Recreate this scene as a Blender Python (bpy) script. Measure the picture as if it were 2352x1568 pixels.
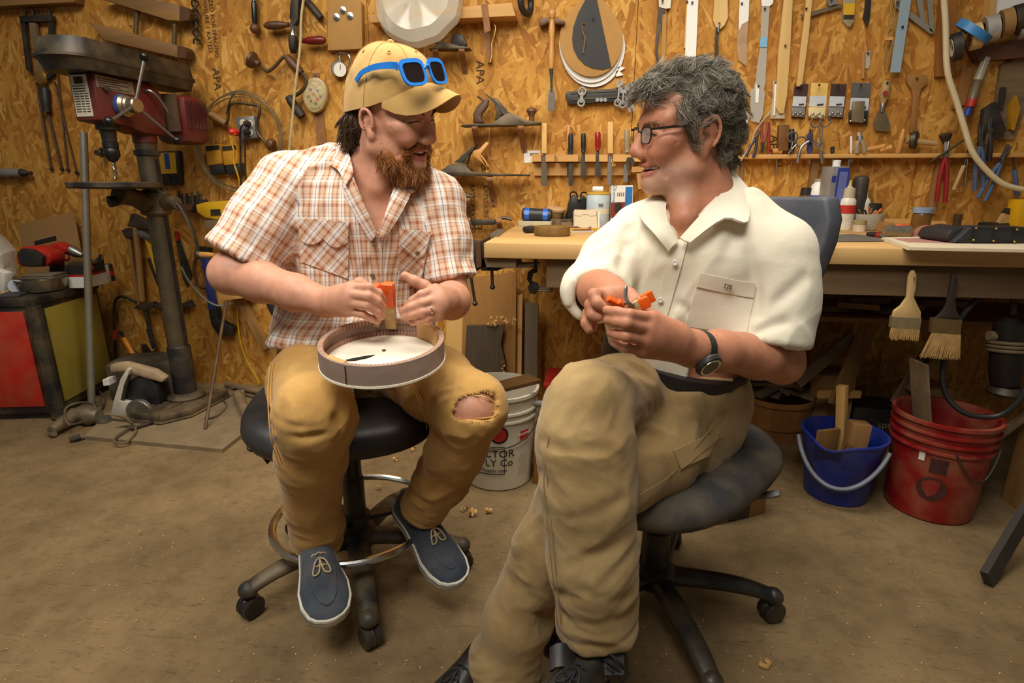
import bpy,bmesh,math,random
import numpy as np
from mathutils import Vector,Matrix,Quaternion

S=bpy.context.scene
COL=S.collection
for o in list(bpy.data.objects):
 bpy.data.objects.remove(o)
random.seed(7)
R=math.radians

# ------------------------------------------------------------------ camera
FPX=2352*20.0/36.0          # focal length in pixels of the 2352 x 1568 frame
PITCH,YAW,CAMH=R(15.5),R(8.0),1.095
cam_d=bpy.data.cameras.new('camera')
cam_d.lens=20.0
cam_d.sensor_width=36.0
cam_d.sensor_fit='HORIZONTAL'
cam_d.clip_start=0.02
cam=bpy.data.objects.new('camera',cam_d)
COL.objects.link(cam)
cam.location=(0,0,CAMH)
cam.rotation_euler=(R(90)-PITCH,0,YAW)
S.camera=cam

# ------------------------------------------------------------------ light and exposure
w=bpy.data.worlds.new('world')
S.world=w
w.use_nodes=True
w.node_tree.nodes['Background'].inputs[0].default_value=(1.0,0.93,0.82,1)
w.node_tree.nodes['Background'].inputs[1].default_value=0.13

def area(name,loc,target,size,power,col,spread=180):
 d=bpy.data.lights.new(name,'AREA')
 d.shape='RECTANGLE'
 d.size,d.size_y=size
 d.energy=power
 d.color=col
 d.spread=R(spread)
 o=bpy.data.objects.new(name,d)
 COL.objects.link(o)
 o.location=loc
 o.rotation_euler=(Vector(target)-Vector(loc)).to_track_quat('-Z','Y').to_euler()
 return o

area('ceiling_light',(0.05,1.5,2.75),(0.05,1.8,0.0),(1.6,0.8),32,(1.0,0.93,0.82),140)
area('left_fill_light',(-1.7,1.2,2.75),(-1.9,2.0,0.4),(1.2,0.6),20,(1.0,0.93,0.82),150)  # added fill to brighten the left wall, no known fixture there
area('front_ceiling_light',(-0.6,-0.1,2.75),(-0.3,1.6,0.95),(1.6,0.8),19,(1.0,0.96,0.9),95)
S.view_settings.view_transform='Standard'
S.view_settings.look='None'
S.view_settings.gamma=1.0
S.view_settings.use_curve_mapping=False
S.view_settings.exposure=0.0

# ------------------------------------------------------------------ pixel -> place
WY=2.80                          # the back wall
RT=Vector((math.cos(YAW),math.sin(YAW),0))
FW=Vector((-math.sin(YAW),math.cos(YAW),0))
EYE=Vector((0,0,CAMH))

def ray(px,py):
 x=(px-1176)/FPX
 y=(784-py)/FPX
 return RT*x+FW*(math.cos(PITCH)+y*math.sin(PITCH))+Vector((0,0,y*math.cos(PITCH)-math.sin(PITCH)))

def at_y(px,py,y):
 d=ray(px,py)
 return EYE+d*(y/d.y)

def at_z(px,py,z):
 d=ray(px,py)
 return EYE+d*((z-CAMH)/d.z)

def at_v(px,py,v):               # v: level distance ahead of the camera
 d=ray(px,py)
 return EYE+d*(v/d.dot(FW))

def wl(px,py,off=0.0):           # a point "off" metres in front of the wall
 return at_y(px,py,WY-off)

def pix(p):                        # place -> pixel of the photograph
 d=Vector(p)-EYE
 x,f_,z=d.dot(RT),d.dot(FW),d.z
 w_=f_*math.cos(PITCH)-z*math.sin(PITCH)
 return 1176+FPX*x/w_,784-FPX*(f_*math.sin(PITCH)+z*math.cos(PITCH))/w_

def uv(u,v,z):
 return RT*u+FW*v+Vector((0,0,z))

# ------------------------------------------------------------------ materials
def lin(c):
 c=c/255.0
 return c/12.92 if c <= 0.04045 else ((c+0.055)/1.055) ** 2.4

def rgb(*c):
 return tuple(lin(x) for x in c)+(1.0,)

MATS={}

def newmat(name):
 m=bpy.data.materials.new(name)
 m.use_nodes=True
 return m,m.node_tree.nodes,m.node_tree.links,m.node_tree.nodes['Principled BSDF']

def mat(name,c,rough=0.6,metal=0.0,var=0.18,scale=14.0,stretch=(1,1,1),bump=0.0,c2=None,dust=0.0,
  alpha=1.0,trans=0.0,spec=0.5,detail=5.0):
 """colour with noise mottling, optional second colour, optional grey-tan dust"""
 if name in MATS:
  return MATS[name]
 m,n,l,p=newmat(name)
 base=rgb(*c)
 if c2 is None:
  a=tuple(min(1,x*(1-var)) for x in base[:3])+(1,)
  b=tuple(min(1,x*(1+var)) for x in base[:3])+(1,)
 else:
  a,b=base,rgb(*c2)
 tc=n.new('ShaderNodeTexCoord')
 mp=n.new('ShaderNodeMapping')
 mp.inputs['Scale'].default_value=stretch
 l.new(tc.outputs['Object'],mp.inputs['Vector'])
 nz=n.new('ShaderNodeTexNoise')
 nz.inputs['Scale'].default_value=scale
 nz.inputs['Detail'].default_value=detail
 nz.inputs['Roughness'].default_value=0.62
 l.new(mp.outputs['Vector'],nz.inputs['Vector'])
 rp=n.new('ShaderNodeValToRGB')
 rp.color_ramp.elements[0].position=0.33
 rp.color_ramp.elements[1].position=0.67
 rp.color_ramp.elements[0].color=a
 rp.color_ramp.elements[1].color=b
 l.new(nz.outputs['Fac'],rp.inputs['Fac'])
 out=rp.outputs['Color']
 if dust>0:
  n2=n.new('ShaderNodeTexNoise')
  n2.inputs['Scale'].default_value=9.0
  n2.inputs['Detail'].default_value=8.0
  l.new(tc.outputs['Object'],n2.inputs['Vector'])
  mr=n.new('ShaderNodeMapRange')
  mr.inputs['From Min'].default_value=0.42
  mr.inputs['From Max'].default_value=0.72
  mr.inputs['To Max'].default_value=dust
  l.new(n2.outputs['Fac'],mr.inputs['Value'])
  mx=n.new('ShaderNodeMix')
  mx.data_type='RGBA'
  l.new(mr.outputs['Result'],mx.inputs['Factor'])
  l.new(out,mx.inputs[6])
  mx.inputs[7].default_value=rgb(150,128,92)
  out=mx.outputs[2]
 l.new(out,p.inputs['Base Color'])
 p.inputs['Roughness'].default_value=rough
 p.inputs['Metallic'].default_value=metal
 p.inputs['Specular IOR Level'].default_value=spec
 p.inputs['Alpha'].default_value=alpha
 p.inputs['Transmission Weight'].default_value=trans
 if bump>0:
  bp=n.new('ShaderNodeBump')
  bp.inputs['Strength'].default_value=bump
  bp.inputs['Distance'].default_value=0.004
  l.new(nz.outputs['Fac'],bp.inputs['Height'])
  l.new(bp.outputs['Normal'],p.inputs['Normal'])
 MATS[name]=m
 return m

def wood(name,c,c2,axis=0,scale=5.0,rough=0.6,bump=0.15):
 st=[60,60,60]
 st[axis]=4
 return mat(name,c,rough,0,scale=scale/8,stretch=tuple(s/4 for s in st),c2=c2,bump=bump)

# ------------------------------------------------------------------ mesh builder
def frame(axis):
 a=Vector(axis).normalized()
 t=Vector((0,0,1)) if abs(a.z)<0.9 else Vector((1,0,0))
 e1=t.cross(a).normalized()
 return e1,a.cross(e1).normalized(),a

class B:
 def __init__(self):
  self.v=[]
  self.f=[]

 def ring(self,pts):
  i=len(self.v)
  self.v += [Vector(p) for p in pts]
  return list(range(i,i+len(pts)))

 def bridge(self,a,b,closed=True):
  n=len(a)
  for i in range(n if closed else n-1):
   j=(i+1)%n
   self.f.append((a[i],a[j],b[j],b[i]))

 def box(self,c,s,rot=None,taper=None):
  c=Vector(c)
  pts=[]
  for z in (-.5,.5):
   k=taper if (taper and z>0) else 1.0
   for x,y in ((-.5,-.5),(.5,-.5),(.5,.5),(-.5,.5)):
    p=Vector((x*s[0]*k,y*s[1]*k,z*s[2]))
    if rot is not None:
     p=rot @ p
    pts.append(c+p)
  i=self.ring(pts)
  for q in ((3,2,1,0),(4,5,6,7),(0,1,5,4),(1,2,6,5),(2,3,7,6),(3,0,4,7)):
   self.f.append(tuple(i[k] for k in q))
  return self

 def bar(self,p,q,wd,ht,up=(0,0,1),w2=None,h2=None):
  """a rectangular bar from p to q, wd across, ht along up"""
  p,q=Vector(p),Vector(q)
  a=(q-p).normalized()
  s=a.cross(Vector(up))
  if s.length<1e-5:
   s=a.cross(Vector((1,0,0)))
  s.normalize()
  t=s.cross(a).normalized()
  w2=wd if w2 is None else w2
  h2=ht if h2 is None else h2
  A=self.ring([p+s*x*wd+t*y*ht for x,y in ((-.5,-.5),(.5,-.5),(.5,.5),(-.5,.5))])
  D=self.ring([q+s*x*w2+t*y*h2 for x,y in ((-.5,-.5),(.5,-.5),(.5,.5),(-.5,.5))])
  self.bridge(A,D)
  self.f.append(tuple(reversed(A)))
  self.f.append(tuple(D))
  return self

 def prism(self,pts,vec,hole=None):
  vec=Vector(vec)
  a=self.ring(pts)
  b=self.ring([Vector(p)+vec for p in pts])
  self.bridge(b,a)
  if hole is None:
   self.f.append(tuple(a))
   self.f.append(tuple(reversed(b)))
  else:                      # hole: ring with the same number of points
   c=self.ring(hole)
   d=self.ring([Vector(p)+vec for p in hole])
   self.bridge(c,d)
   self.bridge(a,c)
   self.bridge(d,b)
  return self

 def wpoly(self,px,off,th,hole=None):
  """outline given in photo pixels; stands off the wall by off, th thick"""
  y=WY-off-th
  return self.prism([at_y(x,z,y) for x,z in px],(0,th,0),
      None if hole is None else [at_y(x,z,y) for x,z in hole])

 def tube(self,pts,r,n=8,caps=True,flat=None):
  pts=[Vector(p) for p in pts]
  if not hasattr(r,'__len__'):
   r=[r]*len(pts)
  prev=None
  e1=None
  last=None
  for i,p in enumerate(pts):
   a=(pts[min(i+1,len(pts)-1)]-pts[max(i-1,0)])
   if a.length<1e-9:
    a=Vector((0,0,1))
   a.normalize()
   if e1 is None:
    e1=frame(a)[0]
   else:
    e1=e1-a*e1.dot(a)
    if e1.length<1e-6:
     e1=frame(a)[0]
    e1.normalize()
   e2=a.cross(e1)
   k=flat if flat else 1.0
   rg=self.ring([p+(e1*math.cos(2*math.pi*j/n)+e2*k*math.sin(2*math.pi*j/n))*r[i] for j in range(n)])
   if last is not None:
    self.bridge(last,rg)
   elif caps:
    self.f.append(tuple(reversed(rg)))
   last=rg
  if caps:
   self.f.append(tuple(last))
  return self

 def lathe(self,prof,o,axis=(0,0,1),n=20,cap0=True,cap1=True,sx=1.0,e=None):
  """prof: (radius, height) along axis"""
  e1,e2,a=e if e else frame(axis)
  o=Vector(o)
  last=None
  for r,h in prof:
   rg=self.ring([o+a*h+(e1*sx*math.cos(2*math.pi*j/n)+e2*math.sin(2*math.pi*j/n))*max(r,1e-5) for j in range(n)])
   if last is not None:
    self.bridge(last,rg)
   elif cap0:
    self.f.append(tuple(reversed(rg)))
   last=rg
  if cap1:
   self.f.append(tuple(last))
  return self

 def ell(self,c,r,rot=None,n=14,m=9):
  c=Vector(c)
  last=None
  for i in range(m):
   ph=-math.pi/2+math.pi*(i+0.02)/(m-1+0.04)
   pts=[]
   for j in range(n):
    th=2*math.pi*j/n
    p=Vector((math.cos(ph)*math.cos(th)*r[0],math.cos(ph)*math.sin(th)*r[1],math.sin(ph)*r[2]))
    pts.append(c+(rot @ p if rot is not None else p))
   rg=self.ring(pts)
   if last:
    self.bridge(last,rg)
   else:
    self.f.append(tuple(reversed(rg)))
   last=rg
  self.f.append(tuple(last))
  return self

 def torus(self,c,axis,Rr,r,n=32,m=8,sx=1.0,e=None):
  e1,e2,a=e if e else frame(axis)
  pts=[Vector(c)+e1*sx*Rr*math.cos(2*math.pi*i/n)+e2*Rr*math.sin(2*math.pi*i/n) for i in range(n)]
  rings=[]
  for i in range(n):
   p=pts[i]
   t=(pts[(i+1)%n]-pts[i-1]).normalized()
   s=t.cross(a)
   rings.append(self.ring([p+(s*math.cos(2*math.pi*j/m)+a*math.sin(2*math.pi*j/m))*r for j in range(m)]))
  for i in range(n):
   self.bridge(rings[i],rings[(i+1)%n])
  return self

 def sheet(self,grid,th):
  """grid[i][j] of points; thickened by th along its normals"""
  n,m=len(grid),len(grid[0])
  g=[[Vector(p) for p in row] for row in grid]
  nor=[[None]*m for _ in range(n)]
  for i in range(n):
   for j in range(m):
    a=g[min(i+1,n-1)][j]-g[max(i-1,0)][j]
    b=g[i][min(j+1,m-1)]-g[i][max(j-1,0)]
    k=a.cross(b)
    nor[i][j]=k.normalized() if k.length>1e-12 else Vector((0,0,1))
  A=[self.ring(g[i]) for i in range(n)]
  D=[self.ring([g[i][j]-nor[i][j]*th for j in range(m)]) for i in range(n)]
  for i in range(n-1):
   for j in range(m-1):
    self.f.append((A[i][j],A[i+1][j],A[i+1][j+1],A[i][j+1]))
    self.f.append((D[i][j],D[i][j+1],D[i+1][j+1],D[i+1][j]))
  loop=[(0,j) for j in range(m)]+[(i,m-1) for i in range(1,n)]+[(n-1,j) for j in range(m-2,-1,-1)]+[(i,0) for i in range(n-2,0,-1)]
  for k in range(len(loop)):
   (i,j),(p,q)=loop[k],loop[(k+1)%len(loop)]
   self.f.append((A[i][j],A[p][q],D[p][q],D[i][j]))
  return self

 def ob(self,name,m,parent=None,label=None,cat=None,group=None,kind=None,smooth=35,bevel=0.0):
  me=bpy.data.meshes.new(name)
  if parent is not None:
   org=parent_org(parent)
  elif self.v:
   xs=[p.x for p in self.v]
   ys=[p.y for p in self.v]
   zs=[p.z for p in self.v]
   org=Vector(((min(xs)+max(xs))/2,(min(ys)+max(ys))/2,min(zs)))
  else:
   org=Vector()
  me.from_pydata([tuple(p-org) for p in self.v],[],self.f)
  bm=bmesh.new()
  bm.from_mesh(me)
  bmesh.ops.recalc_face_normals(bm,faces=bm.faces)
  if bevel>0:
   ed=[e for e in bm.edges if len(e.link_faces) == 2 and e.calc_face_angle(0)>R(40)]
   bmesh.ops.bevel(bm,geom=ed,offset=bevel,segments=2,profile=0.5,affect='EDGES')
  bm.to_mesh(me)
  bm.free()
  if smooth:
   me.polygons.foreach_set('use_smooth',[True]*len(me.polygons))
   me.set_sharp_from_angle(angle=R(smooth))
  me.materials.append(m)
  o=bpy.data.objects.new(name,me)
  COL.objects.link(o)
  if parent is None:
   o.location=org
  else:
   o.parent=parent
  ORG[o]=org
  return tag(o,label,cat,group,kind)

ORG={}

def parent_org(p):
 return ORG[p]

def tag(o,label=None,cat=None,group=None,kind=None):
 if label:
  o['label']=label
 if cat:
  o['category']=cat
 if group:
  o['group']=group
 if kind:
  o['kind']=kind
 return o

def thing(name,loc,label,cat,group=None):
 o=bpy.data.objects.new(name,None)
 o.empty_display_size=0.05
 COL.objects.link(o)
 o.location=loc
 ORG[o]=Vector(loc)
 return tag(o,label,cat,group)

def text(name,s,m,parent,p,xdir,ydir,size,depth=0.0004,align='CENTER',wrap=None):
 """flat lettering as a mesh; p: centre, xdir along the line, ydir up the letters"""
 cu=bpy.data.curves.new(name,'FONT')
 cu.body=s
 cu.size=size
 cu.align_x=align
 cu.align_y='CENTER'
 cu.extrude=depth
 cu.resolution_u=2
 tmp=bpy.data.objects.new(name+'_tmp',cu)
 COL.objects.link(tmp)
 dg=bpy.context.evaluated_depsgraph_get()
 me=bpy.data.meshes.new_from_object(tmp.evaluated_get(dg))
 bpy.data.objects.remove(tmp)
 X=Vector(xdir).normalized()
 Y=(Vector(ydir)-X*X.dot(Vector(ydir))).normalized()
 Z=X.cross(Y)
 org=parent_org(parent)
 for vt in me.vertices:
  c=vt.co
  if wrap:
   vt.co=wrap(c)-org
  else:
   vt.co=Vector(p)+X*c.x+Y*c.y+Z*c.z-org
 me.materials.clear()
 me.materials.append(m)
 o=bpy.data.objects.new(name,me)
 COL.objects.link(o)
 o.parent=parent
 return o

def px2(pts,fn):
 return [fn(x,y) for x,y in pts]

def smoothpts(pts,k=6):
 """Catmull-Rom through points"""
 P=[Vector(p) for p in pts]
 out=[]
 for i in range(len(P)-1):
  p0,p1,p2,p3=P[max(i-1,0)],P[i],P[i+1],P[min(i+2,len(P)-1)]
  for j in range(k):
   t=j/k
   out.append(0.5*((2*p1)+(p2-p0)*t+(2*p0-5*p1+4*p2-p3)*t*t+(3*p1-p0-3*p2+p3)*t ** 3))
 out.append(P[-1])
 return out
# ------------------------------------------------------------------ common materials
steel=mat('steel',(150,148,142),0.38,0.9,var=0.12,scale=30)
darksteel=mat('dark_steel',(70,66,60),0.5,0.75,var=0.25,scale=25,dust=0.25)
iron=mat('iron',(48,44,40),0.6,0.5,var=0.3,scale=22,dust=0.3)
chrome=mat('chrome',(205,205,202),0.18,1.0,var=0.04)
black=mat('black_plastic',(26,26,27),0.5,0,var=0.2,dust=0.12)
white=mat('white_plastic',(225,222,212),0.5,0,var=0.04)
paper=mat('paper',(226,220,204),0.85,0,var=0.05)
brass=mat('brass',(176,140,72),0.35,0.9,var=0.1)
redp=mat('red_plastic',(176,30,20),0.45,0,var=0.12,dust=0.12)
yellowp=mat('yellow_plastic',(214,164,14),0.45,0,var=0.08,dust=0.12)
bluep=mat('blue_plastic',(38,66,150),0.45,0,var=0.12)
bluegrip=mat('blue_grip',(62,84,120),0.6,0,var=0.15,dust=0.15)
pine=wood('pine',(196,148,80),(222,180,108),2)
pineh=wood('pine_level',(176,126,62),(210,160,90),0)
oldwood=wood('old_wood',(120,86,46),(160,118,66),2)
oldwoodh=wood('old_wood_level',(112,80,42),(156,114,62),0)
beech=wood('beech_handle',(178,120,56),(206,150,78),2,rough=0.4)
darkwood=wood('dark_wood',(74,46,26),(104,66,38),2,rough=0.45)
greywood=wood('grey_wood',(98,80,56),(136,112,80),0,rough=0.85)
leather=mat('leather',(140,92,48),0.7,0,var=0.2,scale=30,bump=0.2)
cardboard=mat('cardboard',(150,112,64),0.9,0,var=0.08,scale=8)
mdf=mat('mdf',(176,132,72),0.85,0,var=0.07,scale=10)
inkmat=mat('ink',(62,44,24),0.9,0,var=0.1)
clearp=mat('clear_plastic',(224,220,206),0.2,0,var=0.03,alpha=0.38,spec=0.6)
acryl=mat('acrylic',(205,200,186),0.15,0,var=0.03,alpha=0.55,spec=0.6)

def osb_material():
 m,n,l,p=newmat('osb')
 tc=n.new('ShaderNodeTexCoord')
 sp=n.new('ShaderNodeSeparateXYZ')
 l.new(tc.outputs['Object'],sp.inputs[0])
 cb=n.new('ShaderNodeCombineXYZ')
 l.new(sp.outputs['X'],cb.inputs['X'])
 l.new(sp.outputs['Z'],cb.inputs['Y'])
 wn=n.new('ShaderNodeTexNoise')
 wn.inputs['Scale'].default_value=9.0
 wn.inputs['Detail'].default_value=3.0
 l.new(cb.outputs[0],wn.inputs['Vector'])
 sc=n.new('ShaderNodeVectorMath')
 sc.operation='SCALE'
 sc.inputs['Scale'].default_value=0.03
 l.new(wn.outputs['Color'],sc.inputs[0])
 ad=n.new('ShaderNodeVectorMath')
 ad.operation='ADD'
 l.new(cb.outputs[0],ad.inputs[0])
 l.new(sc.outputs[0],ad.inputs[1])
 hcur=ccur=None
 for i,(ang,across,along) in enumerate(((8,46,9),(-16,56,9.5),(35,50,11),(-40,52,11),(66,56,15),(3,66,10))):
  vr=n.new('ShaderNodeVectorRotate')
  vr.rotation_type='Z_AXIS'
  vr.inputs['Angle'].default_value=R(ang)
  l.new(ad.outputs[0],vr.inputs['Vector'])
  mp=n.new('ShaderNodeMapping')
  mp.inputs['Scale'].default_value=(across,along,1)
  mp.inputs['Location'].default_value=(i*7.3,i*3.1,0)
  l.new(vr.outputs[0],mp.inputs['Vector'])
  vo=n.new('ShaderNodeTexVoronoi')
  vo.voronoi_dimensions='2D'
  vo.inputs['Scale'].default_value=1.0
  l.new(mp.outputs[0],vo.inputs['Vector'])
  ss=n.new('ShaderNodeSeparateColor')
  l.new(vo.outputs['Color'],ss.inputs[0])
  if hcur is None:
   hcur,ccur,gcur=ss.outputs[0],ss.outputs[1],mp.outputs[0]
  else:
   gt=n.new('ShaderNodeMath')
   gt.operation='GREATER_THAN'
   l.new(ss.outputs[0],gt.inputs[0])
   l.new(hcur,gt.inputs[1])
   mx=n.new('ShaderNodeMix')
   mx.data_type='FLOAT'
   l.new(gt.outputs[0],mx.inputs[0])
   l.new(ccur,mx.inputs[2])
   l.new(ss.outputs[1],mx.inputs[3])
   mv=n.new('ShaderNodeMix')
   mv.data_type='VECTOR'
   l.new(gt.outputs[0],mv.inputs[0])
   l.new(gcur,mv.inputs[4])
   l.new(mp.outputs[0],mv.inputs[5])
   mm=n.new('ShaderNodeMath')
   mm.operation='MAXIMUM'
   l.new(ss.outputs[0],mm.inputs[0])
   l.new(hcur,mm.inputs[1])
   hcur,ccur,gcur=mm.outputs[0],mx.outputs[0],mv.outputs[1]
 gm=n.new('ShaderNodeMapping')            # grain inside a flake, along its length
 gm.inputs['Scale'].default_value=(6,0.5,1)
 l.new(gcur,gm.inputs['Vector'])
 gn=n.new('ShaderNodeTexNoise')
 gn.noise_dimensions='2D'
 gn.inputs['Scale'].default_value=1.0
 gn.inputs['Detail'].default_value=2.0
 l.new(gm.outputs[0],gn.inputs['Vector'])
 mixv=n.new('ShaderNodeMath')
 mixv.operation='MULTIPLY_ADD'
 l.new(gn.outputs['Fac'],mixv.inputs[0])
 mixv.inputs[1].default_value=0.7
 l.new(ccur,mixv.inputs[2])
 ccur=mixv.outputs[0]
 rp=n.new('ShaderNodeValToRGB')
 cr=rp.color_ramp
 cr.elements[0].position=0.06
 cr.elements[0].color=rgb(122,76,28)
 cr.elements[1].position=1.5
 cr.elements[1].color=rgb(232,186,110)
 for pos,c in ((0.2,(158,104,38)),(0.45,(186,130,52)),(0.72,(204,150,66)),(0.92,(220,174,96))):
  e=cr.elements.new(pos)
  e.color=rgb(*c)
 hv=n.new('ShaderNodeMath')
 hv.operation='MULTIPLY'
 hv.inputs[1].default_value=0.64
 l.new(ccur,hv.inputs[0])
 l.new(hv.outputs[0],rp.inputs['Fac'])
 # broad staining of the sheets
 bn=n.new('ShaderNodeTexNoise')
 bn.inputs['Scale'].default_value=3.0
 bn.inputs['Detail'].default_value=6.0
 l.new(cb.outputs[0],bn.inputs['Vector'])
 br=n.new('ShaderNodeMapRange')
 br.inputs['From Min'].default_value=0.35
 br.inputs['From Max'].default_value=0.7
 br.inputs['To Min'].default_value=0.0
 br.inputs['To Max'].default_value=0.45
 l.new(bn.outputs['Fac'],br.inputs['Value'])
 mx=n.new('ShaderNodeMix')
 mx.data_type='RGBA'
 mx.blend_type='MULTIPLY'
 l.new(br.outputs[0],mx.inputs[0])
 l.new(rp.outputs[0],mx.inputs[6])
 mx.inputs[7].default_value=rgb(176,128,72)
 l.new(mx.outputs[2],p.inputs['Base Color'])
 p.inputs['Roughness'].default_value=0.72
 p.inputs['Specular IOR Level'].default_value=0.3
 bp=n.new('ShaderNodeBump')
 bp.inputs['Strength'].default_value=0.25
 bp.inputs['Distance'].default_value=0.003
 l.new(hcur,bp.inputs['Height'])
 l.new(bp.outputs[0],p.inputs['Normal'])
 return m

def floor_material():
 m,n,l,p=newmat('concrete')
 tc=n.new('ShaderNodeTexCoord')

 def noise(scale,det,rough=0.6,st=(1,1,1),ang=0):
  mp=n.new('ShaderNodeMapping')
  mp.inputs['Scale'].default_value=st
  mp.inputs['Rotation'].default_value=(0,0,ang)
  l.new(tc.outputs['Object'],mp.inputs['Vector'])
  z=n.new('ShaderNodeTexNoise')
  z.inputs['Scale'].default_value=scale
  z.inputs['Detail'].default_value=det
  z.inputs['Roughness'].default_value=rough
  l.new(mp.outputs[0],z.inputs['Vector'])
  return z.outputs['Fac']

 def mask(src,lo,hi,top):
  r=n.new('ShaderNodeMapRange')
  r.inputs['From Min'].default_value=lo
  r.inputs['From Max'].default_value=hi
  r.inputs['To Max'].default_value=top
  l.new(src,r.inputs['Value'])
  return r.outputs[0]

 def mixc(fac,a,col):
  x=n.new('ShaderNodeMix')
  x.data_type='RGBA'
  l.new(fac,x.inputs[0])
  if hasattr(a,'is_linked'):
   l.new(a,x.inputs[6])
  else:
   x.inputs[6].default_value=a
  x.inputs[7].default_value=col
  return x.outputs[2]

 c=mixc(mask(noise(2.2,8),0.32,0.7,1.0),rgb(110,90,60),rgb(148,124,86))
 c=mixc(mask(noise(11,8,0.7),0.45,0.75,0.55),c,rgb(80,62,40))
 c=mixc(mask(noise(26,5,0.6,(1,5,1),0.6),0.58,0.74,0.6),c,rgb(62,48,32))
 c=mixc(mask(noise(30,4,0.6,(6,1,1),0.3),0.61,0.73,0.55),c,rgb(58,44,30))
 c=mixc(mask(noise(150,3),0.7,0.76,0.8),c,rgb(206,176,122))
 l.new(c,p.inputs['Base Color'])
 p.inputs['Roughness'].default_value=0.78
 p.inputs['Specular IOR Level'].default_value=0.3
 bp=n.new('ShaderNodeBump')
 bp.inputs['Strength'].default_value=0.2
 bp.inputs['Distance'].default_value=0.004
 l.new(noise(40,6),bp.inputs['Height'])
 l.new(bp.outputs[0],p.inputs['Normal'])
 return m

osb=osb_material()
concrete=floor_material()

fl=B().box((0,1.0,-0.05),(9.7,6.0,0.1)).ob('floor',concrete,kind='structure',label='dusty stained concrete workshop floor')
wall=thing('wall_back',(0,WY,0),'wall of oriented strand board sheets',None)
wall['kind']='structure'
seam=wl(1460,120).x
for k in range(-4,4):
 x0,x1=seam+k*1.22+0.0012,seam+(k+1)*1.22-0.0012
 B().box(((x0+x1)/2,WY+0.009,1.4),(x1-x0,0.018,2.8)).ob('sheet',osb,wall)
B().box((0,WY+0.03,1.4),(9.7,0.02,2.8)).ob('backing',iron,wall)

# grade stamps printed on the boards
for (px,py,s,sz) in ((497,182,'APA',0.055),(1102,166,'APA',0.055),(1110,378,'TECO',0.03),(1097,515,'53',0.06),
      (1116,470,'EXPOSURE 1',0.032),(1086,480,'RATED SHEATHING',0.026),(490,60,'SIZED FOR SPACING',0.03),
      (475,50,'EXPOSURE 1 RATED',0.03),(1776,335,'APA',0.05),(1795,340,'EXPOSURE 1',0.03)):
 text('print',s,inkmat,wall,wl(px,py,0.001),(0,0,-1),(1,0,0),sz,0.0003)

# ------------------------------------------------------------------ workbench
TOPZ=0.905
bl=at_z(1111,557,TOPZ)
BY=bl.y
BX0,BX1=bl.x,3.2
topm=wood('bench_top',(172,130,72),(204,164,104),0,rough=0.6)
bench=thing('workbench',(1.5,2.4,0),'long workbench with a thick worn maple top along the wall','workbench')
B().box(((BX0+BX1)/2,(BY+WY-0.005)/2,TOPZ-0.026),(BX1-BX0,WY-0.005-BY,0.052)).ob('bench_top',topm,bench,bevel=0.004)
apz0=at_y(1300,660,BY+0.04).z
apz1=TOPZ-0.052
ax0=at_y(1256,600,BY+0.04).x
B().box(((ax0+BX1)/2,BY+0.055,(apz0+apz1)/2),(BX1-ax0,0.04,apz1-apz0)).ob('apron',wood('apron_wood',(92,70,44),(128,100,66),0,rough=0.8),bench)
for px in (2368,):
 q=at_z(px,1200,0)
 B().box((q.x+0.05,BY+0.12,TOPZ/2-0.035),(0.09,0.09,TOPZ-0.052)).ob('leg',oldwood,bench)
B().box((BX0+0.75,WY-0.1,TOPZ/2-0.035),(0.09,0.09,TOPZ-0.052)).ob('leg',oldwood,bench)
B().box(((BX0+BX1)/2+.3,WY-0.05,TOPZ-0.12),(BX1-BX0-.6,0.04,0.09)).ob('rear_rail',oldwoodh,bench)
# ------------------------------------------------------------------ smooth bodies: signed distance fields -> one mesh
def A3(p):
 return np.array((p[0],p[1],p[2]),dtype=np.float64)

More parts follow.
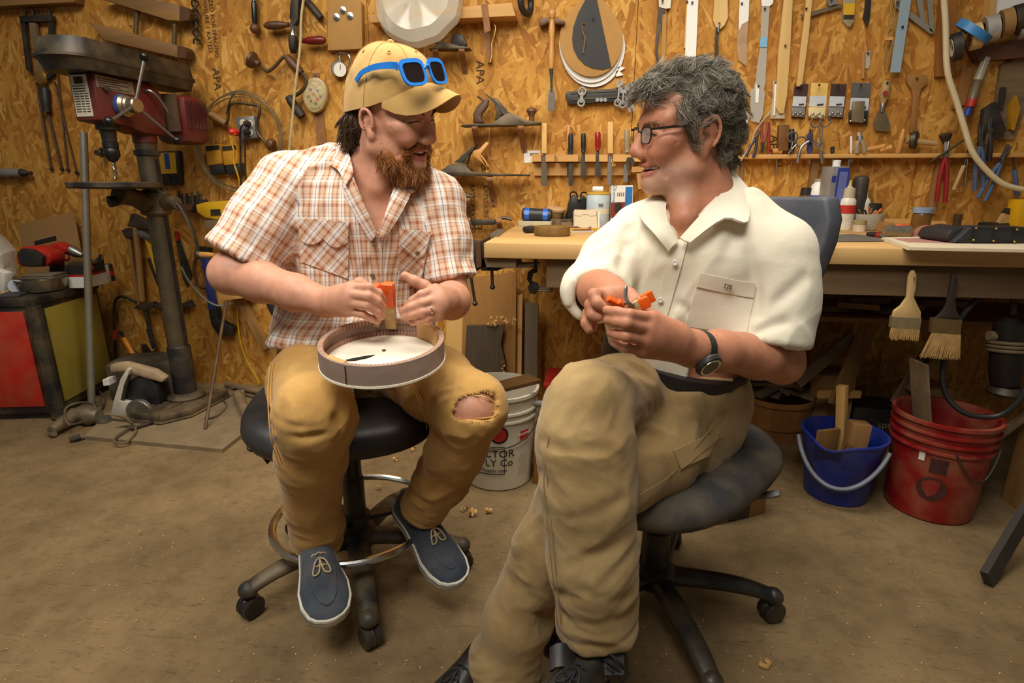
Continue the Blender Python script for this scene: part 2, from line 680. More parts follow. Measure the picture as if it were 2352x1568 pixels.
class Sdf:
 def __init__(self):
  self.p=[]

 def cone(self,a,b,ra,rb,k=0.012,op='u'):
  self.p.append(('c',op,k,A3(a),A3(b),ra,rb))
  return self

 def chain(self,pts,rs,k=0.012,op='u'):
  for i in range(len(pts)-1):
   self.cone(pts[i],pts[i+1],rs[i],rs[i+1],k,op)
  return self

 def econe(self,a,b,side,ra,rb,k=0.02,op='u'):
  """elliptic section: side vector; ra, rb = (radius along side, radius across)"""
  a,b=A3(a),A3(b)
  ax=(b-a)/np.linalg.norm(b-a)
  s=A3(side)
  s=s-ax*s.dot(ax)
  s /= np.linalg.norm(s)
  self.p.append(('e',op,k,a,b,s,np.cross(ax,s),ra,rb))
  return self

 def ell(self,c,r,rot=None,k=0.012,op='u'):
  m=np.eye(3) if rot is None else np.array(rot,dtype=np.float64)
  self.p.append(('l',op,k,A3(c),np.array(r,dtype=np.float64),m))
  return self

 def half(self,c,n,k=0.004,op='s'):
  """half space beyond c in direction n"""
  n=A3(n)
  self.p.append(('h',op,k,A3(c),n/np.linalg.norm(n)))
  return self

 def slab(self,c,rot,hs,r=0.003,k=0.004,op='u'):
  """rounded box, rot rows = axes"""
  self.p.append(('b',op,k,A3(c),np.array(rot,dtype=np.float64),np.array(hs,dtype=np.float64),r))
  return self

 @staticmethod
 def dist(q,P):
  t=q[0]
  if t == 'c':
   a,b,ra,rb=q[3:7]
   ab=b-a
   d=P-a
   h=np.clip(d @ ab/max(ab @ ab,1e-12),0,1)
   e=d-h[:,None]*ab
   return np.sqrt((e*e).sum(1))-(ra+(rb-ra)*h)
  if t == 'e':
   a,b,s,n,ra,rb=q[3:9]
   ab=b-a
   L=np.linalg.norm(ab)
   ax=ab/L
   d=P-a
   x=d @ ax
   h=np.clip(x/L,0,1)
   rs=ra[0]+(rb[0]-ra[0])*h
   rn=ra[1]+(rb[1]-ra[1])*h
   mn=np.minimum(rs,rn)
   res=x-h*L
   k=np.sqrt((d @ s/rs) ** 2+(d @ n/rn) ** 2+(res/mn) ** 2)
   return (k-1)*mn
  if t == 'l':
   c,r,m=q[3:6]
   d=(P-c) @ m.T
   k0=np.sqrt(((d/r) ** 2).sum(1))
   k1=np.sqrt(((d/(r*r)) ** 2).sum(1))+1e-9
   return k0*(k0-1)/k1
  if t == 'h':
   return-((P-q[3]) @ q[4])
  if t == 'b':
   c,m,hs,r=q[3:7]
   d=np.abs((P-c) @ m.T)-hs
   return np.sqrt((np.maximum(d,0) ** 2).sum(1))+np.minimum(d.max(1),0)-r

 def eval(self,P,prims=None):
  D=np.full(len(P),1e3)
  for q in (self.p if prims is None else prims):
   d=self.dist(q,P)
   k=q[2]
   if q[1] == 'u':
    h=np.maximum(k-np.abs(D-d),0)/k
    D=np.minimum(D,d)-h*h*k*0.25
   else:
    d=-d
    h=np.maximum(k-np.abs(D-d),0)/k
    D=np.maximum(D,d)+h*h*k*0.25
  return D

 def mesh(self,vox):
  n=16
  bs=n*vox
  lo=np.full(3,1e9)
  hi=-lo
  for q in self.p:
   if q[1] != 'u':
    continue
   if q[0] == 'c':
    e=max(q[5],q[6])
    L,U=np.minimum(q[3],q[4])-e,np.maximum(q[3],q[4])+e
   elif q[0] == 'e':
    e=max(q[7]+q[8])
    L,U=np.minimum(q[3],q[4])-e,np.maximum(q[3],q[4])+e
   elif q[0] == 'l':
    e=q[4].max()
    L,U=q[3]-e,q[3]+e
   elif q[0] == 'b':
    e=np.linalg.norm(q[5])+q[6]
    L,U=q[3]-e,q[3]+e
   else:
    continue
   lo,hi=np.minimum(lo,L),np.maximum(hi,U)
  lo=lo-0.03
  dims=np.ceil((hi+0.03-lo)/bs).astype(int)
  bi=np.stack(np.meshgrid(*[np.arange(d) for d in dims],indexing='ij'),-1).reshape(-1,3)
  ctr=lo+(bi+0.5)*bs
  D=self.eval(ctr)
  rad=bs*0.8661
  act=np.where(np.abs(D)<rad*1.3+0.008)[0]
  per=[self.dist(q,ctr[act]) for q in self.p]
  g=np.stack(np.meshgrid(*[np.arange(n+1)]*3,indexing='ij'),-1).reshape(-1,3)
  big=(dims.max()+2)*n+4
  keys,vpos,quads=[],[],[]
  cell_off=np.array([[i,j,k] for i in (0,1) for j in (0,1) for k in (0,1)])
  edges=[(a,b) for a in range(8) for b in range(a+1,8) if np.abs(cell_off[a]-cell_off[b]).sum() == 1]
  for ai,b in enumerate(act):
   dc=D[b]
   sel=[]
   for q,dd in zip(self.p,per):
    v=dd[ai]
    if q[1] == 'u':
     if v-rad*1.25>dc+rad*1.25+q[2]+0.01:
      continue
    elif v-rad*1.25>q[2]+0.01:
     continue
    sel.append(q)
   if not sel:
    continue
   P=lo+(bi[b]*n+g)*vox
   V=self.eval(P,sel).reshape(n+1,n+1,n+1)
   sg=V<0
   if sg.all() or not sg.any():
    continue
   cs=[sg[o[0]:n+o[0],o[1]:n+o[1],o[2]:n+o[2]] for o in cell_off]
   cv=[V[o[0]:n+o[0],o[1]:n+o[1],o[2]:n+o[2]] for o in cell_off]
   cnt=sum(c.astype(int) for c in cs)
   m=(cnt>0) & (cnt<8)
   idx=np.argwhere(m)
   acc=np.zeros((len(idx),3))
   num=np.zeros(len(idx))
   cvm=[c[m] for c in cv]
   for a,e in edges:
    va,ve=cvm[a],cvm[e]
    x=(va<0) != (ve<0)
    t=np.where(x,va/np.where(x,va-ve,1),0)
    pt=cell_off[a]+t[:,None]*(cell_off[e]-cell_off[a])
    acc += pt*x[:,None]
    num += x
   vp=lo+(bi[b]*n+idx+acc/num[:,None])*vox
   gi=bi[b]*n+idx+1
   keys.append((gi[:,0]*big+gi[:,1])*big+gi[:,2])
   vpos.append(vp)
   for ax in range(3):
    s0=[slice(0,n)]*3
    s1=list(s0)
    s1[ax]=slice(1,n+1)
    A,E=sg[tuple(s0)],sg[tuple(s1)]
    x=A != E
    ii=np.argwhere(x)
    if not len(ii):
     continue
    flip=A[x]
    gq=bi[b]*n+ii+1
    o1,o2=(ax+1)%3,(ax+2)%3
    cs4=[]
    for d1,d2 in ((-1,-1),(0,-1),(0,0),(-1,0)):
     h=gq.copy()
     h[:,o1] += d1
     h[:,o2] += d2
     cs4.append((h[:,0]*big+h[:,1])*big+h[:,2])
    qd=np.stack(cs4,1)
    qd[~flip]=qd[~flip][:,::-1]
    quads.append(qd)
  keys=np.concatenate(keys)
  vpos=np.concatenate(vpos)
  quads=np.concatenate(quads)
  order=np.argsort(keys)
  ks=keys[order]
  pos=np.searchsorted(ks,quads)
  pos=np.clip(pos,0,len(ks)-1)
  ok=(ks[pos] == quads).all(1)
  return vpos,order[pos[ok]]

def hash3(i,seed):
 h=(i[:,0]*73856093) ^ (i[:,1]*19349663) ^ (i[:,2]*83492791) ^ (seed*2654435761)
 h=(h ^ (h >> 13))*1274126177
 return ((h ^ (h >> 16)) & 0xffff)/65535.0

def vnoise(P,seed=0):
 i=np.floor(P).astype(np.int64)
 f=P-i
 f=f*f*(3-2*f)
 r=0
 for a in (0,1):
  for b in (0,1):
   for c in (0,1):
    w_=(f[:,0] if a else 1-f[:,0])*(f[:,1] if b else 1-f[:,1])*(f[:,2] if c else 1-f[:,2])
    r=r+w_*hash3(i+np.array([a,b,c]),seed)
 return r

def vnormals(v,q):
 n=np.cross(v[q[:,2]]-v[q[:,0]],v[q[:,3]]-v[q[:,1]])
 out=np.zeros_like(v)
 for j in range(4):
  np.add.at(out,q[:,j],n)
 return out/(np.linalg.norm(out,axis=1,keepdims=True)+1e-12)

def relax(v,q,it=1,f=0.5):
 for _ in range(it):
  s=np.zeros_like(v)
  c=np.zeros(len(v))
  for j in range(4):
   np.add.at(s,q[:,j],v[q[:,(j+1)%4]])
   np.add.at(s,q[:,j],v[q[:,(j+3)%4]])
   np.add.at(c,q[:,j],2)
  v=v+f*(s/np.maximum(c,1)[:,None]-v)
 return v

def npmesh(name,v,q,m,parent=None,uvs=None,col=None,loc=None,**kw):
 org=A3(ORG[parent]) if parent is not None else (A3(loc) if loc is not None else np.zeros(3))
 me=bpy.data.meshes.new(name)
 k=q.shape[1]
 me.vertices.add(len(v))
 me.vertices.foreach_set('co',(v-org).astype(np.float32).ravel())
 me.loops.add(q.size)
 me.loops.foreach_set('vertex_index',q.astype(np.int32).ravel())
 me.polygons.add(len(q))
 me.polygons.foreach_set('loop_start',np.arange(0,q.size,k,dtype=np.int32))
 me.polygons.foreach_set('use_smooth',np.ones(len(q),dtype=bool))
 me.update(calc_edges=True)
 if uvs is not None:
  ul=me.uv_layers.new(name='cloth')
  ul.data.foreach_set('uv',uvs.astype(np.float32).ravel())
 if col is not None:
  at=me.color_attributes.new('tint','FLOAT_COLOR','POINT')
  at.data.foreach_set('color',np.c_[col,np.ones(len(col))].astype(np.float32).ravel())
 me.materials.append(m)
 o=bpy.data.objects.new(name,me)
 COL.objects.link(o)
 if parent is not None:
  o.parent=parent
 else:
  o.location=org
 ORG[o]=Vector(org)
 return tag(o,**kw)

def strands(name,roots,paths,m,parent,r0=0.0006,r1=0.0001,n=3):
 """paths: (N, k, 3) array of points along each hair"""
 N,k,_=paths.shape
 t=np.zeros_like(paths)
 t[:,1:-1]=paths[:,2:]-paths[:,:-2]
 t[:,0]=paths[:,1]-paths[:,0]
 t[:,-1]=paths[:,-1]-paths[:,-2]
 t /= np.linalg.norm(t,axis=2,keepdims=True)+1e-9
 ref=np.random.default_rng(N).normal(size=(N,1,3))
 e1=np.cross(t,ref)
 e1 /= np.linalg.norm(e1,axis=2,keepdims=True)+1e-9
 rr=np.linspace(r0,r1,k)[None,:,None]
 vs=np.stack([paths-e1*rr,paths+e1*rr],2)
 v=vs.reshape(-1,3)
 base=(np.arange(N)[:,None]*k+np.arange(k-1)[None,:])*2
 q=np.stack([base,base+1,base+3,base+2],-1).reshape(-1,4)
 return npmesh(name,v,q,m,parent)

def skin_material(name,base,rough=0.5):
 m,n,l,p=newmat(name)
 a=n.new('ShaderNodeVertexColor')
 a.layer_name='tint'
 tc=n.new('ShaderNodeTexCoord')
 nz=n.new('ShaderNodeTexNoise')
 nz.inputs['Scale'].default_value=60
 nz.inputs['Detail'].default_value=6
 l.new(tc.outputs['Object'],nz.inputs['Vector'])
 mr=n.new('ShaderNodeMapRange')
 mr.inputs['From Min'].default_value=0.3
 mr.inputs['From Max'].default_value=0.7
 mr.inputs['To Min'].default_value=0.9
 mr.inputs['To Max'].default_value=1.1
 l.new(nz.outputs['Fac'],mr.inputs['Value'])
 vm=n.new('ShaderNodeVectorMath')
 vm.operation='SCALE'
 l.new(a.outputs['Color'],vm.inputs[0])
 l.new(mr.outputs[0],vm.inputs['Scale'])
 l.new(vm.outputs[0],p.inputs['Base Color'])
 p.inputs['Roughness'].default_value=rough
 p.inputs['Subsurface Weight'].default_value=0.12
 p.inputs['Subsurface Radius'].default_value=(0.012,0.005,0.003)
 p.inputs['Subsurface Scale'].default_value=0.5
 p.inputs['Specular IOR Level'].default_value=0.35
 n2=n.new('ShaderNodeTexNoise')
 n2.inputs['Scale'].default_value=260
 n2.inputs['Detail'].default_value=3
 l.new(tc.outputs['Object'],n2.inputs['Vector'])
 bp=n.new('ShaderNodeBump')
 bp.inputs['Strength'].default_value=0.12
 bp.inputs['Distance'].default_value=0.002
 l.new(n2.outputs['Fac'],bp.inputs['Height'])
 l.new(bp.outputs[0],p.inputs['Normal'])
 return m

def rotm(yaw,pitch,roll):
 """rows: forward, left, up of a head in the camera-level frame, then turned into the world"""
 f=np.array([math.sin(yaw)*math.cos(pitch),-math.cos(yaw)*math.cos(pitch),math.sin(pitch)])
 l=np.cross([0,0,1],f)
 l /= np.linalg.norm(l)
 u=np.cross(f,l)
 l2=l*math.cos(roll)+u*math.sin(roll)
 u2=np.cross(f,l2)
 T=np.array([RT[:],FW[:],(0,0,1)])
 return np.stack([f,l2,u2]) @ T

class Head:
 def __init__(self,u,v,z,yaw,pitch,roll,sc):
  self.o=A3(uv(u,v,z))
  self.m=rotm(R(yaw),R(pitch),R(roll))
  self.s=sc

 def __call__(self,f,l,u):
  return self.o+self.s*(np.array([f,l,u]) @ self.m)

 def dir(self,f,l,u):
  return np.array([f,l,u]) @ self.m

 def loc(self,P):
  return (P-self.o) @ self.m.T/self.s

def head_prims(s,h,jaw=1.0,nose=1.0,cheek=1.0,ear=(0,-.008,1.0),smile=0.0,back=0.0):
 k=h.s

 def E(c,r,kk=0.012,op='u',tilt=None):
  m=h.m
  if tilt is not None:
   m=np.array(tilt) @ h.m
  s.ell(h(*c),[x*k for x in r],m,kk,op)

 def Cn(a,b,ra,rb,kk=0.012,op='u'):
  s.cone(h(*a),h(*b),ra*k,rb*k,kk,op)

 E((-.014+back,0,.040),(.096-back,.075,.080),.02)
 E((.018,0,.045),(.068,.066,.062),.02)          # forehead
 E((.028,0,-.022),(.056,.058,.082),.03)         # face mass
 E((.044,0,-.055),(.042,.042,.050),.03)         # muzzle
 for y in (-1,1):
  Cn((-.004,y*.058,-.030),(.004,y*.054,-.066),.016,.018*jaw,.025)
  Cn((.004,y*.054,-.066),(.068,y*.013,-.100),.018*jaw,.017*jaw,.025)
  E((.058,y*.044,-.012),(.027,.024,.018),.022)     # cheek bone
  E((.073,y*.037,-.035),(.021*cheek,.020,.018*cheek),.018)   # smiling cheek
  Cn((.088,y*.010,.026),(.064,y*.052,.028),.0105,.009,.018)   # brow
  E((.099,y*.030,.008),(.014,.018,.0085),.010,'s')
  E((.0765,y*.031,.006),(.0148,.0165,.0125),.004)
  Cn((.0890,y*.018,.0052),(.0785,y*.048,.0030),.0036,.0028,.003)   # upper lid
  Cn((.0870,y*.018,-.0022),(.0785,y*.046,-.0052),.0038,.0028,.003)  # lower lid
  Cn((.0915,y*.0185,.0016),(.0800,y*.049,-.0010),.0011,.0009,.002,'s')   # eye slit
  E((.0995,y*.0130,-.0375),(.0120,.0085,.0085),.006)
  E((.105,y*.0075,-.0450),(.005,.0035,.003),.003,'s')                # nostril
  Cn((.0965,y*.0235,-.036),(.077,y*.040,-.070),.0018,.003,.008,'s')  # smile fold
 Cn((.0875,0,.018),(.1065,0,-.024),.0085,.0112*nose,.012)
 E((.1085,0,-.032),(.0125,.0130,.0115),.008)
 E((.073,0,-.097),(.020,.021,.017),.014)        # chin
 # open smile
 E((.092+smile*.5,0,-.0665-smile*.12),(.026-smile*.9,.026-smile*.85,.0085-smile*.09),.004,'s')
 c_=(.072+smile,.030-smile*.3,-.0590-smile*.25)
 up=[(c_[0],-c_[1],c_[2]),(.087,-.018,-.0605),(.0940,-.006,-.0585),(.0940,.006,-.0585),(.087,.018,-.0605),c_]
 lo=[(c_[0],-c_[1],c_[2]-.001),(.084,-.018,-.0760),(.0905,0,-.0800),(.084,.018,-.0760),(c_[0],c_[1],c_[2]-.001)]
 ru,rl=[.003,.0042,.0048,.0048,.0042,.003],[.003,.0048,.0058,.0048,.003]
 if smile:
  up=[up[0],(.0735,-.0275,-.0572)]+up[1:5]+[(.0735,.0275,-.0572),up[5]]
  lo=[lo[0],(.0715,-.0290,-.0700)]+lo[1:4]+[(.0715,.0290,-.0700),lo[4]]
  ru,rl=[.0024,.003]+ru[1:5]+[.003,.0024],[.0024,.0036]+rl[1:4]+[.0036,.0024]
 s.chain([h(*p) for p in up],[x*k for x in ru],.004)
 s.chain([h(*p) for p in lo],[x*k for x in rl],.004)
 # ears
 ef,eu,es=ear
 for y in (-1,1):
  tilt=np.array([[.96,-y*.0,.28],[0,1,0],[-.28,0,.96]])
  E((-.012+ef,y*.076,.002+eu),(.019*es,.007,.031*es),.006,'u',tilt)
  rim=[]
  for a in range(-20,250,18):
   an=R(a)
   f=-.012+.018*es*math.cos(an)
   uu=.006+.028*es*math.sin(an)
   rim.append((f-.28*(uu-.006)*0.6+ef,y*(.083+.004*(1-math.cos(an))*.6),uu+eu))
  s.chain([h(*p) for p in rim],[.0036*k]*len(rim),.003)
  E((-.005+ef,y*.087,-.005+eu),(.0095,.010,.0135),.004,'s',tilt)
  E((-.014+ef,y*.086,.014+eu),(.0075,.004,.010),.004,'s',tilt)
  E((.001+ef,y*.080,-.004+eu),(.005,.005,.006),.005)
  E((-.004+ef,y*.078,-.030*es+eu),(.009,.0055,.0095),.008)

def mouth_parts(h,par,wide=.0245,bend=.018):
 k=h.s
 teeth=mat('teeth',(232,222,196),0.3,0,var=0.03)
 n=10
 for u0,u1 in ((-.0612,-.0688),):
  for i in range(n):
   a0,a1=-1.0+2.0*i/n+.02,-1.0+2.0*(i+1)/n-.02
   ps=[]
   for a in (a0,a1):
    f=.0885-bend*a*a
    ps.append((f,a*wide))
   hgt=(u0-u1)*(1.0-.25*abs((a0+a1)/2))
   b=B()
   b.prism([Vector(h(ps[0][0],ps[0][1],u0)),Vector(h(ps[1][0],ps[1][1],u0)),Vector(h(ps[1][0],ps[1][1],u0-hgt)),Vector(h(ps[0][0],ps[0][1],u0-hgt))],
     Vector(h.dir(-1,0,0))*.004)
   b.ob('tooth',teeth,par,bevel=.0006)
 B().ell(h(.077,0,-.074),(.014*k,.017*k,.004*k),Matrix(h.m.T.tolist()),12,7).ob('tongue',mat('tongue',(120,50,44),.4),par)

def skin_tint(v,h,base,lips,cheek=0.3,stub=None,smile=0.0):
 c=np.tile(np.array(base[:3]),(len(v),1))
 P=h.loc(v)

 def mixin(c,col,w_):
  w_=np.clip(w_,0,1)[:,None]
  return c*(1-w_)+np.array(col[:3])*w_

 near=np.linalg.norm(P,axis=1)<.2
 # red cheeks and nose
 for y in (-1,1):
  d=np.linalg.norm((P-np.array([.078,y*.04,-.028]))/np.array([.03,.026,.022]),axis=1)
  c=mixin(c,rgb(176,96,74),(1-d)*cheek*1.3)
 d=np.linalg.norm((P-np.array([.112,0,-.032]))/np.array([.02,.018,.02]),axis=1)
 c=mixin(c,rgb(178,96,76),(1-d)*cheek*1.5)
 if stub is not None:
  reg=(np.clip((-.045-P[:,2])/.02,0,1))*np.clip((P[:,2]+.14)/.02,0,1)*np.clip((P[:,0]+.0)/.02,0,1)
  reg *= near
  nz=vnoise(P*420,3)*.6+.4
  c=mixin(c,stub,reg*nz*.55)
 r=np.sqrt(((P[:,1])/(.034-smile*.3)) ** 2+((P[:,2]+.0685)/.019) ** 2)
 lipm=near*(P[:,0]>.068+smile)*np.clip((1-r)*7,0,1)
 c=mixin(c,lips,lipm*.75)
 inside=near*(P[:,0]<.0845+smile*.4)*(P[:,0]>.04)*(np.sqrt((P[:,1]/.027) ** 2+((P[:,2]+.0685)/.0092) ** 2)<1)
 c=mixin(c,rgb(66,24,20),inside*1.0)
 return c

def face_lines(v,q,h,deep=.0012):
 """laugh lines beside the eyes and across the cheeks"""
 n=vnormals(v,q)
 P=h.loc(v)
 for y in (-1,1):
  for a,b,w_,d in (((.070,y*.054,.004),(.048,y*.066,.012),.0020,1.0),((.071,y*.054,-.001),(.046,y*.067,-.002),.0020,1.0),
       ((.072,y*.053,-.006),(.050,y*.064,-.016),.0020,1.0),((.086,y*.030,-.012),(.070,y*.050,-.016),.0022,.8),
       ((.070,y*.046,-.052),(.062,y*.047,-.080),.003,1.2),((.090,y*.008,.030),(.092,y*.007,.018),.002,.8)):
   a,b=np.array(a),np.array(b)
   ab=b-a
   t=np.clip((P-a) @ ab/(ab @ ab),0,1)
   e=np.linalg.norm(P-a-t[:,None]*ab,axis=1)
   e=np.where(e>.02,1,e)
   # only the distance across the surface counts
   v=v-n*(np.exp(-(np.maximum(e-.004,0)/w_) ** 2)*(e<.012)*deep*d)[:,None]
 return v

def march(s,p,d,n=60,step=.002):
 """walk from p along d to the surface"""
 d=np.array(d)/np.linalg.norm(d)
 p=np.array(p,dtype=float)
 for _ in range(n):
  x=s.eval(p[None])[0]
  if abs(x)<.0002:
   break
  p=p+d*x*.8
 return p
# ------------------------------------------------------------------ helpers for clothing
def J(px,py,v):
 return at_v(px,py,v)

def cloth(name,c,c2,weave=700,rough=0.85,sc=6,fold=0.25,dirt=None):
 m,n,l,p=newmat(name)
 tc=n.new('ShaderNodeTexCoord')
 nz=n.new('ShaderNodeTexNoise')
 nz.inputs['Scale'].default_value=sc
 nz.inputs['Detail'].default_value=7
 nz.inputs['Roughness'].default_value=0.65
 l.new(tc.outputs['Object'],nz.inputs['Vector'])
 rp=n.new('ShaderNodeValToRGB')
 rp.color_ramp.elements[0].position=0.35
 rp.color_ramp.elements[1].position=0.68
 rp.color_ramp.elements[0].color=rgb(*c)
 rp.color_ramp.elements[1].color=rgb(*c2)
 l.new(nz.outputs['Fac'],rp.inputs['Fac'])
 out=rp.outputs['Color']
 if dirt:
  n3=n.new('ShaderNodeTexNoise')
  n3.inputs['Scale'].default_value=11
  n3.inputs['Detail'].default_value=8
  l.new(tc.outputs['Object'],n3.inputs['Vector'])
  mr=n.new('ShaderNodeMapRange')
  mr.inputs['From Min'].default_value=0.52
  mr.inputs['From Max'].default_value=0.75
  mr.inputs['To Max'].default_value=0.55
  l.new(n3.outputs['Fac'],mr.inputs['Value'])
  mx=n.new('ShaderNodeMix')
  mx.data_type='RGBA'
  l.new(mr.outputs[0],mx.inputs[0])
  l.new(out,mx.inputs[6])
  mx.inputs[7].default_value=rgb(*dirt)
  out=mx.outputs[2]
 l.new(out,p.inputs['Base Color'])
 p.inputs['Roughness'].default_value=rough
 p.inputs['Specular IOR Level'].default_value=0.2
 p.inputs['Sheen Weight'].default_value=0.15
 n2=n.new('ShaderNodeTexNoise')
 n2.inputs['Scale'].default_value=32
 n2.inputs['Detail'].default_value=4
 l.new(tc.outputs['Object'],n2.inputs['Vector'])
 bp=n.new('ShaderNodeBump')
 bp.inputs['Strength'].default_value=fold
 bp.inputs['Distance'].default_value=0.006
 l.new(n2.outputs['Fac'],bp.inputs['Height'])
 wv=n.new('ShaderNodeTexNoise')
 wv.inputs['Scale'].default_value=weave
 l.new(tc.outputs['Object'],wv.inputs['Vector'])
 b2=n.new('ShaderNodeBump')
 b2.inputs['Strength'].default_value=0.12
 b2.inputs['Distance'].default_value=0.001
 l.new(wv.outputs['Fac'],b2.inputs['Height'])
 l.new(bp.outputs[0],b2.inputs['Normal'])
 l.new(b2.outputs[0],p.inputs['Normal'])
 return m

def plaid():
 m,n,l,p=newmat('plaid_cotton')
 uvn=n.new('ShaderNodeUVMap')
 uvn.uv_map='cloth'
 sp=n.new('ShaderNodeSeparateXYZ')
 l.new(uvn.outputs[0],sp.inputs[0])
 outs=[]
 W_,T_,O_,D_,K_=(248,244,236),(218,188,160),(176,106,74),(116,84,70),(118,132,150)
 for ax,per,seq in (('X',0.040,((0,T_),(.14,O_),(.26,T_),(.38,W_),(.54,K_),(.59,W_),(.74,T_),(.80,O_),(.88,T_))),
      ('Y',0.040,((0,T_),(.12,O_),(.22,(156,86,58)),(.30,T_),(.48,W_),(.56,T_),(.60,K_),(.63,T_),(.80,O_),(.84,T_)))):
  d=n.new('ShaderNodeMath')
  d.operation='DIVIDE'
  l.new(sp.outputs[ax],d.inputs[0])
  d.inputs[1].default_value=per
  fr=n.new('ShaderNodeMath')
  fr.operation='FRACT'
  l.new(d.outputs[0],fr.inputs[0])
  rp=n.new('ShaderNodeValToRGB')
  cr=rp.color_ramp
  cr.interpolation='CONSTANT'
  cr.elements[0].position=0
  cr.elements[0].color=rgb(*seq[0][1])
  cr.elements[1].position=seq[1][0]
  cr.elements[1].color=rgb(*seq[1][1])
  for pos,c in seq[2:]:
   e=cr.elements.new(pos)
   e.color=rgb(*c)
  l.new(fr.outputs[0],rp.inputs['Fac'])
  outs.append(rp.outputs[0])
 mx=n.new('ShaderNodeMix')
 mx.data_type='RGBA'
 mx.inputs[0].default_value=0.45
 l.new(outs[0],mx.inputs[6])
 l.new(outs[1],mx.inputs[7])
 l.new(mx.outputs[2],p.inputs['Base Color'])
 p.inputs['Roughness'].default_value=0.85
 p.inputs['Specular IOR Level'].default_value=0.2
 tc=n.new('ShaderNodeTexCoord')
 n2=n.new('ShaderNodeTexNoise')
 n2.inputs['Scale'].default_value=26
 n2.inputs['Detail'].default_value=4
 l.new(tc.outputs['Object'],n2.inputs['Vector'])
 bp=n.new('ShaderNodeBump')
 bp.inputs['Strength'].default_value=0.3
 bp.inputs['Distance'].default_value=0.006
 l.new(n2.outputs['Fac'],bp.inputs['Height'])
 l.new(bp.outputs[0],p.inputs['Normal'])
 return m

def folds(v,q,amp,freq,seed,axis=None):
 """cloth creases: ridged noise pushed along the normals; axis stretches the creases"""
 n=vnormals(v,q)
 P=v.copy()
 if axis is not None:
  a=A3(axis)
  a /= np.linalg.norm(a)
  P=P-np.outer(P @ a,a)*0.65
 w1=vnoise(P*5.0+31,seed+5)[:,None]
 W=P*freq+2.2*np.stack([vnoise(P*7,seed+1),vnoise(P*7+9,seed+2),vnoise(P*7+17,seed+3)],1)
 d=1-np.abs(2*vnoise(W,seed)-1)
 d2=1-np.abs(2*vnoise(W*2.1,seed+8)-1)
 h=(d-.5)*amp+(d2-.5)*amp*.4
 return v+n*(h[:,None]*(0.35+w1))

def crease(v,q,pts,width,depth):
 """press one crease (negative depth raises it) along a polyline"""
 n=vnormals(v,q)
 pts=[A3(p) for p in pts]
 best=np.full(len(v),1e9)
 for a,b in zip(pts[:-1],pts[1:]):
  ab=b-a
  t=np.clip((v-a) @ ab/(ab @ ab),0,1)
  best=np.minimum(best,np.linalg.norm(v-a-t[:,None]*ab,axis=1))
 g=np.exp(-(best/width) ** 2)
 return v-n*(g*depth)[:,None]

def hemline(v,q,c,ax,r_,up_=.02):
 """a stitched fold near the end of a leg"""
 e1,e2,a=frame(ax)
 ring_=[Vector(c)-a*up_+(e1*math.cos(2*math.pi*i/24)+e2*math.sin(2*math.pi*i/24))*r_ for i in range(25)]
 return crease(v,q,ring_,.006,.004)

def tube_uv(P,a,b,rad):
 a,b=A3(a),A3(b)
 ax=(b-a)/np.linalg.norm(b-a)
 e1=np.cross(ax,A3(FW))
 e1 /= np.linalg.norm(e1)
 e2=np.cross(ax,e1)
 d=P-a
 return np.stack([np.arctan2(d @ e1,d @ e2)*rad,d @ ax],-1)

def torso_uv(P,c,side,rad):
 s=A3(side)
 fr=np.cross(s,[0,0,1.0])
 d=P-A3(c)
 return np.stack([np.arctan2(d @ s,d @ fr)*rad,P[...,2]],-1)

def finger(s,pts,r=0.0088,tip=0.0072,k=0.004):
 n=len(pts)
 s.chain(pts,[r+(tip-r)*i/(n-1) for i in range(n)],k)

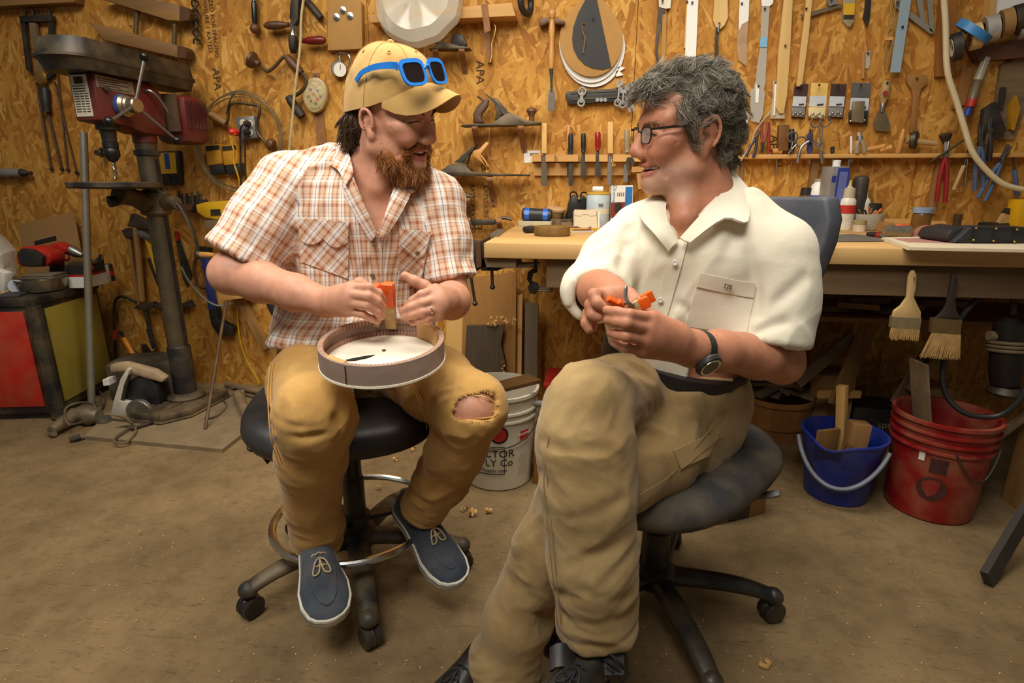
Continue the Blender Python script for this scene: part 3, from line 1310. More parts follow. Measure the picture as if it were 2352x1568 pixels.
def shoe(par,heel,toe,up,mu,ms,L=.285,high=0.0,laces=True,mlace=None,wide=1.0):
 heel,toe=Vector(heel),Vector(toe)
 X=(toe-heel).normalized()
 Z=(Vector(up)-X*X.dot(Vector(up))).normalized()
 Y=Z.cross(X)

 def T(x,y,z):
  return heel+X*x*L+Y*y+Z*z
 ws=[(0,.020),(.03,.030),(.1,.036),(.3,.035),(.5,.040),(.68,.049),(.82,.048),(.92,.039),(.97,.027),(1.0,.008)]
 ws=[(t,w_*wide) for t,w_ in ws]
 out=[(t,w_) for t,w_ in ws]
 ring=[T(t,w_,0) for t,w_ in out]+[T(t,-w_,0) for t,w_ in reversed(out)]
 sh=B()
 n,m=26,15
 wf=lambda t:float(np.interp(t,[a for a,_ in ws],[b for _,b in ws]))
 hf=lambda t:float(np.interp(t,[0,.08,.3,.42,.55,.7,.85,.95,1],[.072+high,.078+high,.074+high,.078,.068,.053,.044,.037,.022]))
 last=None
 for i in range(n):
  t=i/(n-1)
  w_,h_=wf(t)-.002,hf(t)
  pts=[]
  for j in range(m):
   a=math.pi*j/(m-1)
   y=math.cos(a)
   z=math.sin(a)
   pts.append(T(t,w_*math.copysign(abs(y) ** .75,y),.012+(h_-.012)*abs(z) ** .7))
  rg=sh.ring(pts)
  if last:
   sh.bridge(last,rg,False)
  last=rg
 sh.f.append(tuple(reversed(sh.v and list(range(m)))))
 sh.f.append(tuple(last))
 o=sh.ob('shoe',mu,par,smooth=60)
 so=B()
 rings=[]
 for z,k in ((0,.94),(.004,1.0),(.024,1.03),(.027,1.0)):
  rings.append(so.ring([T(.5+(t-.5)*(1.0+(k-1)*.3),w_*k,z) for t,w_ in out]+[T(.5+(t-.5)*(1.0+(k-1)*.3),-w_*k,z) for t,w_ in reversed(out)]))
 for a,b in zip(rings[:-1],rings[1:]):
  so.bridge(a,b)
 so.f.append(tuple(reversed(rings[0])))
 so.f.append(tuple(rings[-1]))
 so.ob('sole',ms,o,smooth=50)
 st=B()
 st.tube([T(t,w_*1.035,.019) for t,w_ in out]+[T(t,-w_*1.035,.019) for t,w_ in reversed(out)],.0012,5)
 st.ob('sole_stripe',mat('navy_stripe',(44,48,62),.6),o)
 if laces:
  seam=B()
  mp=[]
  for i in range(17):
   a=math.pi*i/16
   t=.62+.27*math.sin(a)
   y=.030*math.cos(a)
   w_,h_=wf(t),hf(t)
   z=.012+(h_-.012)*max(0,1-(abs(y)/w_) ** 2.4) ** .42
   mp.append(T(t,y,z+.001))
  seam.tube(mp,.0026,6)
  seam.ob('toe_seam',mu,o)
  for t in (.47,.57):
   lc=B()
   arc=[]
   for i in range(9):
    y=-.026+.052*i/8
    arc.append(T(t+(.012 if i%2 else 0),y,hf(t)+.004-.02*(abs(y)/.026) ** 2))
   lc.tube(arc,.0024,6)
   for y in (-.027,.027):
    lc.torus(T(t,y,hf(t)-.014),Z+Y*(1 if y>0 else-1)*.9,.0042,.0013,12,5)
   lc.ob('lace',mlace,o)
  lp=B()
  for sg in (-1,1):
   lp.tube(smoothpts([T(.52,0,hf(.52)+.006),T(.56,sg*.012,hf(.56)+.010),T(.64,sg*.020,hf(.64)+.004),T(.63,sg*.006,hf(.63)+.005),T(.53,0,hf(.53)+.005)],4),.0021,6)
  lp.ob('lace_bow',mlace,o)
 return o

SIDE=A3(RT)
# ------------------------------------------------------------------ the bearded man
hL=Head(-.265,1.35,1.242,64,-13,8,.96)
sB=Sdf()
head_prims(sB,hL,nose=1.18,ear=(.008,-.016,.84))
skinL=skin_material('skin_fair',None)
lbase=rgb(200,144,116)
pel=J(805,820,1.50)
# neck and torso under the shirt
sB.cone(hL(-.03,0,-.045),J(852,395,1.40),.054,.060,.03)
sB.cone(hL(.01,-.02,-.08),J(866,430,1.345),.026,.024,.03)
sB.econe(J(848,425,1.415),J(832,520,1.42),SIDE,(.145,.066),(.155,.098),.04)
sB.econe(J(832,520,1.42),J(815,790,1.49),SIDE,(.155,.098),(.15,.10),.04)
sB.cone(J(690,425,1.41),J(1000,455,1.43),.045,.045,.03)
# right arm (on the left of the picture)
shR,elR,wrR=J(668,432,1.400),J(528,628,1.290),J(752,694,1.200)
sB.chain([shR,J(600,530,1.345),elR],[.056,.050,.043],.02)
sB.chain([elR,J(596,645,1.275),J(680,672,1.235),wrR],[.040,.045,.038,.0295],.02)
sB.cone(J(512,622,1.305),elR,.022,.034,.03)
kR=[J(808,659,1.140),J(803,676,1.130),J(801,696,1.128),J(798,715,1.135)]
for i,p in enumerate(kR):
 sB.chain([wrR,p],[.024,.0125],.016)
sB.cone(J(778,690,1.170),J(800,685,1.145),.026,.020,.02)
finger(sB,[kR[0],J(848,660,1.120),J(870,674,1.130),J(880,688,1.145)],.0098,.0078)
finger(sB,[kR[1],J(846,680,1.110),J(868,692,1.120),J(880,706,1.135)],.0100,.0080)
finger(sB,[kR[2],J(844,702,1.110),J(866,716,1.120),J(877,727,1.135)],.0096,.0076)
finger(sB,[kR[3],J(834,722,1.120),J(852,731,1.125),J(867,738,1.135)],.0084,.0068)
finger(sB,[J(790,672,1.190),J(826,650,1.185),J(858,666,1.180),J(878,676,1.175)],.0125,.0088,.008)
# left arm
shL,elL,wrL=J(1000,470,1.430),J(1038,690,1.360),J(1020,690,1.220)
sB.chain([shL,J(1022,580,1.395),elL],[.052,.047,.041],.02)
sB.chain([elL,J(1036,690,1.280),wrL],[.041,.041,.029],.02)
kL=[J(1000,664,1.160),J(1010,684,1.150),J(1012,707,1.145),J(1008,726,1.150)]
for p in kL:
 sB.chain([wrL,p],[.024,.0125],.016)
sB.cone(J(1012,690,1.195),J(1008,694,1.155),.026,.020,.02)
finger(sB,[kL[0],J(968,676,1.140),J(948,690,1.145),J(936,702,1.155)],.0098,.0078)
finger(sB,[kL[1],J(970,696,1.130),J(944,706,1.135),J(926,714,1.150)],.0100,.0080)
finger(sB,[kL[2],J(972,716,1.125),J(948,724,1.130),J(930,729,1.145)],.0096,.0076)
finger(sB,[kL[3],J(982,732,1.130),J(962,738,1.135),J(947,741,1.145)],.0084,.0070)
finger(sB,[J(1004,678,1.190),J(975,656,1.175),J(952,645,1.170),J(930,632,1.170)],.0130,.0085,.008)
# legs inside the trousers
hipR,knR,anR=J(712,838,1.48),J(724,950,1.11),J(722,1205,1.295)
hipL,knL,anL=J(905,838,1.48),J(1082,936,1.16),J(965,1165,1.345)
sB.econe(J(720,830,1.50),J(900,830,1.50),(0,0,1),(.075,.075),(.075,.075),.04)
for hp,kn,an in ((hipR,knR,anR),(hipL,knL,anL)):
 sB.cone(hp,kn,.070,.056,.03)
 sB.chain([kn,Vector(kn).lerp(Vector(an),.35),an],[.053,.050,.036],.02)
v,q=sB.mesh(0.0028)
v=relax(v,q,1,.35)
v=face_lines(v,q,hL)
lt=skin_tint(v,hL,lbase,rgb(186,104,92),.45)
hP=hL.loc(v)
personL=npmesh('person',v,q,skinL,loc=pel,col=lt,
    label='seated laughing man in tan cap and plaid shirt, holding a wooden rim on his lap',cat='person')
mouth_parts(hL,personL)
hairL=mat('hair_brown',(62,42,24),.55,var=.35,scale=60)
hairbeard=mat('beard_red',(150,90,40),.6,var=.35,scale=50)
dark=mat('lash',(48,30,20),.7)

def lashes(s_,h,par,m,r=.0011):
 for y in (-1,1):
  pts=[]
  for l_,u in ((.0165,.0020),(.024,.0034),(.032,.0036),(.040,.0024),(.0485,-.0006)):
   pts.append(Vector(march(s_,h(.125,y*l_,u),-h.dir(1,0,0)))+Vector(h.dir(1,0,0))*.0004)
  B().tube(smoothpts(pts,4),[r*.5]+[r]*15+[r*.4],6).ob('eyelashes',m,par)

lashes(sB,hL,personL,dark)
# eyebrows
rng=np.random.default_rng(5)

def brow(h,par,m,y,n=110,thick=.0007,du=0.0):
 P=[]
 for i in range(n):
  t=rng.random()
  b=h(.0975-.026*t ** 1.7,y*(.012+.042*t),.024+du+.006*math.sin(t*2.6)+rng.normal()*.002)
  d=h.dir(.0,y*.9,.35-.5*t)+h.dir(.25,0,0)
  d=d/np.linalg.norm(d)
  P.append([b,b+d*.005,b+d*.010-h.dir(.002,0,.0)])
 strands('eyebrow',None,np.array(P),m,par,thick,.0002)

for y in (-1,1):
 brow(hL,personL,mat('brow_brown',(86,54,32),.6),y,150,.0009,-.006)

def hairmass(h,par,name,m,prims,n,length,flow,r0=.0007,vox=.004,seed=1,curl=.004,keep=None,k=6,mats=None,lift=.55,mess=.22,lenf=None,clump=0.0,per=22):
 """a solid hair base with single strands growing from it; mats: further strand colours"""
 s=Sdf()
 for p in prims:
  if p[0] == 'e':
   s.ell(h(*p[1]),[x*h.s for x in p[2]],h.m if len(p)<4 else np.array(p[3]) @ h.m,.02,'u')
  elif p[0] == 'c':
   s.chain([h(*x) for x in p[1]],[x*h.s for x in p[2]],.015)
  elif p[0] == 's':
   s.ell(h(*p[1]),[x*h.s for x in p[2]],h.m,.006,'s')
 v,q=s.mesh(vox)
 nn=vnormals(v,q)
 v2=v+nn*((vnoise(v*160,seed)-.5)*.002)[:,None]
 o=npmesh(name,v2,q,m,par)
 g=np.random.default_rng(seed)
 idx=g.integers(0,len(v),n)
 roots,nr=v[idx],nn[idx]
 if keep is not None:
  ok=keep(h.loc(roots),nr)
  roots,nr=roots[ok],nr[ok]
 N=len(roots)
 L=length*(.55+.9*g.random(N))[:,None]
 if lenf is not None:
  L=L*lenf(h.loc(roots))[:,None]
 fl=flow(h,h.loc(roots),nr)
 pts=[roots-nr*.002]
 d=fl+g.normal(size=(N,3))*mess
 ph=g.random(N)*6.28
 ax=np.cross(fl,nr)
 ax /= np.linalg.norm(ax,axis=1,keepdims=True)+1e-9
 for i in range(1,k):
  t=i/(k-1)
  dd=d+nr*(lift*(1-t))
  dd /= np.linalg.norm(dd,axis=1,keepdims=True)+1e-9
  w_=ax*(np.sin(ph+t*5.0)*curl/(k-1)*3)[:,None]
  pts.append(pts[-1]+dd*L/(k-1)+w_)
 P=np.stack(pts,1)
 if clump>0 and N>50:
  gi=g.choice(N,max(8,N // per),replace=False)
  for c0 in range(0,N,2000):
   dd=((roots[c0:c0+2000,None]-roots[gi][None]) ** 2).sum(2)
   gd=P[gi[dd.argmin(1)]]
   tt=(np.linspace(0,1,k) ** .8*clump)[None,:,None]
   P[c0:c0+2000]=P[c0:c0+2000]*(1-tt)+gd*tt
 ms=[m]+(mats or [])
 for j,mm in enumerate(ms):
  strands('strand_layer',None,P[j::len(ms)],mm,o,r0)
 return o

def flow_beard(h,P,nr):
 must=((P[:,0]>.068) & (P[:,2]>-.075))[:,None]
 d=np.tile(h.dir(.22,0,-1.0),(len(P),1))+nr*.4
 side=np.sign(P[:,1])[:,None]*h.dir(-.25,1.0,-.55)
 d=np.where(must,side+nr*.2,d)
 return d/np.linalg.norm(d,axis=1,keepdims=True)

def len_beard(P):
 must=(P[:,0]>.068) & (P[:,2]>-.075)
 up_=np.clip((-.045-P[:,2])/.06,.25,1)
 return np.where(must,.42,up_)

hairmass(hL,personL,'beard',hairbeard,
  [('c',[(.010,-.0600,-.022),(.010,-.0600,-.050),(.030,-.052,-.082),(.060,-.028,-.104)],(.0052,.010,.017,.019)),
  ('c',[(.010,.0600,-.022),(.010,.0600,-.050),(.030,.052,-.082),(.060,.028,-.104)],(.0052,.010,.017,.019)),
  ('e',(.068,0,-.108),(.027,.030,.022)),('e',(.050,0,-.120),(.030,.034,.026)),
  ('c',[(.0965,-.004,-.0490),(.089,-.020,-.0530),(.074,-.036,-.068),(.060,-.042,-.088)],(.0034,.0040,.0060,.009)),
  ('c',[(.0965,.004,-.0490),(.089,.020,-.0530),(.074,.036,-.068),(.060,.042,-.088)],(.0034,.0040,.0060,.009)),
  ('s',(.094,0,-.0690),(.03,.028,.0150))],
  7500,.032,flow_beard,.0006,.003,11,.007,
  lambda P,nr:~((P[:,0]>.06) & (np.abs(P[:,1])<.024) & (P[:,2]>-.090) & (P[:,2]<-.058)),6,
  [mat('beard_gold',(176,116,52),.55,var=.2),mat('beard_dark',(112,62,28),.6,var=.2)],.3,.22,len_beard,.55,16)

def flow_back(h,P,nr):
 d=np.tile(h.dir(-.45,0,-.9),(len(P),1))+nr*.12
 return d/np.linalg.norm(d,axis=1,keepdims=True)

hairmass(hL,personL,'hair',hairL,
  [('e',(-.062,-.048,-.024),(.026,.024,.040)),('e',(-.062,.048,-.024),(.026,.024,.040)),
  ('e',(-.078,0,-.034),(.028,.052,.044)),
  ('e',(-.074,-.030,-.062),(.022,.034,.030)),('e',(-.074,.030,-.062),(.022,.034,.030))],
  5200,.040,flow_back,.0009,.004,12,.018,lambda P,nr:(P[:,0]<-.028) | (P[:,2]<-.0),7,
  [mat('hair_light',(110,78,44),.5,var=.2),mat('hair_deep',(40,26,16),.55,var=.2)],.15,.12,None,.75,34)

# ------------------------------------------------------------------ cap
capm=cloth('cap_canvas',(184,144,82),(198,160,98),500,fold=.2)
cp=B()
nn,mm=72,20
last=None
rows=[]

def capP(th,t,grow=0.0):
 """th around the head (0 = front), t 0 rim .. 1 top"""
 c,s_=math.cos(th),math.sin(th)
 rim=.016+.034*c+.034*max(0,c) ** 2
 ph=t*math.pi/2
 r0=np.array([.108+grow,.087+grow])
 bulge=math.cos(ph) ** .78
 top=.148+grow
 f=-.012+r0[0]*c*bulge
 l_=r0[1]*s_*bulge
 u=rim+(top-rim)*math.sin(ph) ** .92
 q_=np.array([[c*3+t*2,s_*3,t*7]])
 wv=.010*(vnoise(q_*1.6,77)[0]-.5)*math.sin(min(1,t*1.5)*3.1)*(1 if s_*s_>.05 else .4)
 return Vector(hL(f+wv*c,l_+wv*s_,u))

for i in range(mm):
 t=i/(mm-1)*.985
 rows.append(cp.ring([capP(2*math.pi*j/nn,t) for j in range(nn)]))
for a,b in zip(rows[:-1],rows[1:]):
 cp.bridge(a,b)
cp.f.append(tuple(rows[-1]))
inner=cp.ring([capP(2*math.pi*j/nn,0,-.004) for j in range(nn)])
cp.bridge(inner,rows[0])
capo=cp.ob('cap',capm,personL,smooth=70,label='tan canvas baseball cap')
br=[]
for i in range(9):
 b=i/8
 row=[]
 for j in range(21):
  a=-1+2*j/20
  th=a*R(66)
  c,s_=math.cos(th),math.sin(th)
  f0,l0=-.012+.108*c,.087*s_
  ext=.078*b*(1-abs(a) ** 3.0)
  f=f0+ext*(1-.1*abs(a))
  l_=l0*(1-.10*b*(1-abs(a)))
  u=.016+.034*c+.034*max(0,c) ** 2-.006*b-.085*(abs(a) ** 2)*b*(1-abs(a) ** 2.0)-.006*b*b
  row.append(Vector(hL(f,l_,u)))
 br.append(row)
B().sheet(br,.0035).ob('brim',capm,capo,smooth=70)
B().ell(hL(-.012,0,.149),(.008,.008,.005),Matrix(hL.m.T.tolist())).ob('button',capm,capo)
for k in range(6):
 th=R(30+60*k)
 B().tube([capP(th,t/10,.0006) for t in range(11)],.0011,5).ob('panel_seam',capm,capo)
 B().torus(capP(R(60*k),.62,.0006),Vector(hL.dir(math.cos(R(60*k)),math.sin(R(60*k)),1)),.0035,.0011,12,5).ob('eyelet',capm,capo)

# ------------------------------------------------------------------ sunglasses on the cap
def eyewear(name,h,label,cat,lens,bridge,arms,mframe,mlens,bar,thick,tilt=0,group=None):
 """lens: (centre f, l, u, half width, half height); drawn in the frame of a head"""
 t=thing(name,h(lens[0],0,lens[2]),label,cat,group)
 cf,cl,cu,hw,hh=lens
 ct,st=math.cos(R(tilt)),math.sin(R(tilt))

 def L(y,a,b,o=0.0):         # point in a lens plane
  wrap=-.10*abs(y*cl+a) if bar<.002 else-.22*abs(y*cl+a)
  return Vector(h(cf+wrap-st*b+ct*o,y*cl+a,cu+ct*b+st*o))
 for y in (-1,1):
  outer,inner_=[],[]
  for i in range(28):
   an=2*math.pi*i/28
   ca,sa=math.cos(an),math.sin(an)
   sx,sy=math.copysign(abs(ca) ** .55,ca),math.copysign(abs(sa) ** .6,sa)
   k=.98+.07*sa
   inner_.append(L(y,sx*hw*k*(1 if True else 1),sy*hh))
   outer.append(L(y,sx*(hw*k+thick),sy*(hh+thick)+(thick*.5 if sa>.3 else 0)))
  n_=(Vector(h.dir(ct,0,st)))
  B().prism([p+n_*bar for p in outer],-n_*bar*2,[p+n_*bar for p in inner_]).ob('rim',mframe,t,smooth=30)
  B().prism([p+n_*bar*.3 for p in inner_],-n_*bar*.6).ob('lens',mlens,t)
  ap=[Vector(p) for p in arms[0 if y<0 else 1]] if isinstance(arms,tuple) else [Vector(h(p[0],y*p[1],p[2])) for p in arms]
  arm=B()
  for a,b in zip(ap[:-1],ap[1:]):
   pass
  pts=smoothpts(ap,6)
  upv=Vector(h.dir(0,0,1))
  prev=None
  wd=thick*1.05 if bar>.002 else .0022
  for i,p in enumerate(pts):
   d=(pts[min(i+1,len(pts)-1)]-pts[max(i-1,0)]).normalized()
   sd=d.cross(upv).normalized()
   u2=sd.cross(d)
   k=wd*(1.35-.6*min(1,i/len(pts)*1.3)) if bar>.002 else wd
   rg=arm.ring([p+sd*x*bar*.8+u2*z*k for x,z in ((-1,-1),(1,-1),(1,1),(-1,1))])
   if prev:
    arm.bridge(prev,rg)
   else:
    arm.f.append(tuple(reversed(rg)))
   prev=rg
  arm.f.append(tuple(prev))
  arm.ob('temple_arm',mframe,t,smooth=60)
 B().tube(smoothpts([L(-1,cl-bridge,hh*.35),Vector(h(cf+.002-st*hh*.6,0,cu+ct*hh*.62)),L(1,-cl+bridge,hh*.35)],5),thick*.55+.0006,8).ob('bridge',mframe,t)
 return t

bluef=mat('blue_frame',(38,128,222),.35,var=.04)
smoke=mat('smoke_lens',(34,26,24),.08,var=.05)
gp=J(983,165,1.235)
hG=Head(gp.dot(RT),gp.dot(FW),gp.z,48,2,9,1.0)
eyewear('sunglasses',hG,'bright blue sunglasses with dark lenses pushed up onto the tan cap','sunglasses',
  (.0,.0315,.0,.0215,.0195),.006,
  ([hG(-.016,-.062,.014),J(900,150,1.235),J(870,152,1.24),J(848,158,1.25),J(830,168,1.262),J(818,186,1.275)],
  [hG(-.016,.056,.012),J(1004,152,1.33),J(982,152,1.42)]),bluef,smoke,.0024,.0052,14)
# ------------------------------------------------------------------ plaid shirt
plm=plaid()
sh=Sdf()
CH=J(832,520,1.42)
sh.econe(J(846,408,1.415),J(834,500,1.42),SIDE,(.110,.068),(.178,.112),.04)
sh.econe(J(834,500,1.42),J(822,660,1.46),SIDE,(.178,.112),(.182,.120),.05)
sh.econe(J(822,660,1.46),J(812,790,1.48),SIDE,(.182,.120),(.198,.146),.05)
sh.cone(J(760,392,1.41),J(676,428,1.40),.058,.072,.05)
sh.cone(J(925,405,1.42),J(994,466,1.43),.054,.066,.05)
slR=(J(668,428,1.40),J(556,598,1.325))
slL=(J(1000,468,1.43),J(1030,640,1.385))
sh.chain([slR[0],Vector(slR[0]).lerp(Vector(slR[1]),.5),slR[1]],[.074,.080,.084],.03)
sh.chain([slL[0],Vector(slL[0]).lerp(Vector(slL[1]),.5),slL[1]],[.066,.062,.062],.03)
sh.cone(slR[1],Vector(slR[1])+(Vector(slR[1])-Vector(slR[0]))*.1,.084,.085,.01)
sh.cone(slL[1],Vector(slL[1])+(Vector(slL[1])-Vector(slL[0]))*.1,.062,.062,.01)

def hem(s,a,b,r,depth=.035):
 """cut a sleeve or leg square at b and hollow it a little"""
 a,b=Vector(a),Vector(b)
 d=(b-a).normalized()
 s.p.append(('cut','s',.002,A3(b),A3(d),r*1.6))
 s.cone(b-d*depth,b+d*.05,r-.014,r-.010,.003,'s')

_dist0=Sdf.dist

def _dist(q,P):
 if q[0] == 'cut':              # a disc-limited half space
  d=P-q[3]
  x=d @ q[4]
  rr=np.sqrt(np.maximum((d*d).sum(1)-x*x,0))
  return np.maximum(-x,np.maximum(x-.2,rr-q[5]))
 return _dist0(q,P)

Sdf.dist=staticmethod(_dist)
sh.econe(J(806,772,1.44),J(802,796,1.40),SIDE,(.198,.125),(.205,.13),.04)
hem(sh,slR[0],slR[1],.083)
hem(sh,slL[0],slL[1],.062)
sh.half(J(815,800,1.40),(0,-.25,-1),.01)
# neck opening
sh.cone(J(853,392,1.395),J(858,420,1.33),.066,.052,.01,'s')
sh.econe(J(855,392,1.325),J(868,524,1.30),SIDE,(.060,.075),(.008,.05),.006,'s')
sh.cone(J(850,380,1.40),J(846,330,1.40),.07,.08,.01,'s')
v,q=sh.mesh(.0045)
v=relax(v,q,2,.5)
v=folds(v,q,.017,14,21,RT*.5+Vector((0,0,1)))
for pts,w_,d in (([J(700,560,1.33),J(670,520,1.33),J(680,470,1.33)],.012,.010),([J(660,600,1.36),J(700,660,1.34)],.014,.010),
    ([J(985,560,1.33),J(970,620,1.34),J(985,690,1.36)],.012,.010),
    ([J(640,735,1.36),J(740,715,1.33),J(840,720,1.32)],.010,.008),([J(620,770,1.36),J(720,752,1.33)],.009,.007),
    ([J(930,720,1.33),J(1000,700,1.36)],.010,.008)):
 v=crease(v,q,pts,w_,d)
fc=v[q].mean(1)
tr,tl=slR,slL
dt=np.minimum.reduce([_dist0(p,fc) for p in sh.p[:3]])
dr=np.minimum.reduce([_dist0(p,fc) for p in sh.p[5:7]])
dl=np.minimum.reduce([_dist0(p,fc) for p in sh.p[7:9]])
cor=v[q].reshape(-1,3)
uva=torso_uv(cor,CH,SIDE,.16).reshape(-1,4,2)
uvr=tube_uv(cor,slR[0],slR[1],.082).reshape(-1,4,2)
uvl=tube_uv(cor,slL[0],slL[1],.066).reshape(-1,4,2)
uvs=np.where((dr<np.minimum(dt,dl)-.004)[:,None,None],uvr,np.where((dl<dt-.004)[:,None,None],uvl,uva))
shirtL=npmesh('shirt',v,q,plm,personL,uvs=uvs.reshape(-1,2),label='rust and white plaid short-sleeved shirt')
SHL=(v,vnormals(v,q))

def on_surface(S_,px,py,lift=.002,ref=None):
 """the point of a cloth surface seen at a pixel"""
 V,N=S_
 d=A3(ray(px,py))
 dn=d/np.linalg.norm(d)
 w_=V-A3(EYE)
 t=w_ @ dn
 off=np.linalg.norm(w_-t[:,None]*dn,axis=1)
 ok=(off<.012) & ((N @ dn)<.1)
 if not ok.any():
  ok=off<off.min()+.01
 i=np.where(ok)[0]
 tt=t[i].min()
 near=i[t[i]<tt+.02]
 n=N[near].mean(0)
 n /= np.linalg.norm(n)
 tm=np.median(t[near])
 return Vector(A3(EYE)+dn*tm+n*lift),Vector(n)

def patch(S_,quad,nu,nv,lift,th,name,m,parent,uvrot=None,curve=None):
 """a sewn-on piece following the cloth; quad: 4 pixel corners tl, tr, br, bl"""
 g=[]
 tl_,tr_,br_,bl_=[Vector((a,b)) for a,b in quad]
 uvl_=[]
 for i in range(nv):
  row=[]
  for j in range(nu):
   s_,t_=j/(nu-1),i/(nv-1)
   a=tl_.lerp(tr_,s_).lerp(bl_.lerp(br_,s_),t_)
   if curve:
    a=curve(a,s_,t_)
   row.append(on_surface(S_,a.x,a.y,lift)[0])
  g.append(row)
 # smooth the sampled depth a little
 for _ in range(2):
  g=[[(g[i][j]*2+g[max(i-1,0)][j]+g[min(i+1,nv-1)][j]+g[i][max(j-1,0)]+g[i][min(j+1,nu-1)])/6
   if 0<i<nv-1 and 0<j<nu-1 else g[i][j] for j in range(nu)] for i in range(nv)]
 b=B()
 b.sheet(g,th)
 o=b.ob(name,m,parent,smooth=60)
 if uvrot is not None:
  me=o.data
  ul=me.uv_layers.new(name='cloth')
  c_,s_=math.cos(uvrot),math.sin(uvrot)
  org=ORG[parent]
  for lp in me.loops:
   p=me.vertices[lp.vertex_index].co+org
   x,z=p.dot(RT),p.z
   ul.data[lp.index].uv=(c_*x-s_*z,s_*x+c_*z)
 return o

patch(SHL,[(690,505),(803,512),(800,640),(692,600)],9,9,.004,.003,'pocket',plm,shirtL,R(45))
patch(SHL,[(690,500),(803,508),(801,560),(691,548)],11,5,.009,.003,'pocket_flap',plm,shirtL,R(45),
 lambda a,s_,t_:Vector((a.x,a.y+t_*16*abs(math.sin(s_*math.pi*2))*(1 if s_<.5 else 1)-t_*8)))
patch(SHL,[(918,530),(990,536),(968,650),(914,640)],8,9,.004,.003,'pocket',plm,shirtL,R(45))
patch(SHL,[(916,526),(992,532),(976,585),(920,560)],9,5,.009,.003,'pocket_flap',plm,shirtL,R(45),
 lambda a,s_,t_:Vector((a.x,a.y+t_*12*math.sin(s_*math.pi))))
patch(SHL,[(850,552),(878,546),(876,740),(846,740)],4,14,.004,.003,'placket',plm,shirtL,0.0)
btn=mat('button_brown',(110,92,58),.4,var=.2)
for px,py in ((857,630),(958,577),(862,560)):
 p,n_=on_surface(SHL,px,py,.009)
 B().lathe([(.0052,0),(.0055,.0012),(.0042,.0022),(.0035,.0018)],p,n_,14).ob('button',btn,shirtL)

def flap(pts,th,name,m,parent,uvrot=None):
 """a stiff piece of cloth: rows of pixel+distance points"""
 g=[[J(*p) for p in row] for row in pts]
 ng=[]
 for row in g:
  ng.append(smoothpts(row,4))
 cols=[smoothpts([ng[i][j] for i in range(len(ng))],4) for j in range(len(ng[0]))]
 o=B().sheet(cols,th).ob(name,m,parent,smooth=60)
 if uvrot is not None:
  ul=o.data.uv_layers.new(name='cloth')
  c_,s_=math.cos(uvrot),math.sin(uvrot)
  for lp in o.data.loops:
   p=o.data.vertices[lp.vertex_index].co+ORG[parent]
   x,z=p.dot(RT),p.z
   ul.data[lp.index].uv=(c_*x-s_*z,s_*x+c_*z)
 return o

# collar: stand round the neck, two points, two turned-back front edges
flap([[(764,338,1.44),(790,330,1.38),(806,365,1.33),(812,398,1.305)],
 [(738,352,1.43),(765,352,1.37),(792,385,1.318),(806,412,1.295)],
 [(712,378,1.40),(748,378,1.35),(778,394,1.312),(795,428,1.29)]],.004,'collar',plm,shirtL,R(20))
flap([[(806,390,1.312),(826,440,1.292),(848,490,1.286),(866,536,1.292)],
 [(797,412,1.305),(812,452,1.292),(836,502,1.288),(858,548,1.296)],
 [(788,430,1.305),(802,464,1.298),(828,512,1.292),(852,552,1.30)]],.004,'front_edge',plm,shirtL,R(-28))
flap([[(905,428,1.330),(893,465,1.305),(880,505,1.292),(866,542,1.292)],
 [(925,430,1.325),(914,462,1.303),(896,506,1.29),(876,545,1.292)],
 [(945,442,1.328),(932,470,1.308),(908,512,1.293),(880,552,1.296)]],.004,'front_edge',plm,shirtL,R(28))
flap([[(905,405,1.355),(925,392,1.39),(930,380,1.43)],
 [(925,425,1.335),(948,412,1.372),(952,396,1.42)],
 [(944,446,1.322),(972,428,1.36),(978,410,1.41)]],.004,'collar',plm,shirtL,R(-20))

# ------------------------------------------------------------------ trousers with the torn knee
duck=cloth('duck_canvas',(176,132,66),(200,158,92),600,sc=5,dirt=(150,116,66))
pt=Sdf()
pt.econe(J(722,815,1.49),J(895,815,1.49),(0,0,1),(.075,.09),(.075,.09),.05)
pt.econe(J(810,772,1.50),J(810,830,1.49),SIDE,(.175,.118),(.185,.125),.05)
pt.chain([J(712,838,1.47),J(712,880,1.28),J(724,955,1.115)],[.084,.090,.081],.03)
pt.chain([J(724,955,1.115),J(716,1050,1.165),J(714,1140,1.235),J(729,1218,1.275),J(730,1250,1.285)],[.080,.072,.066,.061,.064],.025)
pt.chain([J(905,840,1.47),J(1000,880,1.31),J(1078,936,1.175)],[.082,.086,.078],.03)
pt.chain([J(1078,936,1.175),J(1052,1020,1.235),J(1015,1100,1.30),J(975,1165,1.345)],[.076,.069,.063,.062],.025)
dR=(J(730,1250,1.285)-J(714,1140,1.235)).normalized()
pt.p.append(('cut','s',.002,A3(J(730,1240,1.288)),A3(dR),.12))
pt.cone(J(730,1225,1.28),J(731,1300,1.30),.052,.056,.003,'s')
dL=(J(975,1165,1.345)-J(1015,1100,1.30)).normalized()
pt.p.append(('cut','s',.002,A3(J(973,1170,1.347)),A3(dL),.12))
pt.cone(J(980,1150,1.335),J(950,1210,1.38),.050,.054,.003,'s')
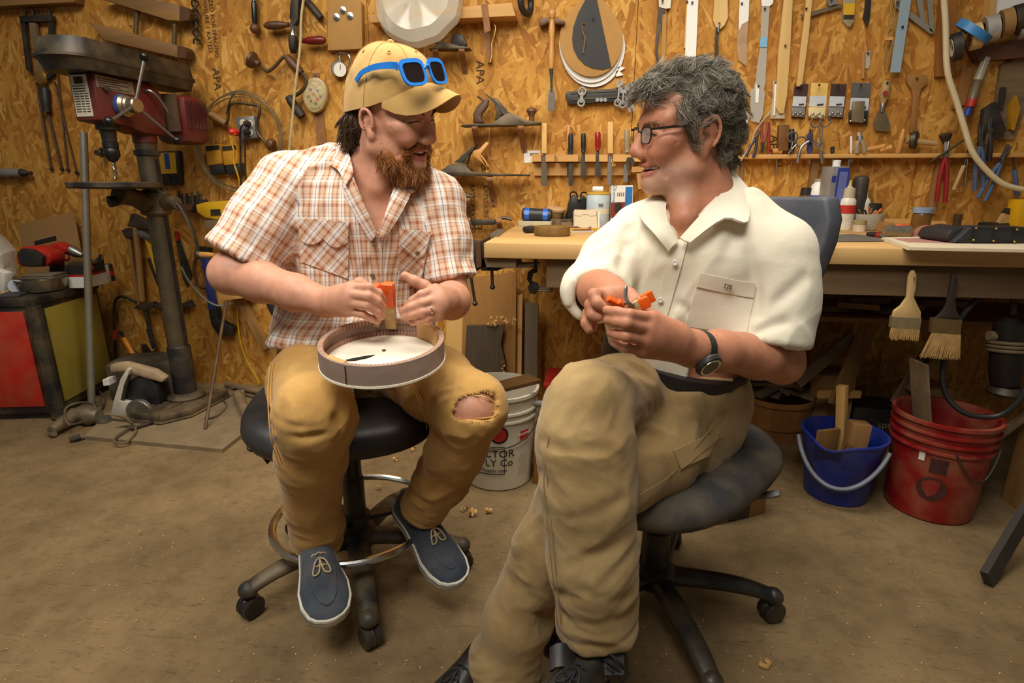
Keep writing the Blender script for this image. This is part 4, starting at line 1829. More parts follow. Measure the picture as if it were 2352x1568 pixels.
# the tear over the knee
tc_,tn_=J(1098,938,1.105),Vector(J(1098,938,1.105)-J(1078,936,1.175)).normalized()
tx=(RT*.95+Vector((0,0,-.10))).normalized()
tz=tn_.cross(tx).normalized()
rm=np.array([tx[:],tn_[:],tz[:]])
pt.ell(J(1094,938,1.10),(.046,.06,.028),rm,.003,'s')
pt.ell(J(1118,918,1.10),(.026,.06,.020),rm,.003,'s')
pt.ell(J(1064,950,1.11),(.022,.06,.013),rm,.003,'s')
v,q=pt.mesh(.0045)
v=relax(v,q,2,.5)
v=folds(v,q,.009,17,41)
for pts,w_,d in (([J(620,975,1.08),J(690,1005,1.03),J(760,1000,1.03),J(818,975,1.06)],.009,.012),
    ([J(640,960,1.06),J(700,985,1.02),J(770,978,1.03)],.008,.007),([J(625,1000,1.09),J(700,1025,1.05),J(790,1000,1.06)],.008,.008),
    ([J(632,1020,1.10),J(720,1045,1.07),J(800,1010,1.08)],.012,.009),
    ([J(770,960,1.06),J(800,1000,1.06),J(790,1040,1.09)],.010,.009),
    ([J(655,1170,1.19),J(700,1190,1.19),J(770,1150,1.2)],.011,.010),
    ([J(670,1120,1.17),J(740,1100,1.16),J(785,1060,1.15)],.012,.008),
    ([J(960,1000,1.17),J(1010,1010,1.15),J(1060,985,1.12)],.011,.010),
    ([J(930,960,1.25),J(980,985,1.2),J(1030,985,1.14)],.010,.008),
    ([J(860,900,1.33),J(960,905,1.25),J(1040,915,1.13)],.010,.006),
    ([J(930,1130,1.27),J(990,1150,1.25),J(1050,1110,1.24)],.010,.009),
    ([J(850,830,1.33),J(855,900,1.33),J(850,940,1.33)],.014,.012),
    ([J(620,900,1.25),J(700,880,1.2),J(800,900,1.25)],.014,.006)):
 v=crease(v,q,pts,w_,d)
v=hemline(v,q,J(730,1240,1.288),dR,.064)
v=hemline(v,q,J(973,1170,1.347),dL,.062)
pantsL=npmesh('trousers',v,q,duck,personL,label='ochre canvas work trousers torn open at one knee')
PTL=(v,vnormals(v,q))
thread=mat('frayed_thread',(200,160,96),.9,var=.15)
frn=B()
edge=[]
for i in range(64):
 a=2*math.pi*i/64
 c0=Vector(J(1094,938,1.10))+tx*.050*math.cos(a)+tz*.030*math.sin(a)
 pxy=c0-EYE
 d=pxy.normalized()
 # put the fray on the cloth edge
 V=PTL[0]
 k=np.argmin(np.linalg.norm(V-A3(c0),axis=1))
 e=Vector(V[k])
 edge.append(e)
for i,e in enumerate(edge):
 c0=Vector(J(1094,938,1.115))
 for r_ in range(2):
  t=random.random()
  p=e+(edge[(i+1)%64]-e)*t
  ind=(c0-p).normalized()*random.uniform(.001,.007)+tn_*random.uniform(.0,.003)+tx*random.uniform(-.004,.004)
  frn.tube([p,p+ind*.6,p+ind+Vector((0,0,random.uniform(-.003,.001)))],[.0007,.0006,.0002],4)
frn.ob('frayed_edge',thread,pantsL)
thr=B()
for (a,b,sag) in (((1050,945),(1132,958),4),((1062,930),(1136,945),5),((1085,908),(1136,926),-3)):
 pa,pb=on_surface(PTL,*a,.001)[0],on_surface(PTL,*b,.001)[0]
 mid=(pa+pb)/2+tn_*.012+Vector((0,0,-.002*sag))
 thr.tube(smoothpts([pa,mid,pb],6),.0016,5)
thr.ob('loose_threads',thread,pantsL)
sm=B()
for path in (((790,770),(830,800),(862,830),(930,870),(968,930),(982,985)),((622,830),(616,900),(622,1000),(640,1060),(668,1150),(690,1220))):
 pp=[on_surface(PTL,x,y,.0008)[0] for x,y in path]
 for off in (0,.006):
  sm.tube([p+RT*off for p in smoothpts(pp,5)],.0009,4)
sm.ob('seam_stitching',mat('tan_stitch',(206,158,84),.9),pantsL)

# ------------------------------------------------------------------ shoes
navy=cloth('navy_canvas',(52,58,68),(88,92,96),500,sc=9,dirt=(104,96,84))
sole=mat('sole_white',(214,208,192),.7,var=.08,scale=30,dust=.35)
lace=mat('lace_tan',(190,168,128),.8,var=.1)
tR=at_z(757,1424,.125)
hR=uv(-.535,1.325,.20)
shoe(personL,hR,tR,(0,0,1),navy,sole,L=(tR-hR).length+.02,laces=True,mlace=lace,wide=1.18)
tL=at_z(1042,1338,.115)
hLh=at_z(922,1165,.205)
shoe(personL,hLh,tL,(0,0,1),navy,sole,L=(tL-hLh).length+.02,laces=True,mlace=lace,wide=1.18)
# wedding ring
rp_=J(990,712,1.078)
B().torus(J(988,711,1.1325),(J(972,716,1.125)-J(1012,707,1.145)),.0098,.0013,20,6).ob('ring',chrome,label='thin silver wedding ring on the finger of the man in the tan cap',cat='ring')
# ------------------------------------------------------------------ the man in the cream shirt
hR_=Head(.351,1.22,1.194,-82,-4,-4,.96)
sD=Sdf()
head_prims(sD,hR_,jaw=1.05,nose=1.05,ear=(.0,-.008,1.08),smile=-.016,back=.012)
skinR=skin_material('skin_tanned',None)
rbase=rgb(186,126,96)
SD2=A3(RT*.94-FW*.34)      # his left
sD.cone(hR_(-.022,0,-.040),J(1618,455,1.225),.052,.062,.03)
sD.cone(hR_(.005,0,-.085),J(1575,500,1.165),.028,.026,.03)
sD.econe(J(1618,520,1.23),J(1606,610,1.225),SD2,(.125,.060),(.155,.102),.04)
sD.econe(J(1606,610,1.225),J(1545,850,1.265),SD2,(.155,.100),(.145,.105),.04)
sD.cone(J(1515,550,1.275),J(1745,585,1.185),.034,.036,.03)
# left arm, with the watch
shL2,elL2,wrL2=J(1782,580,1.165),J(1795,832,1.135),J(1590,800,.978)
sD.chain([shL2,J(1785,700,1.15),elL2],[.054,.050,.042],.02)
sD.chain([elL2,J(1740,815,1.09),J(1650,806,1.02),wrL2],[.042,.046,.037,.029],.02)
k2=[J(1497,730,.915),J(1490,756,.905),J(1484,782,.905),J(1474,806,.915)]
for p in k2:
 sD.chain([wrL2,p],[.025,.0128],.018)
sD.cone(J(1545,775,.95),J(1505,768,.925),.027,.021,.02)
finger(sD,[k2[0],J(1445,722,.888),J(1415,716,.90),J(1394,712,.918)],.0100,.0080)
finger(sD,[k2[1],J(1440,742,.882),J(1415,738,.895),J(1396,735,.915)],.0104,.0082)
finger(sD,[k2[2],J(1438,772,.885),J(1418,768,.90),J(1403,764,.918)],.0100,.0078)
finger(sD,[k2[3],J(1440,798,.90),J(1424,793,.91),J(1412,788,.92)],.0088,.0070)
finger(sD,[J(1540,748,.975),J(1500,728,.985),J(1462,712,.985),J(1436,706,.975)],.0135,.0090,.008)
# right arm
shR2,elR2,wrR2=J(1468,550,1.27),J(1352,662,1.20),J(1398,672,1.04)
sD.chain([shR2,J(1405,605,1.23),elR2],[.052,.048,.042],.02)
sD.chain([elR2,J(1375,668,1.11),wrR2],[.042,.038,.029],.02)
sD.cone(wrR2,J(1400,684,.985),.028,.024,.02)
sD.cone(J(1398,672,1.03),J(1428,676,.99),.026,.018,.02)
finger(sD,[J(1388,674,.985),J(1364,676,.962),J(1372,696,.948),J(1388,706,.945)],.0112,.0082,.006)
finger(sD,[J(1382,688,.985),J(1356,700,.965),J(1360,722,.955),J(1374,728,.950)],.0108,.0082,.006)
finger(sD,[J(1380,698,.99),J(1352,718,.975),J(1346,742,.965),J(1352,756,.960)],.0104,.0080,.006)
finger(sD,[J(1384,706,.995),J(1362,736,.985),J(1362,754,.978)],.0092,.0074,.006)
finger(sD,[J(1420,672,1.0),J(1448,678,.978),J(1458,690,.965),J(1446,700,.955)],.0122,.0086,.008)
# legs
hipR2,knR2,anR2=J(1478,900,1.27),J(1348,925,.955),J(1368,1475,.885)
hipL2,knL2,anL2=J(1600,915,1.25),J(1345,1120,.99),J(1165,1520,1.03)
sD.econe(J(1480,880,1.28),J(1600,890,1.27),(0,0,1),(.085,.085),(.085,.085),.04)
for hp,kn,an in ((hipR2,knR2,anR2),(hipL2,knL2,anL2)):
 sD.cone(hp,kn,.066,.052,.03)
 sD.chain([kn,Vector(kn).lerp(Vector(an),.35),an],[.050,.047,.034],.02)
v,q=sD.mesh(0.0028)
v=relax(v,q,1,.35)
v=face_lines(v,q,hR_,.0016)
lt=skin_tint(v,hR_,rbase,rgb(170,92,78),.35,rgb(178,160,142),-.016)
personR=npmesh('person',v,q,skinR,loc=J(1545,900,1.27),col=lt,
    label='seated smiling grey-haired man with glasses and cream shirt, one leg crossed over the other',cat='person')
mouth_parts(hR_,personR,.0315,.019)
lashes(sD,hR_,personR,dark,.0010)
for y in (-1,1):
 brow(hR_,personR,mat('brow_grey',(120,98,76),.6),y,80,.0006,-.008)

def flow_top(h,P,nr):
 """combed back from the brow, down the sides and the nape"""
 side=np.clip(np.abs(P[:,1])/.07,0,1)[:,None]
 back=np.clip((-.02-P[:,0])/.07,0,1)[:,None]
 d=h.dir(-1,0,.1)*(1-.45*side)+h.dir(-.15,0,-1)*(.35*side+.9*back)
 d=d-nr*np.minimum((d*nr).sum(1,keepdims=True),0)*1.1-nr*np.maximum((d*nr).sum(1,keepdims=True),0)*.6+h.dir(-.1,0,.12)
 fr_=np.clip((nr @ h.dir(1,0,0)-.25)/.4,0,1)[:,None]*(P[:,2:3]>.05)
 d=d*(1-fr_)+h.dir(.30,0,-.80)*fr_
 d=d/(np.linalg.norm(d,axis=1,keepdims=True)+1e-9)
 d=d-nr*(np.minimum((d*nr).sum(1,keepdims=True),0)-.12)
 return d/(np.linalg.norm(d,axis=1,keepdims=True)+1e-9)

hg=mat('hair_grey',(84,74,60),.5,var=.35,scale=60)
hairmass(hR_,personR,'hair',mat('hair_base',(78,70,58),.6,var=.3,scale=80),
  [('e',(-.012,0,.050),(.090,.083,.082)),('e',(.046,0,.098),(.046,.052,.027)),('e',(.078,0,.092),(.030,.044,.020)),('e',(-.064,0,.006),(.034,.062,.060)),
  ('e',(-.050,0,-.036),(.030,.052,.040)),('c',[(.026,-.070,.030),(.020,-.070,-.004)],(.010,.005)),('c',[(.026,.070,.030),(.020,.070,-.004)],(.010,.005)),
  ('s',(.092,0,.018),(.060,.100,.060)),('s',(.076,.060,.058),(.036,.030,.036)),('s',(.076,-.060,.058),(.036,.030,.036)),
  ('s',(-.004,.082,-.014),(.026,.022,.038)),('s',(-.004,-.082,-.014),(.026,.022,.038)),('s',(.04,0,-.06),(.09,.08,.05))],
  27000,.036,flow_top,.00042,.004,31,.026,lambda P,nr:(P[:,2]>-.075) & ~((np.abs(P[:,1])>.055) & (P[:,0]>-.034) & (P[:,0]<.022) & (P[:,2]<.026)),7,
  [mat('hair_dark',(80,72,58),.5,var=.2),mat('hair_silver',(146,138,122),.5,var=.15),mat('hair_mid',(122,110,90),.5,var=.2),mat('hair_mid',(122,110,90),.5,var=.2)],
  .14,.08,None,.80,60)

glf=mat('glasses_frame',(52,50,46),.35,.6,var=.1)
glens=mat('glasses_lens',(210,214,205),.05,var=.02,alpha=.14,spec=.8)
eyewear('eyeglasses',hR_,'dark thin-rimmed spectacles worn by the grey-haired man','glasses',
  (.1015,.0305,.000,.0205,.0150),.008,
  [(.098,.060,.012),(.060,.074,.014),(.02,.080,.014),(-.012,.081,.012)],glf,glens,.0011,.0018,4)

# ------------------------------------------------------------------ cream shirt
cream=cloth('cream_cotton',(222,212,186),(232,224,202),900,sc=4,fold=.2)
sh2=Sdf()
sh2.econe(J(1628,505,1.235),J(1614,590,1.225),SD2,(.105,.064),(.176,.114),.04)
sh2.econe(J(1614,590,1.225),J(1585,720,1.245),SD2,(.178,.114),(.168,.122),.05)
sh2.econe(J(1585,720,1.245),J(1545,848,1.265),SD2,(.168,.122),(.150,.122),.05)
sh2.cone(J(1690,508,1.21),J(1768,582,1.170),.046,.066,.05)
sh2.cone(J(1560,508,1.255),J(1480,552,1.27),.045,.058,.05)
s2L=(J(1778,590,1.165),J(1752,786,1.125))
s2R=(J(1468,548,1.27),J(1364,668,1.165))
sh2.chain([s2L[0],J(1772,670,1.15),s2L[1]],[.068,.076,.086],.03)
sh2.chain([s2R[0],J(1412,600,1.235),s2R[1]],[.060,.060,.058],.03)
sh2.cone(s2L[1],Vector(s2L[1])+(Vector(s2L[1])-Vector(s2L[0]))*.1,.086,.087,.01)
sh2.cone(s2R[1],J(1366,682,1.12),.058,.055,.01)
axd=(J(1545,848,1.265)-J(1585,720,1.245)).normalized()
sh2.half(J(1546,822,1.262),axd,.01)
hem(sh2,s2L[0],s2L[1],.086)
sh2.p.append(('cut','s',.002,A3(J(1365,680,1.125)),A3(Vector(J(1365,680,1.125)-J(1352,662,1.20)).normalized()),.10))
sh2.cone(J(1364,674,1.15),J(1368,690,1.05),.044,.047,.003,'s')
sh2.cone(J(1628,455,1.225),J(1590,480,1.165),.070,.058,.01,'s')
sh2.econe(J(1590,462,1.15),J(1556,545,1.128),SD2,(.062,.075),(.008,.05),.006,'s')
sh2.cone(J(1632,440,1.235),J(1632,390,1.235),.072,.085,.01,'s')
v,q=sh2.mesh(.0045)
v=relax(v,q,2,.5)
v=folds(v,q,.019,10,61,RT*.4+Vector((0,0,1)))
for pts,w_,d in (([J(1720,560,1.08),J(1735,640,1.08),J(1740,720,1.08)],.013,.012),([J(1440,560,1.17),J(1420,620,1.15)],.012,.010),
    ([J(1700,520,1.1),J(1660,600,1.1)],.014,.007),([J(1390,620,1.2),J(1400,560,1.2)],.010,.009),
    ([J(1580,760,1.12),J(1660,745,1.12),J(1720,700,1.13)],.012,.009),([J(1560,700,1.12),J(1610,730,1.12)],.010,.006),
    ([J(1450,660,1.14),J(1530,600,1.12)],.014,-.005),([J(1780,700,1.05),J(1840,640,1.08)],.013,.008),([J(1740,760,1.05),J(1800,740,1.05)],.011,.007)):
 v=crease(v,q,pts,w_,d)
shirtR=npmesh('shirt',v,q,cream,personR,label='cream short-sleeved button shirt')
SHR=(v,vnormals(v,q))
patch(SHR,[(1548,556),(1582,548),(1530,742),(1496,742)],4,14,.004,.003,'placket',cream,shirtR)
for px,py in ((1551,601),(1519,686)):
 p,n_=on_surface(SHR,px,py,.009)
 B().lathe([(.0055,0),(.0058,.0012),(.0045,.0024),(.0036,.0018)],p,n_,16).ob('button',white,shirtR)
pk=patch(SHR,[(1609,628),(1736,652),(1716,768),(1573,748)],9,9,.003,.003,'pocket',cream,shirtR)
patch(SHR,[(1610,626),(1737,650),(1729,684),(1600,656)],9,4,.006,.002,'pocket_hem',cream,shirtR)
pc,pn=on_surface(SHR,1669,653,.011)
pr=(on_surface(SHR,1700,659,.011)[0]-on_surface(SHR,1640,648,.011)[0]).normalized()
text('monogram','TJB',mat('navy_thread',(40,42,52),.8),shirtR,pc,pr,(0,0,1),.0125,.0006)
# collar
flap([[(1680,388,1.235),(1662,436,1.175),(1622,478,1.128),(1562,545,1.100)],
 [(1700,408,1.225),(1694,456,1.150),(1646,490,1.112),(1572,552,1.094)],
 [(1720,432,1.205),(1718,508,1.088),(1664,500,1.090),(1586,556,1.090)]],.004,'collar',cream,shirtR)
flap([[(1679,390,1.232),(1660,438,1.178),(1620,480,1.132)],
 [(1668,416,1.228),(1648,456,1.180),(1606,496,1.136)]],.003,'collar_stand',cream,shirtR)
flap([[(1538,446,1.25),(1528,480,1.19),(1536,520,1.135),(1556,556,1.118)],
 [(1508,448,1.245),(1504,484,1.18),(1520,526,1.125),(1546,564,1.110)],
 [(1466,474,1.235),(1474,506,1.165),(1504,540,1.12),(1536,576,1.114)]],.004,'collar',cream,shirtR)

# ------------------------------------------------------------------ khaki trousers
khaki=cloth('khaki_canvas',(150,122,78),(182,156,108),600,sc=4,dirt=(128,104,66))
p2=Sdf()
p2.econe(J(1545,838,1.265),J(1545,900,1.265),SD2,(.148,.118),(.160,.122),.05)
p2.half(J(1546,828,1.262),(J(1585,720,1.245)-J(1545,848,1.265)),.004)
p2.econe(J(1480,885,1.27),J(1610,895,1.25),(0,0,1),(.085,.10),(.085,.10),.05)
p2.chain([J(1478,908,1.255),J(1420,908,1.10),J(1352,935,.958)],[.068,.078,.076],.03)
p2.chain([J(1352,935,.958),J(1344,1020,.925),J(1352,1130,.905),J(1362,1290,.895),J(1372,1450,.890)],[.074,.082,.080,.076,.074],.025)
p2.chain([J(1610,930,1.235),J(1490,1030,1.10),J(1345,1125,.985)],[.108,.100,.084],.03)
p2.chain([J(1345,1125,.985),J(1262,1260,1.005),J(1190,1420,1.02),J(1160,1520,1.03),J(1148,1575,1.035)],[.082,.070,.068,.074,.074],.025)
p2.econe(J(1640,1000,1.20),J(1590,1075,1.13),SD2,(.055,.07),(.05,.06),.03)
dR2=(J(1372,1450,.890)-J(1362,1290,.895)).normalized()
p2.p.append(('cut','s',.002,A3(J(1372,1443,.890)),A3(dR2),.13))
p2.cone(J(1371,1425,.89),J(1374,1520,.89),.060,.063,.003,'s')
v,q=p2.mesh(.0045)
v=relax(v,q,2,.5)
v=folds(v,q,.008,15,81)
for pts,w_,d in (([J(1240,1010,.89),J(1300,1040,.85),J(1400,1040,.85)],.013,.006),([J(1275,1370,.85),J(1350,1355,.82),J(1430,1370,.83)],.012,.010),
    ([J(1300,1410,.85),J(1400,1420,.82),J(1460,1395,.85)],.010,.008),([J(1440,950,1.05),J(1452,1010,.96),J(1450,1080,.93)],.012,.014),
    ([J(1480,1000,1.02),J(1580,970,1.12),J(1660,960,1.15)],.013,.009),([J(1470,1080,1.0),J(1560,1030,1.1)],.012,.008),
    ([J(1480,880,1.16),J(1540,900,1.14),J(1600,880,1.14)],.012,.008),([J(1290,880,1.0),J(1360,860,.96),J(1430,890,1.02)],.013,.010),
    ([J(1270,1180,.87),J(1340,1190,.82),J(1430,1150,.83)],.014,.005),([J(1350,1280,.82),J(1440,1240,.83)],.013,.005)):
 v=crease(v,q,pts,w_,d)
v=hemline(v,q,J(1372,1443,.890),dR2,.074,.026)
pantsR=npmesh('trousers',v,q,khaki,personR,label='worn khaki work trousers')
PTR=(v,vnormals(v,q))
st=B()
for path in (((1262,1000),(1250,1100),(1258,1200),(1270,1320),(1282,1440)),((1664,945),(1600,1020),(1540,1090),(1470,1135)),((1655,1000),(1585,1060),(1560,1080))):
 pp=[on_surface(PTR,x,y,.0008)[0] for x,y in path]
 for off in (0,.006):
  st.tube([p+Vector((0,0,off))+RT*off for p in smoothpts(pp,5)],.0009,4)
st.ob('seam_stitching',mat('khaki_stitch',(150,122,76),.9),pantsR)
patch(PTR,[(1545,1035),(1655,985),(1625,1045),(1562,1075)],6,4,.004,.003,'tool_loop',khaki,pantsR)
# belt
bl_=B()
pts=[]
cb=J(1546,826,1.262)
n_=48
nrm=np.cross(SD2,[0,0,1.0])
rings=[]
bs_=(Vector(SD2)-axd*axd.dot(Vector(SD2))).normalized()
bn_=bs_.cross(axd).normalized()
for i in range(n_):
 a=2*math.pi*i/n_
 d=bs_*(.163*math.cos(a))+bn_*(.138*math.sin(a))
 c=cb+d
 o=d.normalized()
 rings.append(bl_.ring([c+o*x-axd*z for x,z in ((-.02,-.018),(.004,-.018),(.004,.018),(-.02,.018))]))
for i in range(n_):
 bl_.bridge(rings[i],rings[(i+1)%n_])
blt=bl_.ob('belt',mat('belt_leather',(36,32,32),.5,var=.2),personR)
p,n2=on_surface((np.array([x[:] for x in bl_.v]),np.tile(nrm,(len(bl_.v),1))),1466,830,.004)
B().torus(p,Vector(nrm),.012,.002,20,6).bar(p,p-Vector((0,0,.02)),.004,.003).ob('belt_clip',chrome,blt)

# ------------------------------------------------------------------ black shoes
bk=mat('black_leather',(24,23,25),.4,var=.2,scale=30,dust=.12)
bs=mat('black_sole',(20,20,20),.7)
blk_lace=mat('black_lace',(30,30,32),.7)
hx=J(1392,1528,.915)
tx_=J(1262,1660,.755)
shb=shoe(personR,hx,tx_,(0,-.25,1),bk,bs,L=.29,high=.03,laces=True,mlace=blk_lace)
cl=B()
axis=(J(1370,1440,.89)-J(1382,1520,.90)).normalized()
cl.lathe([(.050,0),(.052,.03),(.050,.058),(.046,.062),(.042,.05)],J(1384,1540,.898),axis,24,False,False)
cl.ob('shoe_collar',bk,shb)
tg=B()
tg.sheet([[J(1262+14*i,1475+18*j+(i-2) ** 2*3,.845-.012*j) for i in range(6)] for j in range(4)],.007)
tg.ob('shoe_tongue',bk,shb,bevel=.0)
B().sheet([[J(1388+9*i,1478+24*j,.845-.012*j) for i in range(6)] for j in range(4)],.006).ob('shoe_flap',bk,shb)
for px,py in ((1372,1530),(1390,1552)):
 B().torus(J(px,py,.825),FW,.006,.0018,14,6).ob('eyelet',darksteel,shb)
for k,(a,b) in enumerate((((1380,1510),(1440,1560)),((1376,1524),(1436,1572)),((1392,1496),(1446,1548)))):
 B().tube(smoothpts([J(a[0],a[1],.83),J((a[0]+b[0])/2,(a[1]+b[1])/2-6,.812),J(b[0],b[1],.82)],5),.0026,6).ob('lace',blk_lace,shb)
B().lathe([(.038,0),(.040,.03),(.040,.10)],J(1380,1545,.895),axis,24).ob('sock',mat('white_sock',(214,208,194),.9,var=.06,scale=80,bump=.3),personR)
h2=at_z(1150,1545,.005)+FW*.05
t2=h2+(RT*-.62-FW*.78).normalized()*.28
shoe(personR,h2,t2,(0,0,1),bk,bs,L=.28,high=.02,laces=True,mlace=blk_lace)

# ------------------------------------------------------------------ wrist watch
wa=(J(1650,806,1.02)-wrL2).normalized()
wc=wrL2+wa*.012
wt=thing('wrist_watch',wc,'black digital wrist watch on the arm of the man in the cream shirt','watch')
e1,e2,_=frame(wa)
B().lathe([(.0325,-.015),(.0352,-.013),(.0358,0),(.0352,.013),(.0325,.015)],wc,wa,28,False,False).ob('strap',mat('watch_strap',(38,40,42),.5,var=.1),wt)
fd=(J(1566,806,.90)-wc)
fd=(fd-wa*fd.dot(wa)).normalized()
fd=(fd*.8+Vector((0,0,-.55))).normalized()
fd=(fd-wa*fd.dot(wa)).normalized()
cs_=wc+fd*.034
B().lathe([(.024,0),(.0255,.004),(.0235,.010),(.019,.0115)],cs_,fd,24).ob('case',mat('watch_case',(70,68,64),.35,.6),wt)
B().lathe([(.0205,0),(.0205,.0008)],cs_+fd*.0115,fd,24).ob('bezel',chrome,wt)
B().lathe([(.0155,0),(.0155,.0006)],cs_+fd*.0123,fd,20).ob('display',mat('lcd',(84,72,52),.25),wt)
# ------------------------------------------------------------------ work chairs
vinyl=mat('black_vinyl',(34,34,38),.42,var=.15,scale=8,dust=.10)
cfab=mat('chair_fabric',(50,49,48),.85,var=.15,scale=60,bump=.2,dust=.35)
cplast=mat('chair_plastic',(34,32,30),.55,var=.2,dust=.55)
cblack=mat('chair_black',(24,24,26),.4,var=.2,dust=.2)

def chair_base(t,c,ang0,rl,zhub,mleg):
 for k in range(5):
  a=ang0+R(72)*k
  d=RT*math.cos(a)+FW*math.sin(a)
  e=c+d*rl
  leg=B()
  pts=smoothpts([c+d*.02+Vector((0,0,zhub)),c+d*rl*.35+Vector((0,0,zhub)),c+d*rl*.75+Vector((0,0,zhub-.012)),e+Vector((0,0,zhub-.034))],4)
  sd=d.cross(Vector((0,0,1)))
  last=None
  for i,p in enumerate(pts):
   q_=i/(len(pts)-1)
   w_,h_=.034-.010*q_,.022-.006*q_
   rg=leg.ring([p+sd*w_*math.cos(2*math.pi*j/10)+Vector((0,0,h_*math.sin(2*math.pi*j/10))) for j in range(10)])
   if last:
    leg.bridge(last,rg)
   else:
    leg.f.append(tuple(reversed(rg)))
   last=rg
  leg.f.append(tuple(last))
  leg.ell(e+Vector((0,0,zhub-.036)),(.026,.026,.022))
  lo=leg.ob('leg',mleg,t,smooth=60)
  cs=B()
  cs.lathe([(.006,0),(.006,.03)],e+Vector((0,0,.05)))
  ax=(d*.35+sd*.94).normalized()
  for sg in (-1,1):
   o=e+Vector((0,0,.030))+ax*.013*sg
   cs.lathe([(.012,-.009),(.026,-.009),(.0295,-.006),(.0295,.006),(.026,.009),(.010,.009)],o,ax,22)
  cs.torus(e+Vector((0,0,.030)),ax,.024,.007,20,6)
  cs.ob('caster',cblack,lo,smooth=40)

def cushion(c,fw,w_,d_,h_,front_drop=.02,n=44):
 """rounded seat pad, soft edge, front edge rolled down"""
 b=B()
 sd=fw.cross(Vector((0,0,1)))
 prof=[(.02,1.0),(.55,1.0),(.8,.97),(.93,.86),(.99,.62),(1.0,.42),(.97,.2),(.90,.04),(.75,0),(.02,0)]
 last=None
 for r_,z in prof:
  pts=[]
  for j in range(n):
   a=2*math.pi*j/n
   ca,sa=math.cos(a),math.sin(a)
   x=math.copysign(abs(ca) ** .72,ca)*d_*r_
   y=math.copysign(abs(sa) ** .72,sa)*w_*r_
   dz=-front_drop*max(0,x/d_) ** 2-.012*(1-min(1,(y/w_) ** 2+(x/d_) ** 2))*(1 if z>.5 else 0)
   pts.append(c+fw*x+sd*y+Vector((0,0,z*h_+dz)))
  rg=b.ring(pts)
  if last:
   b.bridge(last,rg)
  else:
   b.f.append(tuple(reversed(rg)))
  last=rg
 b.f.append(tuple(last))
 return b

c1=uv(-.447,1.435,0)
st1=thing('drafting_stool',c1,'black drafting stool with a chrome foot ring under the man in the tan cap','stool')
fw1=(RT*.25-FW*.97).normalized()
cushion(c1+fw1*.03+Vector((0,0,.492)),fw1,.25,.235,.078,.03).ob('seat',vinyl,st1,smooth=70)
B().lathe([(.10,0),(.12,.012),(.12,.03),(.06,.035)],c1+Vector((0,0,.46))).ob('seat_plate',cblack,st1)
B().lathe([(.030,.12),(.030,.30),(.026,.305),(.026,.47)],c1,n=24).ob('gas_column',cblack,st1)
B().lathe([(.05,.095),(.055,.11),(.052,.14),(.034,.15),(.034,.16)],c1,n=24).ob('hub',cplast,st1)
chair_base(st1,c1,R(-70.6),.30,.115,cplast)
ring=B().torus(c1+Vector((0,0,.182)),(0,0,1),.222,.0105,64,10)
ro=ring.ob('foot_ring',chrome,st1)
for k in range(3):
 a=R(20+120*k)
 d=RT*math.cos(a)+FW*math.sin(a)
 B().bar(c1+d*.03+Vector((0,0,.172)),c1+d*.22+Vector((0,0,.178)),.022,.012).ob('spoke',cblack,ro)
B().lathe([(.034,0),(.040,.004),(.040,.03),(.034,.034)],c1+Vector((0,0,.158)),n=24).ob('ring_clamp',cplast,ro)
bp=uv(-.56,1.74,0)
sdv=fw1.cross(Vector((0,0,1)))
g=[]
for i in range(7):
 z=.66+.22*i/6
 g.append([bp+sdv*(-.19+.38*j/10)*(.8+.2*math.sin(i/6*math.pi))-fw1*(.04-.5*((j-5)/5*.2) ** 2*2)+Vector((0,0,z)) for j in range(11)])
B().sheet(g,.035).ob('backrest',vinyl,st1,smooth=60,bevel=.008)
B().tube(smoothpts([c1+Vector((0,0,.475))-fw1*.05,c1+Vector((0,0,.47))-fw1*.28,bp+fw1*.01+Vector((0,0,.56)),bp+Vector((0,0,.74))],6),.016,8).ob('back_post',cblack,st1)
lv=at_v(606,990,1.34)
B().tube(smoothpts([c1+Vector((0,0,.475))-RT*.08,c1+Vector((0,0,.47))-RT*.17,at_v(606,992,1.25),at_v(588,1018,1.22),at_v(572,1034,1.20)],5),[.006]*10+[.008]*5+[.010]*5+[.007],8,flat=.6).ob('lever',cblack,st1)
B().tube([c1+Vector((0,0,.462))-RT*.07,at_v(622,1048,1.27),at_v(608,1058,1.26)],[.006,.007,.011],8).ob('lever',cblack,st1)

c2=uv(.372,1.28,0)
st2=thing('office_chair',c2,'grey upholstered swivel chair under the man in the cream shirt','chair')
fw2=(RT*-.72-FW*.69).normalized()
sd2=fw2.cross(Vector((0,0,1)))
cushion(c2+fw2*.035+Vector((0,0,.438)),fw2,.262,.268,.086,.035).ob('seat',cfab,st2,smooth=70)
B().lathe([(.10,0),(.13,.012),(.13,.03),(.06,.035)],c2+Vector((0,0,.412))).ob('seat_plate',cblack,st2)
B().lathe([(.036,.11),(.036,.24),(.028,.245),(.028,.42)],c2,n=24).ob('gas_column',cblack,st2)
B().lathe([(.05,.085),(.056,.10),(.054,.13),(.038,.14)],c2,n=24).ob('hub',cplast,st2)
chair_base(st2,c2,R(-7.6),.305,.105,cblack)
b2=c2-fw2*.315+sd2*-.01
g=[]
for i in range(9):
 t=i/8
 z=.68+.385*t
 wv=.205*(1-.45*(1-t) ** 2*1.3)*(1-.12*max(0,t-.85)/.15)
 g.append([b2+sd2*(-1+2*j/12)*wv+fw2*(.055*((j-6)/6) ** 2-.05*(t-.3))+Vector((0,0,z)) for j in range(13)])
B().sheet(g,.045).ob('backrest',mat('chair_back',(66,70,78),.6,var=.1,scale=30,dust=.1),st2,smooth=60,bevel=.010)
